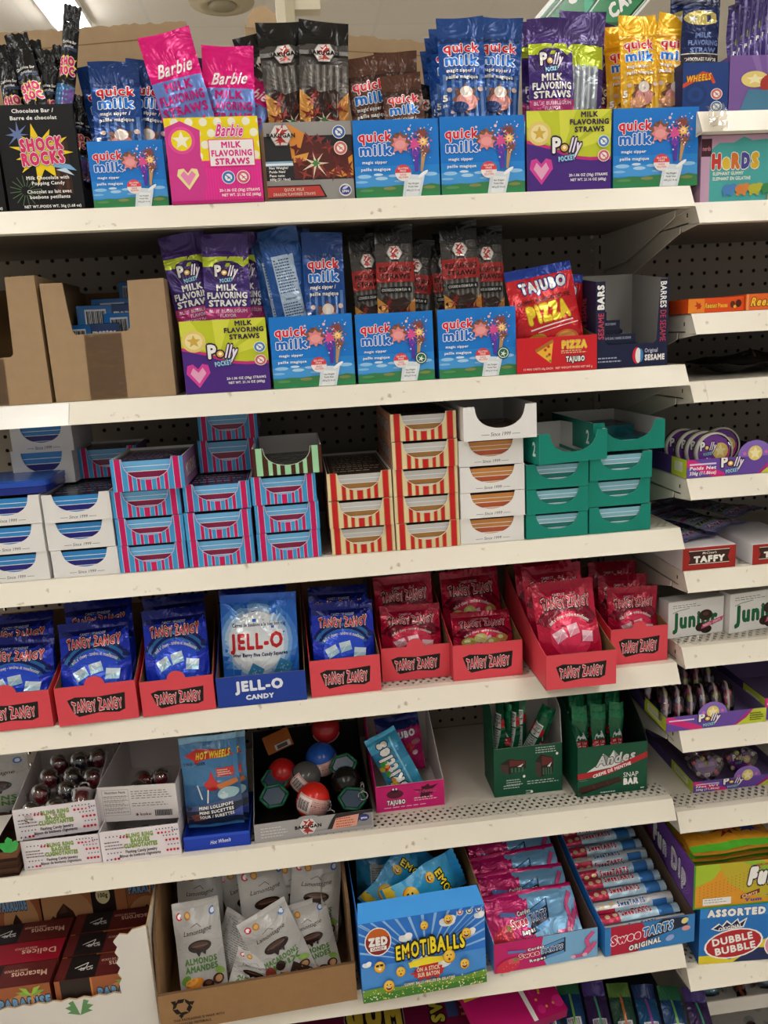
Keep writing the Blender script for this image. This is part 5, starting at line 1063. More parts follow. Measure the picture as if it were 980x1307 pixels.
for a in [('tzb', 'blue foil candy bag leaning forward in the cropped red carton', (28, 812), (30, 890), .045, .03), ('tzb', 'blue foil candy bag upright at the rear of the cropped red carton', (12, 785), (14, 890), .085, .04),
          ('tzb', 'front blue foil bag in the second red carton', (115, 793), (122, 880), .04, .045), ('tzb', 'dark rear blue foil bag in the second red carton', (103, 768), (110, 860), .095, .04),
          ('tzb', 'front blue foil bag in the red carton touching the blue carton', (221, 777), (228, 868), .045, .045), ('tzb', 'dark rear blue foil bag by the blue carton, nearly under the shelf above', (208, 762), (216, 860), .1, .035),
          ('jell', 'large blue and white bag with red capitals standing in the blue carton', (331, 757), (335, 870), .05, .03), ('tzb', 'plain dark blue bag behind the large blue and white bag', (322, 750), (328, 860), .11, .03, .95),
          ('tzb', 'front blue foil bag in the red carton after the blue carton', (437, 768), (441, 845), .04, .035, .88), ('tzb', 'rear blue foil bag in shadow in the red carton after the blue carton', (432, 748), (436, 840), .1, .035, .88),
          ('tzr', 'front red foil bag slumping in the set back red carton', (522, 772), (527, 850), .07, .04, .86), ('tzr', 'rear red foil bag upright in the set back red carton', (507, 735), (516, 840), .115, .04, .86),
          ('tzm', 'front red foil bag sunk low in the carton with green and yellow sweets', (612, 780), (620, 840), .055, .04, .86), ('tzm', 'rear red foil bag with green and yellow sweets on its window', (597, 727), (611, 830), .13, .03, .88),
          ('tzr', 'brightest red foil bag in the jutting red carton', (712, 742), (735, 865), -.02, .06, .88), ('tzr', 'red foil bag behind the brightest one in the jutting carton', (692, 722), (718, 840), .045, .05, .86), ('tzr', 'dark red foil bag rearmost in the jutting carton', (680, 715), (704, 830), .1, .04, .86),
          ('tzr', 'front red foil bag in the last red carton before the joint', (812, 748), (812, 830), .046, .03, .76), ('tzr', 'middle red foil bag in the last red carton before the joint', (806, 732), (806, 820), .092, .025, .76), ('tzr', 'rear red foil bag in the last red carton, touching the shelf above', (797, 715), (800, 810), .14, .02, .78)]:
    zbag(*a)
# far bay: mint boxes, bracelet tray, heart tray
def junior():
    a = Art(74, 52, '#ecebe8'); a.lines(6, 46, 40, 2, 3, '#6a706c', .8); a.line([(6, 36), (14, 39), (28, 41)], .7, '#3a6a50'); a.text('Junior', 36, 14, 22, '#14663f', w=60, bold=.06); a.circ(50, 28, 9, '#33201a', 8); a.circ(44, 11, 7.5, '#33201a', 6.5); a.circ(51, 7, 7.5, '#2b1a16', 6); a.circ(50, 30, 4, '#5a3a2c', 3)
    a.poly([(44, 8), (72, 17), (74, 24), (46, 15)], '#d4567e'); a.text('MINTS - MINTS', 59, 14.2, 3.6, '#f6dde6', w=24, rot=.31, bold=.03); return a
JA = junior()
for bl, br, yt, lab in [((852, 816), (922, 806), 767, 'white mint candy box with green letters, half behind the red bag carton'), ((930, 809), (1006, 797), 756, 'white mint candy box with green letters, cut by the edge of view')]:
    loc, w, r = base2(bl, br, RZ[6]); h = ZA(yt, loc.x+w/2, loc.y)-RZ[6]; loc.z = RZ[6]+.0006; solid('mint_box', lab, 'candy box', loc, w, .03, h, JA, '#e4e3df', rz=r, group='white mint boxes')
def hz_tray(label, bl, br, yt, Zs, d, nm, hd):
    loc, w, r = base2(bl, br, Zs); h = ZA(yt, loc.x+w/2, loc.y)-Zs; loc.z = Zs+.0006; a = polly_tray(nm)
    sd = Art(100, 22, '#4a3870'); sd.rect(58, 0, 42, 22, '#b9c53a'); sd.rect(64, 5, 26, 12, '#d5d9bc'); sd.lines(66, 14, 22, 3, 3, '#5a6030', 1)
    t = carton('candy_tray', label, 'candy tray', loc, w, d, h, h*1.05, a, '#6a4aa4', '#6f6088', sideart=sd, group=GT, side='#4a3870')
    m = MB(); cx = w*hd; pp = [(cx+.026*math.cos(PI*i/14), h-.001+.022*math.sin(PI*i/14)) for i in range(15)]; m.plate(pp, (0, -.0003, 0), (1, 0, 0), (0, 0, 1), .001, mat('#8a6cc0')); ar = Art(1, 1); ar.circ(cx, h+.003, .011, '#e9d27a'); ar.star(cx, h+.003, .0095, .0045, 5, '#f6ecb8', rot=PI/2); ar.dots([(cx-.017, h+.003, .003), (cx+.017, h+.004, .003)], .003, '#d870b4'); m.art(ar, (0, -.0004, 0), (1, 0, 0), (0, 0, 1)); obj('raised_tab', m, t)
    return loc, w, h
bl_, bw_, bh_ = hz_tray('purple and lime tray packed with round bracelet discs', (850, 935), (973, 918), 910, RZ[7], .2, ('', ''), .46)
hl_, hw_, hh_ = hz_tray('purple and lime tray holding heart shaped clear cases', (884.5, 1012.5), (1000, 997), 992, RZ[8], .2, ('Net WT', '336g (11.86oz)'), .58)
hz_tray('purple tray turned beside the bracelet tray at the edge of view', (975, 919), (1080, 904), 886, RZ[7], .16, ('', ''), .5)
bp = None; rad = .0295
g = random.Random(3)
for row in range(2):
    for i in range(6):
        lab = '%s bracelet disc in the %s row of the bracelet tray' % (['first', 'second', 'third', 'fourth', 'fifth', 'last'][i], ['front', 'rear'][row])
        if bp is None:
            bp = o = thing('bracelet_disc', lab, 'candy disc', group='bracelet discs in the tray')
            m = MB(); m.lathe([(0, -.0102), (rad*.84, -.0102), (rad, -.007), (rad*1.02, 0), (rad, .007), (rad*.84, .0102), (0, .0102)], clear('#efe6ea', .03, .1, .25), 28, axis='x'); obj('clear_case', m, o)
            m = MB(); m.lathe([(rad*1.03, -.0018), (rad*1.05, 0), (rad*1.03, .0018)], mat('#a59a96', 'plastic'), 28, axis='x'); obj('case_seam', m, o)
            m = MB(); m.lathe([(0, -.002), (rad*.62, -.002), (rad*.62, .002), (0, .002)], mat('#8f7a98', 'gloss'), 20, axis='x'); obj('card_insert', m, o)
            for k in range(11):
                m = MB(); a = k*.571; m.lathe([(.0022, -.004), (.0068, -.003), (.0068, .003), (.0022, .004)], mat(('#e2608e', '#c4cf4a', '#8c74b8', '#e9a0bc', '#9fb0d8')[k % 5], 'plastic'), 10, axis='x'); obj('bead', m, o, loc=(g.uniform(-.002, .002), rad*.74*math.cos(a), rad*.74*math.sin(a)), rot=(0, 0, g.uniform(-.5, .5)))
        else: o = copy_tree(bp)
        o['label'] = lab; o.location = bl_+V((.012+i*.0226, .036+row*.066, rad+.003+row*.006)); o.rotation_euler = (g.uniform(0, 6), 0, -.3)
def heart(s, n=14):
    p = []
    for i in range(n*2):
        t = 2*PI*i/(n*2); p.append((s*(16*math.sin(t)**3)/16, s*(13*math.cos(t)-5*math.cos(2*t)-2*math.cos(3*t)-math.cos(4*t))/16))
    return list(reversed(p))
for i, (x, y, lab, col) in enumerate([(.034, .02, 'clear heart case with lilac card at the front of the heart tray', '#8f7ab0'), (.104, .026, 'clear heart case with bright printed front, cut by the edge of view', '#7a3fa0'), (.04, .075, 'clear heart case half hidden behind the first heart', '#6a4a78')]):
    o = thing('heart_case', lab, 'candy case', hl_+V((x, y, .036)), (R(-12), 0, .05), 'heart cases in the tray')
    m = MB(); m.plate(heart(.031), (0, -.009, 0), (1, 0, 0), (0, 0, 1), .018, clear('#f4ecea', .03, .1, .3)); obj('clear_case', m, o)
    m = MB(); m.plate(heart(.022), (0, -.002, 0), (1, 0, 0), (0, 0, 1), .003, mat(col, 'gloss')); ar = Art(1, 1)
    if i == 1: polly_logo(ar, -.004, .004, .0075); ar.circ(.012, .004, .007, '#e9cf74'); ar.star(.012, .004, .006, .0028, 5, '#f6ecb8')
    else: ar.rect(-.016, .002, .032, .008, '#b59fd0'); ar.rect(-.005, -.016, .01, .006, '#efe9ee'); ar.rects([(-.004+k*.0014, -.0155, .0007, .004) for k in range(6)], '#222')
    m.art(ar, (0, -.0022, 0), (1, 0, 0), (0, 0, 1), 'gloss'); obj('card_insert', m, o)
    hp_ = heart(.0262, 9)
    for k in range(0, 18, 1):
        if k % 2: m = MB(); m.lathe([(.0015, -.003), (.004, -.002), (.004, .002), (.0015, .003)], mat(('#d3da6a', '#e2608e', '#e6e0cc', '#9a86c0')[k//2 % 4], 'plastic'), 10, axis='y'); obj('bead', m, o, loc=(hp_[k][0], -.002, hp_[k][1]))
# ================================================================ fifth shelf
Z5 = SZ[4]
def bling():
    a = Art(100, 40, '#ece4e8')
    for i, t in enumerate(('BLING RING', 'BAGUES', 'CLIGNOTANTES')): a.text(t, 50, 29-i*6.3, 5.4, '#8fae4a', w=(34, 24, 42)[i], bold=.05, out=[('#4f6a2a', .025)])
    a.text('Flashing Candy Jewelry', 50, 10, 3.8, '#3a3038', w=40, bold=.03); a.text('Bijoux de bonbons clignotants', 48, 5, 3.8, '#3a3038', w=52, bold=.03); a.lines(5, 25, 24, 3, 4, '#6a6068', 1.4)
    D1, D2 = '#c81f3c', '#2d3358'
    a.dots([(8+i*4.6, 33, .9) for i in range(6)], 1, D2, 7); a.dots([(26+i*4, 31, 1.4) for i in range(3)], 1, D1, 8); a.dots([(8+i*4, 12, .9) for i in range(5)], 1, D2, 7); a.dots([(6+i*5, 4, 1.1) for i in range(4)], 1, D2, 7); a.dots([(16+i*4.4, 4.2, 1.6) for i in range(2)], 1, D1, 8)
    a.dots([(72+i*4, 36, .9) for i in range(6)], 1, D2, 7); a.dots([(74+i*4.6, 31, 1.7-.2*i) for i in range(5)], 1, D1, 8); a.dots([(80+i*4, 27, .9) for i in range(5)], 1, D2, 7); a.dots([(83+i*4.6, 21, 1.6) for i in range(4)], 1, D1, 8); a.dots([(85+i*4, 15, .9) for i in range(4)], 1, D2, 7); a.dots([(83+i*4.4, 8, 1.7) for i in range(4)], 1, D1, 8); a.dots([(92+i*3, 33, 1) for i in range(3)], 1, '#3a4a90', 7); return a
def bling_back():
    a = Art(100, 46, '#e9e2e0'); a.rect(5, 8, 34, 34, '#b8b0ae'); a.rect(5.6, 8.6, 32.8, 32.8, '#e9e2e0'); a.text('Nutrition Facts', 22, 37, 3, '#3a3634', w=26, bold=.03); a.lines(7, 33, 30, 9, 2.6, '#8a8280', .8, 6); a.rects([(6, 11+i*5.4, 32, .4) for i in range(5)], '#8a8280')
    a.lines(42, 38, 54, 4, 3, '#8a8280', 1, 7); a.lines(42, 22, 50, 2, 3, '#8a8280', 1, 8); a.star(47, 8, 2.6, 1.2, 5, '#7a2a4a'); a.text('koko', 58, 6.5, 3.6, '#7a2a4a', w=14, bold=.03)
    g = random.Random(2); x = 70
    while x < 92: ww = g.uniform(.4, 1.2); a.rect(x, 5, ww, 8, '#2a2626'); x += ww+g.uniform(.4, 1)
    return a
BL, BLB = bling(), bling_back(); GBL = 'white dotted ring cartons'
def bl(label, b0, b1, yt, Z, front, hb, d=.17): return open_carton(label, b0, b1, yt, Z, d, hb, front, '#e6dee2', '#cfc6c6', curve=1, group=GBL)
t, l1, w1, h1 = bl('white dotted ring carton at the bottom of the stack by the white almond pouch', (32, 1111), (130.5, 1100), 1070, Z5, BL, .046)
t, l2, w2, h2q = bl('white dotted ring carton at the bottom, under the carton turned backwards', (132, 1102.5), (232, 1090), 1057, Z5, BL, .046)
Zb = Z5+.0475
t, l3, w3, h3 = bl('white dotted ring carton on top, full of red ring domes', (22, 1074), (127, 1059.5), 1028, Zb, BL, .075)
t, l4, w4, h4 = bl('white ring carton on top turned backwards, printed with a barcode', (130, 1050), (229, 1044), 1003, Zb, BLB, .075)
rp = None
def ring(lab, loc, col, rot, s=1):
    global rp
    if rp is None:
        o = thing('candy_ring', lab, 'candy ring', group='candy rings under clear domes')
        m = MB(); m.lathe([(0, .036), (.008, .034), (.0145, .028), (.0175, .02), (.0175, .008), (.0185, .004), (.0185, .0)], clear('#f2e8ea', .14, .05, .15), 24); obj('clear_dome', m, o)
        m = MB(); m.lathe([(0, .026), (.006, .0245), (.011, .019), (.013, .012), (.0125, .003), (0, .003)], mat('#7a1024', 'plastic'), 8); obj('candy_gem', m, o)
        m = MB(); m.lathe([(.0185, 0), (.0185, .003), (0, .003)], mat('#c9bfc2', 'plastic'), 24); obj('dome_base', m, o)
        m = MB(); m.tube([(.009*math.cos(k*.5), 0, -.009+.009*math.sin(k*.5)) for k in range(13)], .0014, mat('#d8d0cc', 'plastic'), 6); obj('finger_loop', m, o); rp = {}; rp['red'] = o
    elif col in rp: o = copy_tree(rp[col])
    else:
        o = copy_tree(rp['red']); g = [c for c in o.children if c.name.startswith('candy_gem')][0]; g.data = g.data.copy(); g.data.materials[0] = mat('#1a2034', 'plastic'); rp[col] = o
    o['label'] = lab; o.location = loc; o.rotation_euler = rot; o.scale = (s, s, s)
for lab, x, y, z, c, rx in [('red ring dome at the front corner next to the white almond pouch', .022, .024, .022, 'red', 25), ('red ring dome second along the front of the full ring carton', .06, .026, .024, 'red', 25), ('dark blue ring dome in the middle of the full ring carton', .07, .064, .03, 'blue', 20), ('red ring dome lying with its barcode base up, front of the full ring carton', .1, .042, .05, 'red', 120), ('red ring dome in the second row beside the carton wall', .026, .062, .03, 'red', 20), ('red ring dome in the third row beside the carton wall', .03, .1, .036, 'red', 15),
        ('red ring dome rearmost beside the carton wall', .036, .138, .04, 'red', 10), ('dark blue ring dome rearmost in the middle of the full ring carton', .074, .132, .044, 'blue', 10), ('red ring dome rearmost at the inner side of the full ring carton', .106, .134, .046, 'red', 10), ('red ring dome behind the barcode ring', .108, .086, .036, 'red', 15), ('dark blue ring dome between the middle rows of the full ring carton', .07, .098, .034, 'blue', 15)]:
    ring(lab, l3+V((x, y, z)), c, (R(rx), 0, 0))
for lab, x, y, z, c, rx in [('red ring dome lying in the backward carton', .06, .07, .03, 'red', 60), ('dark ring dome at the front of the backward carton', .052, .034, .022, 'blue', 25), ('red ring dome at the inner corner of the backward carton', .09, .05, .028, 'red', 15)]: ring(lab, l4+V((x, y, z)), c, (R(rx), R(20), 0))
for lab, x, c in [('grey ring dome peeping out under the backward carton', .03, 'blue'), ('dark blue ring dome in the gap under the backward carton', .062, 'blue'), ('red ring dome in the gap under the backward carton', .094, 'red')]: ring(lab, l2+V((x, .05, .012)), c, (R(70), 0, 0), .85)
for lab, x, c in [('red ring dome deep in the lower carton by the almond pouch', .04, 'red'), ('dark ring dome deep in the lower carton by the almond pouch', .085, 'blue')]: ring(lab, l1+V((x, .06, .011)), c, (R(80), 0, 0), .8)
for o in rp.values():
    for c in o.children:
        pass
# white almond pouch and brown basket at the very start
def almond(name2=('ALMONDS', 'AMANDES')):
    a = Art(70, 110, '#aeaba7'); a.circ(10, 102, 5, '#c4243c'); a.circ(10, 102, 3, '#f3eeee'); a.circ(22, 102, 5, '#b5772e'); a.circ(22, 102, 3.2, '#d8a860'); a.circ(60, 102, 5, '#3f6cb4'); a.circ(60, 102, 3, '#dfe6f0')
    a.line([(26, 88), (36, 92), (42, 87)], .7, '#4a443e'); a.text('Lamontagne', 35, 79, 6.5, '#2a2420', w=44, bold=.0, shear=.35, rot=.1)
    a.circ(36, 62, 19, '#2b1a16', 8.5, rot=.08); a.circ(36, 64, 14, '#4d332b', 4, rot=.08); a.line([(22, 62), (50, 64)], 1, '#7a5a4c'); a.poly([(28, 56), (33, 48), (38, 55), (44, 50), (46, 57)], '#2b1a16')
    for i, t in enumerate(name2): a.text(t, 35, 40-i*9.5, 7.6, '#4f7a34', w=50 if len(name2[0]) > 5 else 44, bold=.05)
    a.circ(10, 22, 8, '#6a9a3c', 5, rot=.6); a.circ(22, 16, 14, '#d8862c', 7, rot=.25); a.circ(18, 19, 10, '#e6a04a', 4.5, rot=.25); a.circ(42, 12, 9, '#3a221a', 6.5); a.circ(43, 14, 5, '#6a4434', 3); a.circ(58, 16, 8, '#4a2c20', 7); a.circ(59, 16, 5, '#b58a64', 4.6); a.circ(62, 26, 7, '#7da04a', 4, rot=-.5)
    a.rect(0, 0, 70, 5, '#c4c2be'); return a
pmesh('alm', .086, .15, .024, almond(), '#aeaba7', hdr='#b8b5b1', hdrh=.07, seed=61, kind='film')
pmesh('rai', .11, .19, .024, almond(('RAISINS', 'RAISINS')), '#b8b5b1', hdr='#c0bdb9', hdrh=.07, seed=62, kind='film')
hang('rai', 'snack_pouch', 'large white pouch with brown script at the start of the fifth shelf', 'snack pouch', (-6, 958), (-2, 1060), .16, .03, zmin=Z5+.002, sz=1.2)
t = thing('basket', 'dark brown basket with a green plastic leaf before the dotted ring cartons', 'basket', (XA(-40, .025, Z5), .02, Z5+.0006)); wb = XA(26, .025, Z5)-XA(-40, .025, Z5)
m = MB(); m.box(0, 0, 0, wb, .13, .005, mat('#3a241a', 'matt'))
for k in range(5): m.box(-.001*(k % 2), -.001*(k % 2), .003+k*.0065, wb+.001*(k % 2), .004, .009+k*.0065, mat('#4a2e20' if k % 2 else '#3f271b', 'matt')); m.box(wb-.004, .004, .003+k*.0065, wb+.001*(k % 2), .13, .009+k*.0065, mat('#4a2e20', 'matt'))
m.box(0, .126, .003, wb, .13, .036, mat('#3f271b', 'matt')); m.box(0, 0, .003, .004, .13, .036, mat('#3f271b', 'matt')); obj('woven_body', m, t)
m = MB(); m.box(-.002, -.003, .035, wb+.003, .005, .042, mat('#7a5238', 'matt')); m.box(wb-.003, .005, .035, wb+.003, .132, .042, mat('#7a5238', 'matt')); obj('basket_rim', m, t)
m = MB(); m.add([(.008, .0, .043), (wb*.5, -.001, .0445), (wb*.55, .1, .05), (.008, .1, .05)], [(0, 1, 2, 3)], mat('#e6e0d6')); obj('paper_liner', m, t)
m = MB()
for q, s in ((.0, 1), (.55, .8), (-.5, .85)): m.plate([(0, 0), (.006, .008), (.005, .024*s), (0, .03*s), (-.005, .024*s), (-.006, .008)], (wb-.004, -.006, .034+.012), (math.cos(q), .2, math.sin(q)), (-math.sin(q), -.1, math.cos(q)), .0012, mat('#2fae4a', 'plastic'))
obj('plastic_leaf', m, t)
# hot lollipop tray and pouches
def hwp():
    a = Art(84, 120, '#2a5c8c'); a.rect(0, 60, 84, 60, '#3f7cb0')
    for x, y, w, h in [(0, 62, 16, 30), (18, 58, 12, 40), (62, 60, 22, 32), (44, 64, 14, 24)]: a.rect(x, y, w, h, '#3f7aac')
    a.poly([(6, 104), (24, 112), (74, 108), (80, 98), (72, 101), (28, 96), (22, 90), (18, 97)], '#c8281f'); a.text('HOT WHEELS', 48, 99, 9, '#f6c42c', w=52, bold=.06, shear=.2, rot=.03, out=[('#7c1712', .05)]); a.text('2 PACK / PAQUETS', 20, 90, 4, '#10233c', w=32, bold=.03)
    a.poly([(30, 62), (38, 66), (44, 80), (48, 66), (54, 60), (50, 50), (36, 50)], '#cf2f2c'); a.line([(20, 60), (26, 40)], 2, '#dfe6e8'); a.line([(36, 52), (34, 34)], 2, '#e6e6e2'); a.rect(52, 70, 26, 14, '#c8322c'); a.lines(54, 80, 20, 3, 3.4, '#f6e9e0', 1.4); a.poly([(50, 58), (80, 66), (82, 58), (54, 50)], '#c9743a'); a.circ(66, 44, 16, '#9fc4cf', 9, rot=.1); a.circ(60, 42, 8, '#c8dde2', 5)
    a.rect(0, 0, 84, 30, '#232d44'); a.poly([(0, 30), (84, 38), (84, 30), (0, 22)], '#4a5c84'); a.poly([(0, 14), (20, 20), (30, 10), (0, 4)], '#7a4a3c'); a.poly([(60, 10), (84, 22), (84, 8)], '#3f52a0')
    for i, t in enumerate(('MINI LOLLIPOPS', 'MINI SUCETTES', 'SOUR / SURETTES')): a.text(t, 46, 26-i*7, 4.6, WH, w=52, bold=.04, out=[('#1a2240', .05)])
    return a
pmesh('hwl', .1, .16, .02, hwp(), '#35699a', hdr='#7fb0d0', hdrh=.07, seed=63, kind='film')
hwf = Art(84, 22, '#1a3fb4'); hwf.text('Hot Wheels', 46, 8, 6, '#e6e9f2', w=26, bold=.02, shear=.3, rot=.08); hwf.rect(0, 18, 84, 4, '#2a55cc')
open_carton('glossy blue tray under the blue lollipop pouches', (236, 1087.5), (320, 1078), 1065, Z5, .12, .024, hwf, '#1a3fb4', '#1a3fb4', curve=0, group='blue lollipop tray')
GH = 'lollipop pouches'
hang('hwl', 'candy_bag', 'blue lollipop pouch standing in front in the glossy blue tray', 'candy bag', (264, 938), (278, 1070), .06, .02, GH, zmin=Z5+.002, sx=.94)
hang('hwl', 'candy_bag', 'blue lollipop pouch behind the front one in the glossy blue tray', 'candy bag', (288, 934), (290, 1060), .085, .02, GH, zmin=Z5+.002, sx=.94)
# battle ball tray
bk = Art(152, 26, '#a5a2a2'); bk.lines(8, 18, 34, 4, 4, '#d2d0d0', 1.2); bk.poly([(68, 6), (92, 8), (98, 20), (150, 26), (150, 4)], '#8e8b8b'); bk.poly([(78, 6), (92, 6), (100, 21), (104, 26), (152, 26), (152, 22), (140, 22), (128, 6)], '#2a2624'); bk.poly([(104, 20), (134, 22), (130, 6), (98, 5)], '#e0a08c'); bk.lines(104, 18, 24, 4, 3.6, '#b8583c', 1.5); bk.circ(140, 16, 7, '#2f3a86', 5); bk.text('SPIN', 140, 14, 2.6, WH, w=8, bold=.04); hexa(bk, 68, 14, 13, ''); bk.text('BAKUGAN', 68, 12, 4.6, '#141212', w=34, bold=.06)
t, lb, wb2, hb2 = open_carton('grey low tray of toy balls with a red and white badge', (326, 1077), (477, 1056), 1043, Z5, .2, .1, bk, '#a09d9d', '#15110f', curve=1.5, group='toy ball tray', notch=lambda w, h: [(0, 0), (w, 0), (w, h), (w*.53, h)]+[(w*.45+w*.082*math.cos(PI*i/8), h+h*.12*math.sin(PI*i/8)) for i in range(9)]+[(w*.37, h), (0, h)])
bs = Art(70, 40, '#d9a9a0'); bs.rect(4, 4, 26, 32, '#ecd9d4'); bs.rects([(6+i*1.9, 8, .9+.5*(i % 3 == 0), 22) for i in range(11)], '#2a2424'); bs.lines(34, 32, 32, 7, 4, '#8a5a54', 1)
def ball(lab, loc, r, col, rot, sleeve=True, scol='#d9a9a0'):
    o = thing('toy_ball', lab, 'toy ball', loc, rot, 'plastic toy balls in the grey tray'); m = MB()
    m.lathe([(r*math.sin(PI*k/14), -r*1.08*math.cos(PI*k/14)) for k in range(15)], mat(col, 'plastic'), 26); sh = obj('ball_shell', m, o)
    m = MB(); m.lathe([(r*1.006, -.0012), (r*1.012, 0), (r*1.006, .0012)], mat('#2a2422', 'plastic'), 26); obj('ball_seam', m, sh)
    if sleeve:
        m = MB(); f = lambda u, v, l: ((r*1.01+l)*math.cos(R(-95+u*150))*math.cos((v-.55)*.9), (r*1.01+l)*math.sin(R(-95+u*150)-.9)*math.cos((v-.55)*.9), r*1.06*math.sin((v-.55)*1.1)); bs2 = bs
        f = lambda u, v, l: ((r*1.012+l)*math.cos(-2.75+u*2.4)*math.cos((v-.6)*1.0), (r*1.012+l)*math.sin(-2.75+u*2.4)*math.cos((v-.6)*1.0), r*1.09*math.sin((v-.6)*1.0)); m.artf(bs2, f, 14, 6, 'gloss'); obj('paper_sleeve', m, o)
ball('bright red toy ball with a barcode sleeve at the front of the grey tray', lb+V((wb2*.5, .05, .036)), .0295, '#d8281c', (R(-14), R(22), R(-5)))
ball('red toy ball half buried at the side of the grey tray', lb+V((wb2*.24, .115, .056)), .027, '#b01a18', (R(30), R(-20), .5), False)
ball('blue toy ball with a white label at the rear of the grey tray', lb+V((wb2*.6, .135, .064)), .03, '#1f55b0', (R(10), R(-8), .1))
ball('red toy ball rearmost, behind the blue ball', lb+V((wb2*.66, .172, .105)), .027, '#a51d20', (R(60), 0, 0))
ball('grey film wrapped toy ball behind the bright red ball', lb+V((wb2*.44, .1, .052)), .028, '#5a5856', (R(20), R(40), .3), True)
ball('black toy ball clasped by a dark green clip', lb+V((wb2*.8, .085, .042)), .027, '#161412', (0, 0, 0), False)
def hexclip(lab, loc, rot, s=1):
    o = thing('toy_clip', lab, 'toy clip', loc, rot, 'dark green six sided clips in the grey tray'); m = MB(); r = .024*s
    ring_ = [(r*math.cos(PI*k/3), r*.8*math.sin(PI*k/3)) for k in range(6)]
    for k in range(6): a, b = ring_[k], ring_[(k+1) % 6]; m.tube([(a[0], 0, a[1]), (b[0], 0, b[1])], .0028*s, mat('#1f6146', 'plastic'), 6)
    obj('clip_frame', m, o); m = MB(); m.plate([(x*.82, y*.82) for x, y in ring_], (0, -.001, 0), (1, 0, 0), (0, 0, 1), .004, mat('#33465a', 'plastic')); obj('clip_face', m, o)
    m = MB(); m.lathe([(.018*s*math.sin(PI*k/8), -.018*s*math.cos(PI*k/8)) for k in range(9)], mat('#171614', 'plastic'), 16, c=(0, .02*s, 0)); obj('clip_ball', m, o)
for lab, x, y, z, rot in [('dark green six sided clip lower at the side of the grey tray', .17, .055, .05, (R(-35), 0, .15)), ('dark green six sided clip just above the lower one', .18, .09, .06, (R(-50), R(5), .1)), ('dark green six sided clip in the front corner by the keyring chain', .84, .045, .034, (R(-40), R(8), -.1)), ('dark green six sided clip arching over the black ball', .79, .1, .068, (R(-30), R(-10), 0))]: hexclip(lab, lb+V((wb2*x, y, z)), rot)
t = thing('card_tag', 'orange card tag with a barcode lying at the rear of the grey tray', 'card', lb+V((wb2*.12, .15, .075)), (R(-40), R(-15), .2)); m = MB(); m.box(0, 0, 0, .05, .002, .034, mat('#a8591c')); obj('card_body', m, t); m = MB(); m.box(.016, -.0006, .002, .046, 0, .012, mat('#cfc6c0')); m.box(.02, -.001, .003, .04, -.0006, .01, mat('#55504c')); obj('barcode_label', m, t)
for lab, x in (('small chain keyring beside the bright red ball', .64), ('small chain keyring hanging by the dark green clip', .93)):
    t = thing('keyring', lab, 'keyring', lb+V((wb2*x, .025, .022 if x < .7 else .05))); 
    m = MB(); m.tube([(.008*math.cos(k*.4), 0, .008*math.sin(k*.4)) for k in range(17)], .0012, mat('#b5b2ae', 'shiny'), 6); obj('split_ring', m, t)
    for k in range(3): m = MB(); m.tube([(.003*math.cos(q*.8), 0 if k % 2 else .003*math.sin(q*.8), .012+k*.006+(.004*math.sin(q*.8) if k % 2 else 0)) for q in range(9)], .0008, mat('#b5b2ae', 'shiny'), 5); obj('chain_link', m, t)
# strawberry carton and fruit candy bag
tj = Art(90, 36, '#d21f74'); tj.circ(25, 23, 11, '#5a1a30', 6); tj.circ(25, 28, 5, '#3a1020', 3); tj.dots([(23, 30, 1.4), (27, 30, 1.4)], 1, WH); tj.text('TAJUBO', 26, 9, 6, WH, w=24, bold=.06, out=[('#2a1224', .1)]); tj.star(66, 23, 17, 9, 9, '#4a1424', jit=.3, sy=.6); tj.text('WILD STRAWBERRY', 66, 21, 4, '#e04a8a', w=28, bold=.04); tj.lines(50, 14, 32, 2, 3, '#f0c9d8', 1.2); tj.lines(10, 4.5, 72, 1, 3, '#f0c9d8', 1); tj.dots([(4+i*2, 34.5, .5) for i in range(42)], .5, '#8a1048', 5)
t, lt, wt, ht = open_carton('tall magenta carton with a fruit candy bag inside', (481, 1038), (567.5, 1027), 1000, Z5, .16, .14, tj, '#c81c6e', '#ded6d2', curve=1.2, group='strawberry gummy carton')
def tjbag():
    a = Art(90, 120, '#b81f64'); a.rect(0, 102, 90, 18, '#1a2a6a'); a.text('TAJUBO', 46, 82, 15, '#f0e8ee', w=66, bold=.07, out=[('#3a2a6a', .08)], rot=.05); a.circ(20, 56, 12, '#7a2440', 9); a.circ(66, 58, 10, '#c8384a', 8); a.circ(60, 46, 9, '#b8283c', 8); a.circ(78, 66, 9, '#c87a8a', 7); a.dots([(18, 30, 5), (26, 27, 4), (74, 40, 6)], 4, '#e9c8d4'); return a
pmesh('tjb', .098, .155, .02, tjbag(), '#a81c5c', hdr='#18246a', hdrh=.1, seed=64)
hang('tjb', 'candy_bag', 'magenta bag with dark blue top standing behind the fruit candy bag', 'candy bag', (505, 913), (520, 1015), lt.y+.09, .03, zmin=Z5+.009, sx=.85)
def skit():
    a = Art(54, 110, '#3f9fc8'); a.rect(0, 60, 54, 30, '#2f86b4'); a.text('Skittles', 30, 12, 24, WH, al='L', rot=PI/2, w=92, bold=.06, out=[('#1a2630', .05)])
    g = random.Random(6)
    for c in ('#e23a34', '#f2a12c', '#f0d23a', '#4fae4a', '#8a4ab0'): a.dots([(g.uniform(3, 18), g.uniform(10, 70), g.uniform(3, 5)) for _ in range(4)], 4, c, 10)
    a.line([(38, 8), (40, 106)], 3, '#8fd0ea'); return a
pmesh('skit', .06, .14, .022, skit(), '#3590bc', hdr='#4aa8d0', hdrh=.07, seed=65)
_e = (R(-16), R(-25), 0); _c = PT(507, 980, lt.y+.045)
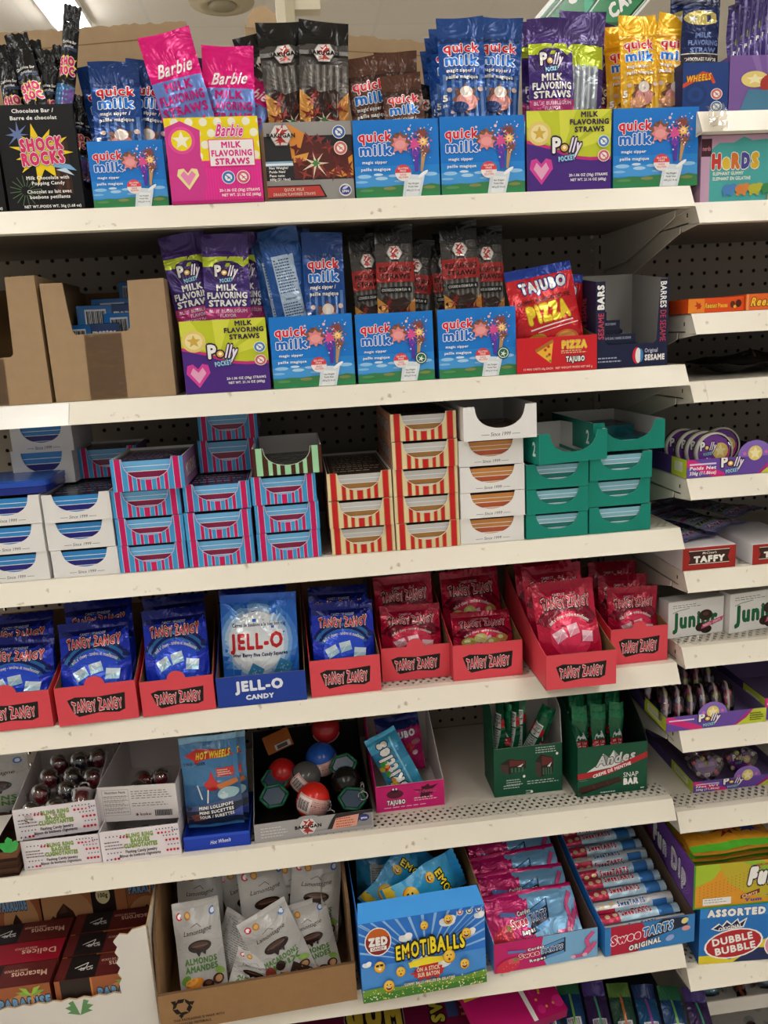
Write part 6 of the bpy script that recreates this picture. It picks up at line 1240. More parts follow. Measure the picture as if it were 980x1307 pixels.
_a = Euler(_e).to_matrix()@V((0, 0, 1)); _s = min(1, ((_c+_a*.07).z-Z5-.012)/(_a.z*.14))
pouch('skit', 'candy_bag', 'sky blue fruit candy bag slanting in the magenta carton', 'candy bag', _c+_a*(.07-.14*_s), _e, sz=_s)
# mint chocolate cartons
GM_ = '#0f5138'
def andes_front():
    a = Art(93, 62, GM_); a.poly([(12, 30), (26, 38), (34, 52), (42, 46), (48, 55), (58, 44), (66, 36), (60, 34), (40, 33)], '#dfe0de'); a.poly([(34, 52), (38, 40), (44, 36), (42, 46)], '#8e918f'); a.poly([(48, 55), (50, 42), (60, 36), (58, 44)], '#9a9c9a'); a.text('Andes', 50, 39, 12, '#c9cac8', w=52, bold=.04, shear=.3, rot=.1, out=[('#1a2a22', .05)])
    a.poly([(0, 22), (40, 25), (93, 42), (93, 49), (40, 32), (0, 29)], '#b3202a'); a.text('CREME DE MENTHE', 46, 28.5, 4, '#f2e6e4', w=52, bold=.05, rot=.24); a.text('SNAP', 71, 19, 6.5, WH, w=20, bold=0); a.text('BAR', 71, 10, 7.5, WH, w=20, bold=.08)
    a.poly([(0, 6), (4, 12), (56, 20), (60, 15), (6, 3)], '#3f2019'); a.poly([(6, 6), (56, 15), (60, 15), (6, 3)], '#2a1410'); a.line([(20, 14), (24, 8)], .6, '#5f3428'); a.line([(38, 17), (42, 11)], .6, '#5f3428'); a.lines(30, 2.5, 26, 1, 3, '#cfd6d2', 1.2); a.lines(2, 22, 12, 2, 2, '#7f9a8c', .5); a.rect(84, 3, 5, 1.4, '#cfd6d2'); return a
def andes_back():
    a = Art(92, 62, GM_)
    for x, y, w, h in ((9, 28, 34, 20), (56, 20, 24, 30)):
        a.poly([(x, y+4), (x+w*.3, y), (x+w, y+6), (x+w, y+h*.8), (x+w*.3, y+h), (x, y+h*.75)], '#2a1f1c'); a.poly([(x, y+4), (x+w*.3, y), (x+w*.3, y+h*.62), (x, y+h*.7)], '#4a3832'); a.poly([(x+w*.35, y+h*.5), (x+w*.95, y+h*.55), (x+w*.95, y+h*.78), (x+w*.35, y+h*.92)], '#6a2a28'); a.poly([(x+w*.65, y+h*.45), (x+w*.9, y+h*.62), (x+w*.8, y+h*.42)], WH)
        a.rects([(x+w*.4+i*w*.14, y+h*.1, w*.08, h*.3) for i in range(4)], '#3f6a50')
    for x, y, w, n in ((16, 20, 22, 3), (12, 13, 26, 2), (44, 16, 44, 2), (56, 58, 32, 3), (42, 4, 8, 2)): a.lines(x, y, w, n, 3, '#b9c9c0', 1.2, int(x+y))
    a.dots([(40, 24), (85, 49), (50, 3)], 1.8, WH, 10); return a
def uni(w, h): return [(0, 0), (w, 0), (w, h), (w*.58, h), (w*.55, h*.86), (w*.5, h*.8), (w*.45, h*.86), (w*.42, h*.97), (w*.39, h), (0, h)]
A1 = andes_back(); A1.f = A1.f
t, la, wa, ha = open_carton('dark green mint carton turned backwards, half empty', (631.5, 1018.5), (721.5, 1018), 957, Z5, .075, .178, A1, GM_, '#b9b6b2', curve=.15, group='green mint bar cartons', rz=-.0)
t, lc, wc, hc = open_carton('dark green mint carton with red ribbon, full of bars', (737, 1018), (830, 1015), 954, Z5, .12, .172, andes_front(), GM_, '#1a2a22', curve=.8, group='green mint bar cartons', rz=0)
def mbar():
    a = Art(24, 100, '#0e5a3a'); a.poly([(3, 62), (9, 72), (12, 68), (16, 74), (22, 62)], '#cfd2d0'); a.poly([(9, 72), (11, 64), (14, 62), (12, 68)], '#8a8d8b'); a.rect(0, 50, 24, 11, '#b3202a'); a.text('CREME DE', 12, 56.5, 2.8, '#f2e6e4', w=18, bold=.03); a.text('MENTHE', 12, 52, 2.8, '#f2e6e4', w=14, bold=.03); a.text('SNAP', 12, 33, 5, '#e6eee9', w=16, bold=0); a.text('BAR', 12, 26, 5.5, WH, w=16, bold=.07); a.rect(0, 90, 24, 10, '#0f7048'); return a
def mback():
    a = Art(24, 100, '#0e5a3a'); a.rect(4, 4, 16, 62, '#b5bdb8'); a.lines(5, 63, 14, 18, 3.2, '#5f6a64', 1.6, 3); a.rect(4, 68, 16, 20, '#d6dbd8'); a.rects([(5, 70+i*1.6, 14, .7+.4*(i % 3 == 0)) for i in range(10)], '#2a302c'); a.rect(0, 70, 4, 12, '#b3202a'); a.rect(20, 70, 4, 12, '#b3202a'); return a
pmesh('mb', .026, .15, .011, mbar(), '#0c5236', hdr='#0e6a44', hdrh=.1, seed=66, nu=5, jag=.0012, power=5)
pmesh('mk', .026, .165, .011, mback(), '#0c5236', hdr='#0e6a44', hdrh=.1, seed=67, nu=5, jag=.0012, power=5)
GMB = 'green mint bars'
def mb(key, lab, x, y, lean, roll, o, dz=0, yaw=0): pouch(key, 'mint_bar', lab, 'snack bar', o+V((x, y, .003+dz)), (R(lean), R(roll), R(yaw)), GMB)
for i, L in enumerate(['first green mint bar upright against the side of the backward carton', 'second green mint bar upright, showing its edge, in the backward carton', 'third green mint bar upright in the backward carton', 'fourth green mint bar showing its barcode in the backward carton']): mb('mk' if i != 1 else 'mb', L, .012+i*.0135, .04, -4, 2, la, .01, (-62, -58, -55, -20)[i])
mb('mb', 'green mint bar slanting alone with its front showing', .058, .03, -4, 21, la, .006, -8); mb('mk', 'green mint bar slanting just behind the lone slanting bar', .05, .05, -4, 24, la, .006, -50)
k = 0
for row in range(3):
    for i in range(3):
        mb('mb', 'green mint bar %s in the %s row of the full mint carton' % (['by the carton wall', 'in the middle', 'by the far wall'][i], ['front', 'second', 'rear'][row]), .019+i*.0305+(.003 if row == 1 else 0), .022+row*.032, -5, (i-1)*2+row, lc, .006+row*.008, (i-1)*5)
# ================================================================ sixth shelf
Z6 = SZ[5]
# white display carton with coconut macaroon boxes
def par_front():
    a = Art(106, 70, '#8a4a2c'); a.rect(0, 0, 106, 70, '#a05a34'); a.circ(80, 30, 34, '#c08a5a', 30); a.circ(76, 26, 22, '#d0a878', 16); a.rect(6, 0, 34, 70, '#2a1c18'); a.rect(40, 0, 2, 70, '#c8823c'); a.circ(23, 22, 11, '#d8cc9c'); a.text('100g', 23, 19.5, 5.5, '#3a2618', w=15, bold=.04)
    a.text('PARADISE', 76, 42, 12, '#6f9fc8', w=58, bold=.07, out=[('#3a2a24', .08)]); a.line([(84, 40), (85, 56)], 2.4, '#e08a2c')
    for d_ in (-1, 1):
        a.poly([(84, 56), (84+d_*6, 62), (84+d_*16, 62), (84+d_*10, 58)], '#7fae3c'); a.poly([(84, 56), (84+d_*4, 66), (84+d_*12, 68), (84+d_*6, 60)], '#98c04a')
    a.poly([(50, 0), (58, 16), (70, 22), (80, 12), (84, 0)], '#3a221a'); a.poly([(70, 0), (80, 16), (92, 12), (98, 0)], '#4a2c20'); return a
def par_big():
    a = Art(106, 70, '#a86a42'); a.circ(24, 30, 40, '#b9875c', 34); a.rect(0, 0, 40, 14, '#d0a070')
    for x, y, s in ((12, 24, 17), (40, 22, 16), (27, 38, 14)): a.poly([(x-s, y-s*.55), (x-s*.7, y+s*.1), (x, y+s*.75), (x+s*.75, y+s*.1), (x+s, y-s*.5), (x, y-s*.7)], '#3a221a'); a.poly([(x-s*.5, y), (x, y+s*.7), (x+s*.3, y+s*.1)], '#54342a')
    a.rect(62, 10, 30, 60, '#231815'); a.circ(77, 52, 9, '#d8cc9c'); a.text('100g', 77, 50, 4.5, '#3a2618', w=12, bold=.04); a.text('Macaroons', 77, 30, 5, '#e9dcc0', w=26, shear=.2); a.text('Macarons', 77, 22, 5, '#e9dcc0', w=26, shear=.2); a.rect(66, 2, 32, 6, '#191210'); a.text('CANDY / FRIANDISE', 82, 3.6, 2.8, '#d8cfc0', w=28); return a
def par_big2():
    a = Art(106, 70, '#9a5a36'); a.circ(60, 30, 40, '#b9875c', 34); a.text('PARADISE', 46, 48, 11, '#6f9fc8', w=62, bold=.07, out=[('#3a2a24', .08)])
    for x, y, s in ((36, 22, 17), (66, 20, 16), (50, 34, 13)): a.poly([(x-s, y-s*.55), (x-s*.7, y+s*.1), (x, y+s*.75), (x+s*.75, y+s*.1), (x+s, y-s*.5), (x, y-s*.7)], '#3a221a')
    return a
def par_top(col='#561c1a', word='Macarons'):
    a = Art(106, 30, col); a.rect(12, 0, 34, 30, '#1a1414' if col != '#8c0f24' else col)
    if col != '#8c0f24': a.line([(20, 14), (34, 20), (32, 12), (24, 12), (40, 15)], 1, '#d8d4d0'); a.text('La Cie', 34, 10, 4.5, '#d8d4d0', w=14)
    a.text(word, 78, 18, 8, '#d8b09a', w=40, shear=-.25, rot=PI, bold=.01); a.text('NOIX DE COCO', 62, 22, 3, '#d8b09a', w=26, rot=PI); return a
def par_big3():
    a = Art(46, 70, '#9a5a36'); a.circ(24, 22, 26, '#b9875c', 24); a.text('PARADISE', 24, 50, 9, '#6f9fc8', w=42, bold=.06, out=[('#3a2a24', .08)]); a.line([(30, 48), (31, 60)], 1.6, '#e08a2c')
    for x, y, s in ((12, 16, 13), (34, 16, 12), (24, 28, 12)): a.poly([(x-s, y-s*.55), (x-s*.7, y+s*.1), (x, y+s*.75), (x+s*.75, y+s*.1), (x+s, y-s*.5), (x, y-s*.7)], '#3a221a')
    return a
PB3 = par_big3(); PF, PB, PB2, PT1, PT2 = par_front(), par_big(), par_big2(), par_top(), par_top('#8c0f24', 'Delices')
wx0 = HZ(-70, 1318, Z6); wl, ww_, wr = base2((-58, 1345), (206, 1307), Z6); wl.z = Z6+.0006
hw0 = min(ZA(1163, wl.x+ww_*.9, wl.y)-Z6, .178); hlow = ZA(1277, wl.x+ww_*.6, wl.y)-Z6; hw0 += 0
t = thing('display_carton', 'white carton with torn corner, full of brown macaroon boxes', 'display carton', wl, (0, 0, wr), 'macaroon display carton')
xn = ww_-(HZ(205, 1307, Z6)-HZ(161, 1313, Z6)).length
W1 = '#dcd6ce'; m = MB(); g = random.Random(4); edge = []
n = 16
for i in range(n+1): edge.append((xn*.3+(xn*.7)*(1-i/n), hlow+(.0025 if i % 2 else -.001)))
pts = [(0, 0), (ww_, 0), (ww_, hw0*1.05), (xn+.03, hw0+.004), (xn+.022, hw0-.004), (xn+.01, hw0-.001), (xn, hw0-.012)]
k = 9
for i in range(k): pts.append((xn+(.004 if i % 2 else -.001), hw0-.014-(hw0-.014-hlow-.008)*i/k))
pts += edge+[(0, hlow-.001)]
m.plate(pts, (0, 0, 0), (1, 0, 0), (0, 0, 1), .003, mat(W1), mat('#b99a74', 'kraft'))
a = Art(ww_, 1); q = ww_*.62
for d_ in (-1, 1):
    for s, l in ((.006, .02), (.016, .022), (.025, .016)): a.poly([(q, hlow-.03), (q+d_*l*.5, hlow-.03+s*.9+.006), (q+d_*l, hlow-.03+s), (q+d_*l*.6, hlow-.03+s*.6)], '#5f8f5a')
m.art(a, (0, 0, 0), (ww_, 0, 0), (0, 0, 1)); obj('front_panel', m, t)
m = MB(); dd = .33; m.plate([(0, 0), (dd, 0), (dd, hw0*1.18), (0, hw0*1.05)], (ww_, 0, 0), (0, 1, 0), (0, 0, 1), .003, mat(W1), mat('#b99a74', 'kraft')); m.plate([(0, 0), (dd, 0), (dd, hlow*1.1), (0, hlow)], (.003, 0, 0), (0, 1, 0), (0, 0, 1), .003, mat('#b99a74', 'kraft'), mat(W1)); m.box(.06, dd-.003, 0, ww_, dd, hw0*1.1, mat('#b99a74', 'kraft')); m.box(0, .003, 0, ww_, dd, .003, mat('#b99a74', 'kraft')); obj('carton_body', m, t)
rotw = Matrix.Rotation(wr, 3, 'Z')
def parbox(lab, x, y, z, w, d, h, fr, tp):
    solid('macaroon_box', lab, 'cookie box', wl+rotw@V((x, y, z)), w, d, h, fr, '#5a1e1a', rz=wr, group='macaroon boxes', top=tp)
bwid = min(.152, (ww_-.03)/2); hA = ZA(1258, wl.x+ww_*.5, wl.y+.02)-Z6+.012
xr = ww_-.012-bwid; rows = ['front', 'second', 'third']
for i in range(3):
    parbox('brown macaroon box with dark label, %s in the file beside the torn white corner' % rows[i], xr, .008+i*.05, .004, bwid, .047, hA+.001*i, PF, PT1)
    parbox(['brown macaroon box, front in the file cut by the edge of view', 'bright red topped macaroon box between two brown ones', 'brown macaroon box behind the bright red topped one'][i], xr-bwid-.006, .006+i*.05, .004, bwid, .047, hA+.003-.001*i, PF, PT2 if i == 1 else PT1)
yr = wl.y+.17; zr0, zr1 = ZA(1204, wl.x+ww_*.6, yr)-Z6, ZA(1120, wl.x+ww_*.6, yr)-Z6
for i, (lab, x, w_, fr) in enumerate([('standing macaroon box with dark label stripe at the rear of the white carton', xr-bwid*.42, bwid, PB), ('standing macaroon box with blue lettering at the rear by the torn corner', xr+bwid*.585, bwid*.43, PB3), ('standing macaroon box rearmost at the edge of view', xr-bwid*.99, bwid*.55, PB2)]):
    parbox(lab, x, .165, zr0, w_, .05, zr1-zr0, fr, PT1)
for lab, x in (('macaroon box lying under the standing ones on the torn corner side', xr), ('macaroon box lying under the standing ones on the cropped side', xr-bwid-.006)): parbox(lab, x, .165, .004, bwid, .1, zr0-.006, PB2, PT1)
# almond carton
t = thing('shipping_carton', 'open brown corrugated carton with a recycling mark, full of grey almond pouches', 'carton', (0, 0, 0), group='almond carton')
al, aw, ar_ = base2((207, 1320), (457.5, 1286), Z6); ar_ = RC = base2((207, 1320), (889, 1199), Z6)[2]; al.z = Z6+.0006; t.location = al; t.rotation_euler = (0, 0, ar_)
ah = ZA(1249, al.x+aw/2, al.y+.01)-Z6; K = mat('#9a7650', 'kraft'); KE = mat('#6e5238', 'kraft')
rec = Art(aw, ah)
cx, cy, rr_ = aw*.115, ah*.62, .0155
for k in range(3):
    a0 = PI/2+k*2*PI/3; u_ = (math.cos(a0), math.sin(a0)); v_ = (-u_[1], u_[0])
    f = lambda p, q: (cx+u_[0]*p*rr_+v_[0]*q*rr_, cy+u_[1]*p*rr_+v_[1]*q*rr_)
    rec.poly([f(.95, -.35), f(.95, .35), f(.5, .62), f(.5, -.1)], '#241c16'); rec.poly([f(.55, -.35), f(.95, -.35), f(.3, -1.05), f(.05, -.7)], '#241c16'); rec.poly([f(.02, -1.0), f(.5, -1.3), f(.55, -.75)], '#241c16')
rec.text('THIS PACKAGING IS MADE WITH', cx-.016, cy-.026, .0045, '#241c16', al='L', w=.08, bold=.02); rec.text('RECYCLED MATERIALS.', cx-.012, cy-.034, .0045, '#241c16', al='L', w=.055, bold=.02)
m = MB(); m.plate([(0, 0), (aw, 0), (aw, ah), (0, ah)], (0, 0, 0), (1, 0, 0), (0, 0, 1), .005, K, KE); rec.v = [(x/aw*100, y/ah*100, l) for x, y, l in rec.v]; rec.W = rec.H = 100; m.art(rec, (0, 0, 0), (aw, 0, 0), (0, 0, ah), 'matt'); obj('front_wall', m, t)
m = MB(); ad = .33; hb_ = .205
m.plate([(.005, 0), (ad, 0), (ad, hb_), (.12, hb_), (.03, ah+.09), (.005, ah)], (aw, 0, 0), (0, 1, 0), (0, 0, 1), .005, K, KE); m.plate([(.005, 0), (ad, 0), (ad, hb_), (.12, hb_), (.03, ah+.09), (.005, ah)], (.005, 0, 0), (0, 1, 0), (0, 0, 1), .005, K, KE); m.box(.005, ad-.005, 0, aw-.005, ad, hb_, K); m.box(.005, .005, 0, aw-.005, ad-.005, .005, K); obj('carton_walls', m, t)
BOXES.append((al.copy(), aw, .32, ar_, Z6+.004))
def darkc():
    a = almond(('MACAROONS', 'NOIX')); a.poly([(14, 0), (26, 26), (36, 16), (48, 30), (64, 6), (66, 0)], '#3a2a26'); a.poly([(26, 26), (36, 16), (40, 20), (30, 0)], '#54423c'); a.circ(14, 30, 7, '#7a3028', 10); a.circ(30, 34, 7, '#2b1a16'); return a
def albk():
    a = Art(70, 110, '#a5a29e'); a.lines(6, 104, 58, 28, 3.6, '#6a6866', 1.2, 9); a.rect(20, 6, 26, 18, '#e6e4e0'); a.rects([(22+i*2, 8, .8+.6*(i % 3 == 0), 14) for i in range(11)], '#2a2826'); a.circ(56, 16, 6, '#c8862c'); return a
pmesh('mac', .088, .16, .026, darkc(), '#aeaba7', hdr='#b8b5b1', hdrh=.06, seed=71, kind='film')
pmesh('alb', .086, .15, .024, albk(), '#a09d99', hdr='#b0ada9', hdrh=.06, seed=72, kind='film')
GA = 'almond pouches in the brown carton'
def ap(key, lab, t_, l_, Y, dY, sx=1, yaw=0): return hang(key, 'snack_pouch', lab, 'snack pouch', t_, l_, Y, dY, GA, sx, yaw, zmin=Z6+.006)
for a in [('alm', 'grey almond pouch standing in front beside the carton wall with the recycling mark', (248, 1149), (262, 1262), -0.028, .05, .88), ('alb', 'grey pouch turned backwards with fine print behind the front almond pouch', (316, 1170), (290, 1260), -0.008, .03, .95, -.4), ('mac', 'grey pouch with dark chocolate shards tilting in the centre of the carton', (332, 1163), (372, 1250), -0.033, .05),
          ('alm', 'grey almond pouch tilting beside the dark shard pouch, under two blue and red badges', (386, 1150), (408, 1240), -0.013, .05, .88), ('alm', 'grey almond pouch upside behind the front one in the corner, only green words showing', (254, 1102), (258, 1200), 0.062, .03, .9),
          ('alm', 'grey almond pouch leaning in the rear row next to the corner one', (300, 1098), (330, 1180), 0.072, .03), ('alm', 'grey almond pouch in the middle of the rear row', (332, 1098), (343, 1180), 0.042, .03, 1, .2), ('alm', 'grey almond pouch fourth along the rear row', (372, 1092), (380, 1170), 0.062, .02, .9), ('alm', 'grey almond pouch rear row, large green words over the tilted pouch', (405, 1090), (400, 1180), 0.037, .03),
          ('alb', 'grey pouch on edge at the inner wall beside the smiley carton', (424, 1110), (424, 1220), 0.042, .02, .7, .9), ('alm', 'grey almond pouch low in front between the backward and dark shard pouches', (330, 1215), (318, 1262), -0.038, .03, .8)]: ap(*a)
# smiley carton
def face(a, x, y, r, kind=0):
    a.circ(x, y, r, '#b5761c'); a.circ(x, y+.1*r, r*.94, '#f2b62c'); a.circ(x-.1*r, y+.25*r, r*.68, '#f8cf52')
    if kind == 1: a.rect(x-.65*r, y+.1*r, .55*r, .35*r, '#1a1412'); a.rect(x+.1*r, y+.15*r, .55*r, .35*r, '#1a1412'); a.line([(x-.6*r, y+.4*r), (x+.6*r, y+.5*r)], .12*r, '#1a1412'); a.circ(x, y-.3*r, .3*r, '#f4f0e6', .2*r)
    elif kind == 2: a.circ(x-.3*r, y+.25*r, .12*r, '#3a2412'); a.circ(x+.3*r, y+.25*r, .12*r, '#3a2412'); a.circ(x, y-.35*r, .18*r, '#6a2a14')
    else: a.dots([(x-.32*r, y+.28*r), (x+.32*r, y+.28*r)], .13*r, '#3a2412', 8); a.circ(x, y-.1*r, .55*r, '#6a2014', a0=PI, a1=2*PI, n=12); a.circ(x, y-.14*r, .4*r, '#f4f0e6', .14*r, a0=PI, a1=2*PI, n=10)
def emoti():
    a = Art(172, 100, '#2a78d8'); a.rect(0, 0, 172, 44, '#4a94e2')
    for i in range(22): t_ = .15+i*.13; a.poly([(90, 40), (90+140*math.cos(t_), 40+100*math.sin(t_)), (90+140*math.cos(t_+.03), 40+100*math.sin(t_+.03))], '#8fc0f0')
    for x, y, s in ((62, 74, 9), (120, 86, 11), (150, 68, 8), (8, 48, 6), (80, 40, 12), (110, 36, 14), (164, 88, 7)): a.circ(x, y, s, '#f0f3f6', s*.5); a.circ(x+s*.5, y+s*.3, s*.6, '#ffffff', s*.45); a.circ(x-s*.5, y+s*.15, s*.5, '#e3eaf0', s*.35)
    a.poly([(0, 0), (172, 0), (172, 18), (140, 14), (100, 16), (60, 13), (24, 17), (0, 16)], '#6a9a34'); a.poly([(0, 0), (172, 0), (172, 9), (120, 7), (60, 10), (0, 8)], '#3f7f2c'); g = random.Random(9); a.dots([(g.uniform(0, 172), g.uniform(1, 16), g.uniform(.5, 1.3)) for _ in range(90)], 1, '#e9ecc0', 6); a.dots([(g.uniform(0, 172), g.uniform(1, 16), g.uniform(.4, 1)) for _ in range(70)], 1, '#f0d83a', 6)
    a.circ(25, 76, 18, WH); a.circ(25, 76, 16.6, '#8e1f24'); a.circ(25, 76, 16.6, '#c8621f', a0=.3, a1=PI-.3); a.text('ZED', 25, 72, 9.5, WH, w=26, bold=.09); a.rect(14, 65, 22, 5, WH); a.text('CANDY', 25, 66, 3.2, '#8e1f24', w=17, bold=.04)
    a.star(91, 28, 26, 19, 12, '#c42a1f', jit=.15, sy=.45); a.poly([(66, 36), (112, 38), (116, 44), (90, 47), (64, 43)], '#f5e02a'); a.text('EMOTI', 71, 50, 18, '#f8e01e', w=46, bold=.03, out=[('#171414', .11)], wav=(.12, .05, 1)); a.text('BALLS', 119, 52, 20, '#f8e01e', w=48, bold=.04, out=[('#171414', .11)], wav=(-.1, .05, 0)); a.circ(66, 58, 4, '#7a1f18', 3.4, a0=PI, a1=2*PI)
    a.text('ON A STICK', 91, 29.5, 5.4, '#f2d9c4', w=32, bold=.04); a.text('SUR BATON', 91, 22.5, 5.4, '#f2d9c4', w=30, bold=.04); a.text('GUMMY BALLS / BALLES EN GELATINE', 92, 14, 3.6, '#f0ead2', w=70, bold=.05, out=[('#3a4a20', .08)])
    for x, y, r, k in ((25, 44, 7.5, 1), (36, 18, 7.5, 0), (53, 34, 6.5, 2), (88, 88, 5.5, 2), (121, 91, 6, 0), (145, 70, 6.5, 0), (120, 44, 8.5, 2), (141, 31, 6.5, 0)): face(a, x, y, r, k)
    for x, c in ((137, '#c8473c'), (150, '#3f6a34'), (163, '#3a3f80')): a.circ(x, 104-5, 4.6, WH); a.circ(x, 99, 3.6, c); a.circ(x, 99, 2, '#e9e4d8')
    return a
t = None
el, ew, er = base2((457.5, 1281), (627, 1250), Z6); er = RC; el.z = Z6+.0006; el.x += .008; ew -= .017; eh = ZA(1170, el.x+ew/2, el.y)-Z6
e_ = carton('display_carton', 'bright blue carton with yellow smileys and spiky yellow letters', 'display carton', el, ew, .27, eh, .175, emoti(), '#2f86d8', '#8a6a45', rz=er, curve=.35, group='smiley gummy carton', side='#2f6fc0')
m = MB(); m.add([(0, 0, eh), (ew, 0, eh), (ew-.004, .03, eh+.0145), (.004, .03, eh+.0145)], [(0, 1, 2, 3)], '#3f9ae8'); m.add([(0, .0012, eh-.001), (ew, .0012, eh-.001), (ew-.004, .031, eh+.0135), (.004, .031, eh+.0135)], [(3, 2, 1, 0)], mat('#8a6a45', 'kraft')); obj('folded_flap', m, e_)
BOXES.append((el.copy(), ew, .27, er, Z6))
def efilm():
    a = Art(66, 110, '#2f9ad0'); a.rect(0, 0, 66, 16, '#e3c23a'); a.poly([(0, 14), (66, 14), (66, 36), (33, 44), (0, 30)], '#5fb4dc'); face(a, 20, 34, 13, 0); face(a, 48, 62, 9, 2); face(a, 14, 72, 7, 0); a.rect(30, 22, 30, 8, '#c43a2c'); a.text('EMOTI', 34, 84, 11, '#f8e01e', w=46, bold=.03, out=[('#171414', .1)], rot=.1); a.circ(52, 36, 8, '#dfeaf0', 5); a.circ(40, 48, 9, '#cfe2ec', 5); return a
def ebk():
    a = Art(66, 110, '#2f8ec4'); a.rect(22, 20, 40, 78, '#c9d2d8'); a.lines(25, 92, 34, 18, 3.6, '#5a6468', 1.3, 2); a.rect(0, 0, 66, 14, '#c8d23a'); return a
pmesh('emo', .085, .15, .04, efilm(), '#2f92c8', hdr='#2a8ed0', hdrh=.1, seed=73, kind='film', jag=.002)
pmesh('emb', .085, .15, .035, ebk(), '#2f8ec4', hdr='#2386c8', hdrh=.1, seed=74, kind='film', jag=.002)
GE = 'smiley gummy packets'
def ep(key, lab, px, py, Y, rot, s=1):
    M3 = Euler(tuple(R(a) for a in rot)).to_matrix(); c = PT(px, py, Y)
    pouch(key, 'candy_packet', lab, 'candy packet', c-M3@V((0, 0, .075*s)), tuple(R(a) for a in rot), GE, sx=s, sz=s)
ep('emb', 'blue packet turned backwards with white print in the corner of the smiley carton', 480, 1126, .115, (-6, 2, 0), .85)
ep('emo', 'blue smiley packet pointing up across the smiley carton', 507, 1122, .06, (-10, 50, 8), .9)
ep('emo', 'blue smiley packet lying across the front of the smiley carton', 541, 1133, .02, (-8, 72, 6), .95)
ep('emo', 'blue smiley packet low at the rear of the smiley carton by the pink bags', 566, 1128, .11, (-12, -60, 0), .7)
# pink rope bags
def rope_logo(a, x, y, s, rot=.12):
    a.text('Cordes', x-6*s, y+12*s, 5*s, WH, w=22*s, bold=.06, rot=rot, out=[('#141a30', .1)])
    a.text('Swee', x-15*s, y, 9*s, '#c4174a', w=27*s, bold=.05, rot=rot, out=[(WH, .06)]); a.text('TARTS', x+15*s, y+3.6*s, 8.6*s, '#1f5fa8', w=30*s, bold=.05, rot=rot, shear=.2, out=[(WH, .06)])
    a.text('Ropes', x-4*s, y-9*s, 5*s, WH, w=22*s, bold=.05, rot=rot, out=[('#141a30', .1)])
def rope_art(W=140, H=56):
    a = Art(W, H, '#7db4de'); a.poly([(0, 0), (70, 0), (62, H*.45), (66, H), (0, H)], '#c81a6c'); a.poly([(62, 10), (96, 20), (96, 48), (66, 38)], '#162340'); a.poly([(64, 30), (94, 40), (94, 46), (66, 37)], '#5f9ad0'); a.poly([(70, 12), (94, 18), (94, 24), (70, 18)], '#5f9ad0')
    rope_logo(a, 62, 22, 1.0); a.poly([(18, 40), (42, 37), (42, 32), (18, 35)], '#5a7ab8'); a.circ(18, 12, 17, '#d8304a', 12, rot=.5); a.circ(26, 20, 8, '#e2566a', 6); a.dots([(12+i*4, 8+(i % 3)*4) for i in range(6)], .6, '#f2b0b8', 6); a.star(28, 22, 6, 2, 5, '#7a8f3c')
    for o_, c in ((0, '#b0336c'), (.6, '#d8568e')): a.line([(106, 8+o_), (120, 8+o_), (128, 22), (124, 36), (134, 50)], 6-2*o_, c); a.line([(122, 8+o_), (132, 20), (136, 30)], 6-2*o_, c)
    a.circ(106, 8, 3.4, '#f0b8c8'); a.circ(122, 9, 3.4, '#f0b8c8'); return a
RA = rope_art()
rl, rw, rr2 = base2((629, 1244), (768.5, 1222), Z6); rr2 = RC; rl.z = Z6+.0006; rl.x += .003; rw -= .01; rh = ZA(1197, rl.x+rw/2, rl.y)-Z6
carton('display_carton', 'pink and light blue rope candy carton beside the smiley carton', 'display carton', rl, rw, .3, rh, .16, RA, '#c81a6c', '#5f4a3a', rz=rr2, curve=1.5, group='rope candy carton', side='#7db4de')
pmesh('rope', .155, .092, .008, RA, '#c81a6c', hdr='#c01864', hdrh=.07, seed=75)
RM = Matrix.Rotation(rr2, 3, 'Z')
for i, L in enumerate(['pink rope candy bag in front, strawberry showing over the carton edge', 'pink rope candy bag second from the front in the rope carton', 'pink rope candy bag third from the front in the rope carton', 'pink rope candy bag fourth from the front in the rope carton', 'pink rope candy bag fifth from the front in the rope carton', 'pink rope candy bag rearmost in the rope carton']):
    pouch('rope', 'candy_bag', L, 'candy bag', rl+RM@V((rw*.49, (.03, .078, .112, .15, .192, .225)[i], (.012, .02, .034, .044, .064, .076)[i])), (R(-42), R((-1, 1, -2, 1, -1, 2)[i]), rr2), 'rope candy bags', sx=(rw-.02)/.155)
# candy roll carton
def orig():
    a = Art(122, 40, '#2f7fc4'); a.poly([(8, 0), (44, 0), (62, 20), (50, 40), (8, 40)], '#b8123a'); a.poly([(56, 14), (112, 26), (112, 38), (78, 40), (60, 30)], '#162340'); a.text('Swee', 28, 17, 12, '#c4174a', w=40, bold=.06, rot=.12, shear=.15, out=[(WH, .06)]); a.text('TARTS', 71, 22, 12, '#2f7fc4', w=42, bold=.06, rot=.12, shear=.2, out=[(WH, .06)]); a.text('ORIGINAL', 54, 6, 7, WH, w=44, bold=.06, rot=.13, shear=.15, out=[('#162340', .08)])
    a.circ(108, 33, 5, '#e6d890', 4, rot=.4); a.circ(110, 22, 6, '#e29a94', 3.4); a.circ(88, 12, 6, '#9fb0e0', 4, rot=.4); return a
ol, ow, or_ = base2((769.5, 1222), (889, 1199), Z6); or_ = RC; ol.z = Z6+.0006; ol.x += .003; ow -= .01; oh = ZA(1178, ol.x+ow/2, ol.y)-Z6
carton('display_carton', 'blue and red carton of silver candy rolls nearest the shelf joint', 'display carton', ol, ow, .33, oh, .15, orig(), '#2f7fc4', '#5f4a3a', rz=or_, curve=1.35, group='candy roll carton')
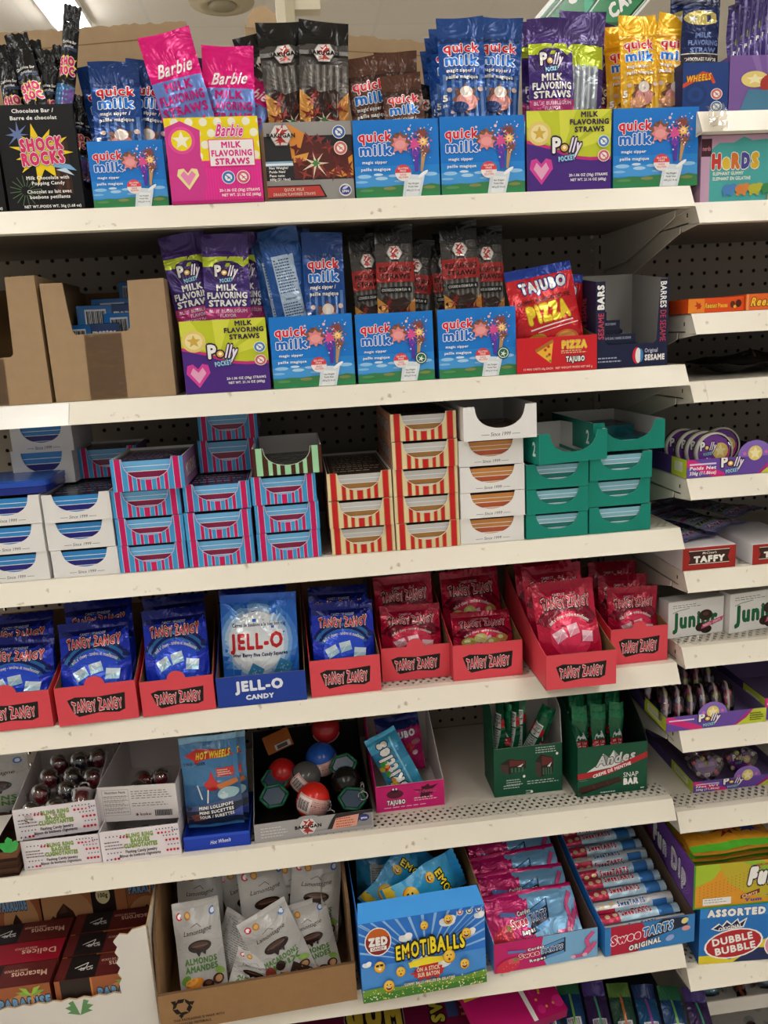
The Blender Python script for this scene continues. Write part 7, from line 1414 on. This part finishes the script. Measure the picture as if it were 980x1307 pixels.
def rollart(v):
    a = Art(120, 70, '#b4d2e6'); a.rect(0, 0, 30, 70, '#c42e50'); a.rect(88, 0, 22, 26, '#3a7cc0'); a.rect(0, 26, 120, 44, '#d6d8da'); a.rect(88, 26, 22, 3, '#3a7cc0')
    a.dots([(12, 12), (24, 14), (12, 32), (26, 34)], 4, '#e6cfa0', 10); a.text('SweeTARTS', 56, 10, 11, '#c4174a', w=46, bold=.05, out=[(WH, .06)]); a.text('SweeTARTS', 56, 28, 9, '#1f5fa8', w=42, bold=.05, out=[(WH, .06)]); a.rect(92, 44, 16, 22, '#d6d6d6'); a.rects([(93+i*1.6, 46, .8, 18) for i in range(9)], '#2a2a2e'); return a
r0 = None; OM = Matrix.Rotation(or_, 3, 'Z')
for i in range(12):
    lab = 'silver candy roll %s from the front in the roll carton' % ['first', 'second', 'third', 'fourth', 'fifth', 'sixth', 'seventh', 'eighth', 'ninth', 'tenth', 'eleventh', 'last'][i]
    if r0 is None:
        r0 = o = thing('candy_roll', lab, 'candy roll', (0, 0, 0), group='silver candy rolls'); L_ = ow-.016; rr_ = .0115
        m = MB(); m.artf(rollart(0), lambda u, v, l: (u*L_, -(rr_+l)*math.cos(v*5.6-1.2), (rr_+l)*math.sin(v*5.6-1.2)), 10, 16, 'foil'); obj('roll_wrapper', m, o)
        for prof in ([(0, -.002), (rr_*.75, -.003), (rr_, 0), (rr_, .001)], [(rr_, L_-.001), (rr_, L_), (rr_*.75, L_+.003), (0, L_+.002)]):
            m = MB(); m.lathe(prof, mat('#b5b7ba', 'shiny'), 14, axis='x'); obj('twisted_end', m, o)
    else: o = copy_tree(r0)
    g = random.Random(i); o['label'] = lab; o.location = ol+OM@V((.008, .018+i*.0248, .026+i*.0052+(.003 if i == 0 else 0))); o.rotation_euler = (g.uniform(-1.9, .4), 0, or_+g.uniform(-.015, .015))
# far bay bottom
def dub():
    a = Art(120, 84, '#1f74c4'); a.rect(0, 68, 120, 16, '#2f8ad8'); a.text('ASSORTED', 46, 70, 10, WH, w=74, bold=.08, al='C', out=[('#1a3a80', .06)]); a.poly([(0, 0), (120, 0), (120, 46), (80, 30), (40, 4), (16, 12), (0, 12)], '#e3d02a'); a.poly([(44, 0), (90, 0), (90, 18), (70, 20)], '#1a2a5a')
    a.circ(44, 28, 38, WH, 22, rot=.16); a.circ(44, 28, 35.5, '#b81f2a', 20, rot=.16); a.text('DUBBLE', 43, 30, 10.5, WH, w=52, bold=.045, rot=.16); a.text('BUBBLE', 47, 16, 10.5, WH, w=52, bold=.045, rot=.16)
    a.poly([(14, 52), (24, 60), (28, 56), (34, 64), (40, 58), (48, 66), (50, 60), (60, 66), (56, 52), (24, 48)], '#f4f2f0'); a.poly([(17, 52), (25, 58), (29, 54), (34, 61), (40, 56), (47, 63), (50, 57), (58, 63), (54, 53), (26, 49)], '#16204a'); a.text('ORIGINAL', 39, 50.5, 5.2, WH, w=30, bold=.04, rot=.16)
    a.circ(104, 22, 21, WH); a.circ(104, 22, 19.5, '#d88aa8'); a.circ(98, 28, 8, '#e8a8c0'); a.text('ALL', 98, 14, 7, WH, w=12, bold=.06, shear=.2, out=[('#16204a', .1)]); a.text('2.5kg', 108, 58, 7, WH, w=22, bold=.05); a.text('BOX', 108, 50, 6, WH, w=16, bold=.05); return a
Zr = RZ[9]; dl, dw, dr = base2((891, 1231), (1010, 1222), Zr); dl.z = Zr+.0006; dh = ZA(1155, dl.x+.05, dl.y)-Zr
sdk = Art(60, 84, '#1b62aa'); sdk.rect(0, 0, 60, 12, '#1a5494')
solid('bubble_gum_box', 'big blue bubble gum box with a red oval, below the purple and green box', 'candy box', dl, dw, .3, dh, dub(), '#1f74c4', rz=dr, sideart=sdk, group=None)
def fun():
    a = Art(120, 62, '#e09a24'); a.poly([(0, 30), (24, 40), (40, 62), (0, 62)], '#a8c42c'); a.poly([(30, 62), (60, 62), (100, 40), (120, 20), (120, 0), (70, 14), (44, 34)], '#c0b02a'); a.poly([(60, 62), (120, 30), (120, 44), (84, 62)], '#8fb82c')
    g = random.Random(11); a.dots([(8+i % 16*5, 10+i//16*4+(i % 16)*1.4, .8) for i in range(96)], .8, '#b8722a', 6); a.dots([(40+i % 14*5, 30+i//14*4-(i % 14), .7) for i in range(70)], .7, '#d8a42a', 6)
    a.text('Fun', 86, 30, 22, WH, w=36, bold=.1, shear=.15, out=[('#2a1a3c', .08)]); a.text('LIK-M-AID', 92, 54, 3.6, '#c83a2a', w=26, bold=.04); a.rect(12, 4, 36, 10, '#f0eee8'); a.lines(14, 11, 30, 2, 3.4, '#8a8680', .9); a.poly([(60, 14), (84, 22), (84, 16), (60, 9)], '#7a2a24'); a.text('Cherry', 72, 13, 4.5, '#f0c8a0', w=20, rot=.3, bold=.04); a.text('Yum', 76, 5, 4.5, '#4a4a9a', w=22, bold=.05); a.star(100, 12, 8, 3, 6, '#5f4a9a', jit=.3); a.rect(0, 0, 120, 2, '#3f9a2c'); a.rect(0, 0, 2, 62, '#3f9a2c'); return a
def funside():
    a = Art(140, 62, '#6a3a94'); a.poly([(0, 0), (60, 62), (0, 62)], '#8a4a2c'); a.poly([(0, 20), (30, 62), (0, 62)], '#c87a24'); a.text('Fun Dip', 82, 18, 27, WH, w=84, bold=.09, out=[('#241430', .07)])
    for k in range(9): a.line([(100+r*math.cos(t_), 22+r*.6*math.sin(t_)) for r in (6+k*3.4,) for t_ in [q*.4 for q in range(17)]], .7, '#9a6ac0')
    for k in range(4): a.circ(24, 18, 18-k*4, ('#9a4a6a', '#7a2a4a')[k % 2], 9-k*2)
    return a
def funtop():
    a = Art(120, 90, '#c88a24'); a.poly([(0, 40), (40, 90), (0, 90)], '#8fb02c'); a.circ(24, 66, 14, '#b9b6b0', 3.4, rot=-.3); a.star(62, 26, 26, 12, 9, '#7a2a24', jit=.3, sy=.45); a.star(96, 28, 20, 9, 8, '#4a4a9a', jit=.3, sy=.5); a.star(62, 26, 16, 8, 7, '#c86a2a', jit=.3, sy=.4); a.circ(24, 28, 14, '#b9b6b0', 3.4, rot=-.3); a.text('Fun Dip', 70, 50, 16, '#e6e0e6', w=86, bold=.09, out=[('#241430', .07)]); a.rect(0, 0, 120, 8, '#4faa2c'); return a
Zf = Zr+dh+.0015; fl_, fw_, fr_ = base2((884, 1161), (1004, 1149), Zf); fl_.z = Zf; fh = ZA(1101, fl_.x+.05, fl_.y)-Zf
o = carton('display_carton', 'green and orange open carton with purple side resting on the blue bubble gum box', 'display carton', fl_, fw_, .24, fh, fh*1.02, fun(), '#4faa2c', '#6a4a2a', rz=fr_, sideart=funside(), side='#6a3a94', group='sherbet dip carton')
pmesh('dip', .15, .1, .007, funtop(), '#b9842a', hdr='#4faa2c', hdrh=.12, seed=76)
for i, L in enumerate(['orange and green sherbet packet lying topmost in the open carton', 'orange and green sherbet packet just under the topmost one', 'orange and green sherbet packet third down in the open carton']):
    pouch('dip', 'candy_packet', L, 'candy packet', fl_+Matrix.Rotation(fr_, 3, 'Z')@V((fw_*.5, .012+i*.002, fh+.012-i*.013)), (R(-88), 0, fr_), 'sherbet packets', sx=min(1.25, (fw_-.01)/.15), sz=1.9)
# ================================================================ goods on the base deck below
ZB_ = .1256
def lowbox(name, lab, cat, px0, px1, py, Y, d, h, front, col, top=None, rz=0, group=None):
    z = ZB_; x0, x1 = XA(px0, Y, z+h), XA(px1, Y, z+h)
    return solid(name, lab, cat, (x0, Y, z), x1-x0, d, h, front, col, rz=rz, top=top, group=group)
mg = Art(120, 60, '#7a0f3c'); mg.text('SIZING', 60, 34, 18, '#d8b838', w=60, bold=.08, out=[('#2a1018', .08), (WH, .11)][::-1])
for x in (100, 20): mg.text('LEGO GUM'.split()[1], x, 14, 8, '#c9b43a', w=24, rot=PI/2, bold=.05)
mt = Art(200, 80, '#6a0d36'); mt.text('GUM', 82, 8, 18, '#c9ad3a', w=40, bold=.1, out=[('#1c0c14', .1), ('#b9b2b0', .13)][::-1])
for x in (132, 172):
    mt.text('SWEETS', x, 6, 9, '#b9b03a', w=40, al='L', rot=PI/2, bold=.06, out=[('#1c1210', .1)]); mt.rect(x+3, 8, 8, 34, '#3a4a7a'); mt.lines(x+13, 40, 8, 9, 4, '#b98a4a', 1.4)
mt.circ(190, 40, 12, '#b8501f', 9)
lowbox('magenta_box', 'wide dark magenta box lying under the lowest long shelf', 'candy box', 330, 690, 1290, .0, .3, .155, mg, '#6a0d36', top=mt)
pk = Art(100, 60, '#c01468'); pk.rects([(0, 40, 60, 20)], '#e6cf2a'); pk.rects([(2+i*6, 44, 1.2, 14) for i in range(10)], '#2a2418'); pk.rect(60, 0, 5, 60, WH)
g = random.Random(12); pk.dots([(g.uniform(70, 97), g.uniform(8, 52), g.uniform(3, 7)) for _ in range(12)], 5, '#e02a86', 12); pk.dots([(g.uniform(70, 97), g.uniform(8, 52), 1.4) for _ in range(10)], 1, '#e6b83a', 8)
a = HZ(672, 1312, ZB_+.17); solid('magenta_box', 'bright magenta box with bubbles and a yellow ruler strip, tilted at the bottom', 'candy box', (a.x-.085, a.y-.02, ZB_+.16), .17, .11, .02, Art(100, 20, '#a01056'), '#c01468', rz=R(14), top=pk, rx=R(12))
def bluepk(i):
    a = Art(40, 140, ('#1c3f6a', '#24507a', '#2a4a3c', '#3a2a52')[i % 4]); a.rect(3, 10, 34, 60, ('#2f6aa0', '#3a78a8', '#7a4a34', '#5a3a78')[i % 4]); a.rects([(0, 74, 40, 12)], '#d8c83a'); a.rects([(2+k*4, 75, 1.4, 10) for k in range(9)], '#3a3418'); a.rect(6, 92, 26, 16, '#c9c6cc'); a.rects([(8+k*2.4, 94, 1.2, 12) for k in range(9)], '#2a2a2e'); a.lines(5, 60, 30, 8, 6, '#a8b8c8', 2, i); a.rect(18, 0, 4, 140, ('#6aa04a', '#8a4a9a', '#b86a3a', '#4a9a7a')[i % 4]); return a
for i in range(4): pmesh('lp%d' % i, .06, .2, .02, bluepk(i), ('#1c3f6a', '#24507a', '#2a4a3c', '#3a2a52')[i], seed=80+i, hdr=('#2f6a4a', '#1c2f5a', '#5a7a3a', '#4a3a7a')[i])
labs = ['dark blue candy packet with a barcode next to the magenta boxes', 'dark blue candy packet with a yellow ruler strip under the lowest long shelf', 'candy packet of brown beads between the dark blue ones', 'dark blue candy packet with a white barcode tag', 'green edged candy packet near the shelf joint at the bottom', 'purple candy packet slanting at the shelf joint, bottom', 'thin green packet last before the joint at the bottom']
for i, L in enumerate(labs):
    px = 690+i*31; q = HZ(px, 1262+i*2, ZB_+.165); pouch('lp%d' % ((i*3+1) % 4), 'candy_packet', L, 'candy packet', (q.x, q.y-.14, ZB_+.052), (R(-58), R(1.5*(i-3)), R(-6)), 'candy packets on the base deck', sx=.68)
t = thing('display_carton', 'dark cardboard bin holding the slanted packets at the bottom', 'display carton', (HZ(752, 1290, ZB_+.1).x, -.03, ZB_)); m = MB(); wq = .2
m.box(0, 0, 0, wq, .003, .05, mat('#3a3a44')); m.box(0, .3, 0, wq, .303, .14, mat('#3a3a44')); m.box(0, .003, 0, wq, .3, .003, mat('#3a3a44')); obj('bin_body', m, t)
wt = Art(60, 40, '#8f8a84'); 
# far bay bottom: white cardboard trays of clear wrapped candies
for j, (px, py, z, lab) in enumerate([(925, 1270, .255, 'white cardboard tray of clear wrapped candies just under the lowest far shelf'), (945, 1318, .18, 'second white cardboard tray of clear wrapped candies below the first')]):
    q = HZ(px, py, z); q.z = z
    t = thing('candy_tray', lab, 'candy tray', (max(q.x-.05, .03), q.y-.02, ZB_ if j else z-.02), group='white candy trays at the bottom'); hh = .055 if j else .03
    m = MB(); W_ = mat('#c9c4bc'); m.box(0, 0, 0, .3, .003, hh, W_); m.box(0, .003, 0, .003, .2, hh, W_); m.box(.297, .003, 0, .3, .2, hh, W_); m.box(.003, .197, 0, .297, .2, hh, W_); m.box(.003, .003, 0, .297, .197, .003, W_); obj('tray_body', m, t)
    for k in range(10):
        o = thing('wrapped_candy', '%s wrapped candy in the %s white tray at the bottom' % (['first', 'second', 'third', 'fourth', 'fifth', 'sixth', 'seventh', 'eighth', 'ninth', 'tenth'][k], ['upper', 'lower'][j]), 'candy', t.location.copy()+V((.03+k % 5*.055, .035+k//5*.07, hh*.7)), (.3*k, .2*k, k*1.3), 'clear wrapped candies'); o.scale = (.8, .8, .8)
        m = MB(); m.lathe([(0, -.018), (.009, -.016), (.012, 0), (.009, .016), (0, .018)], mat(('#7fb4cc', '#b0563c', '#8aa0b0')[k % 3], 'foil'), 12, axis='x'); obj('candy_core', m, o)
        m = MB(); m.lathe([(.013, -.034), (.003, -.019), (.0135, -.014), (.0145, 0), (.0135, .014), (.003, .019), (.013, .034)], clear('#e6eaee', .1, .1, .8), 10, axis='x'); obj('clear_wrapper', m, o)
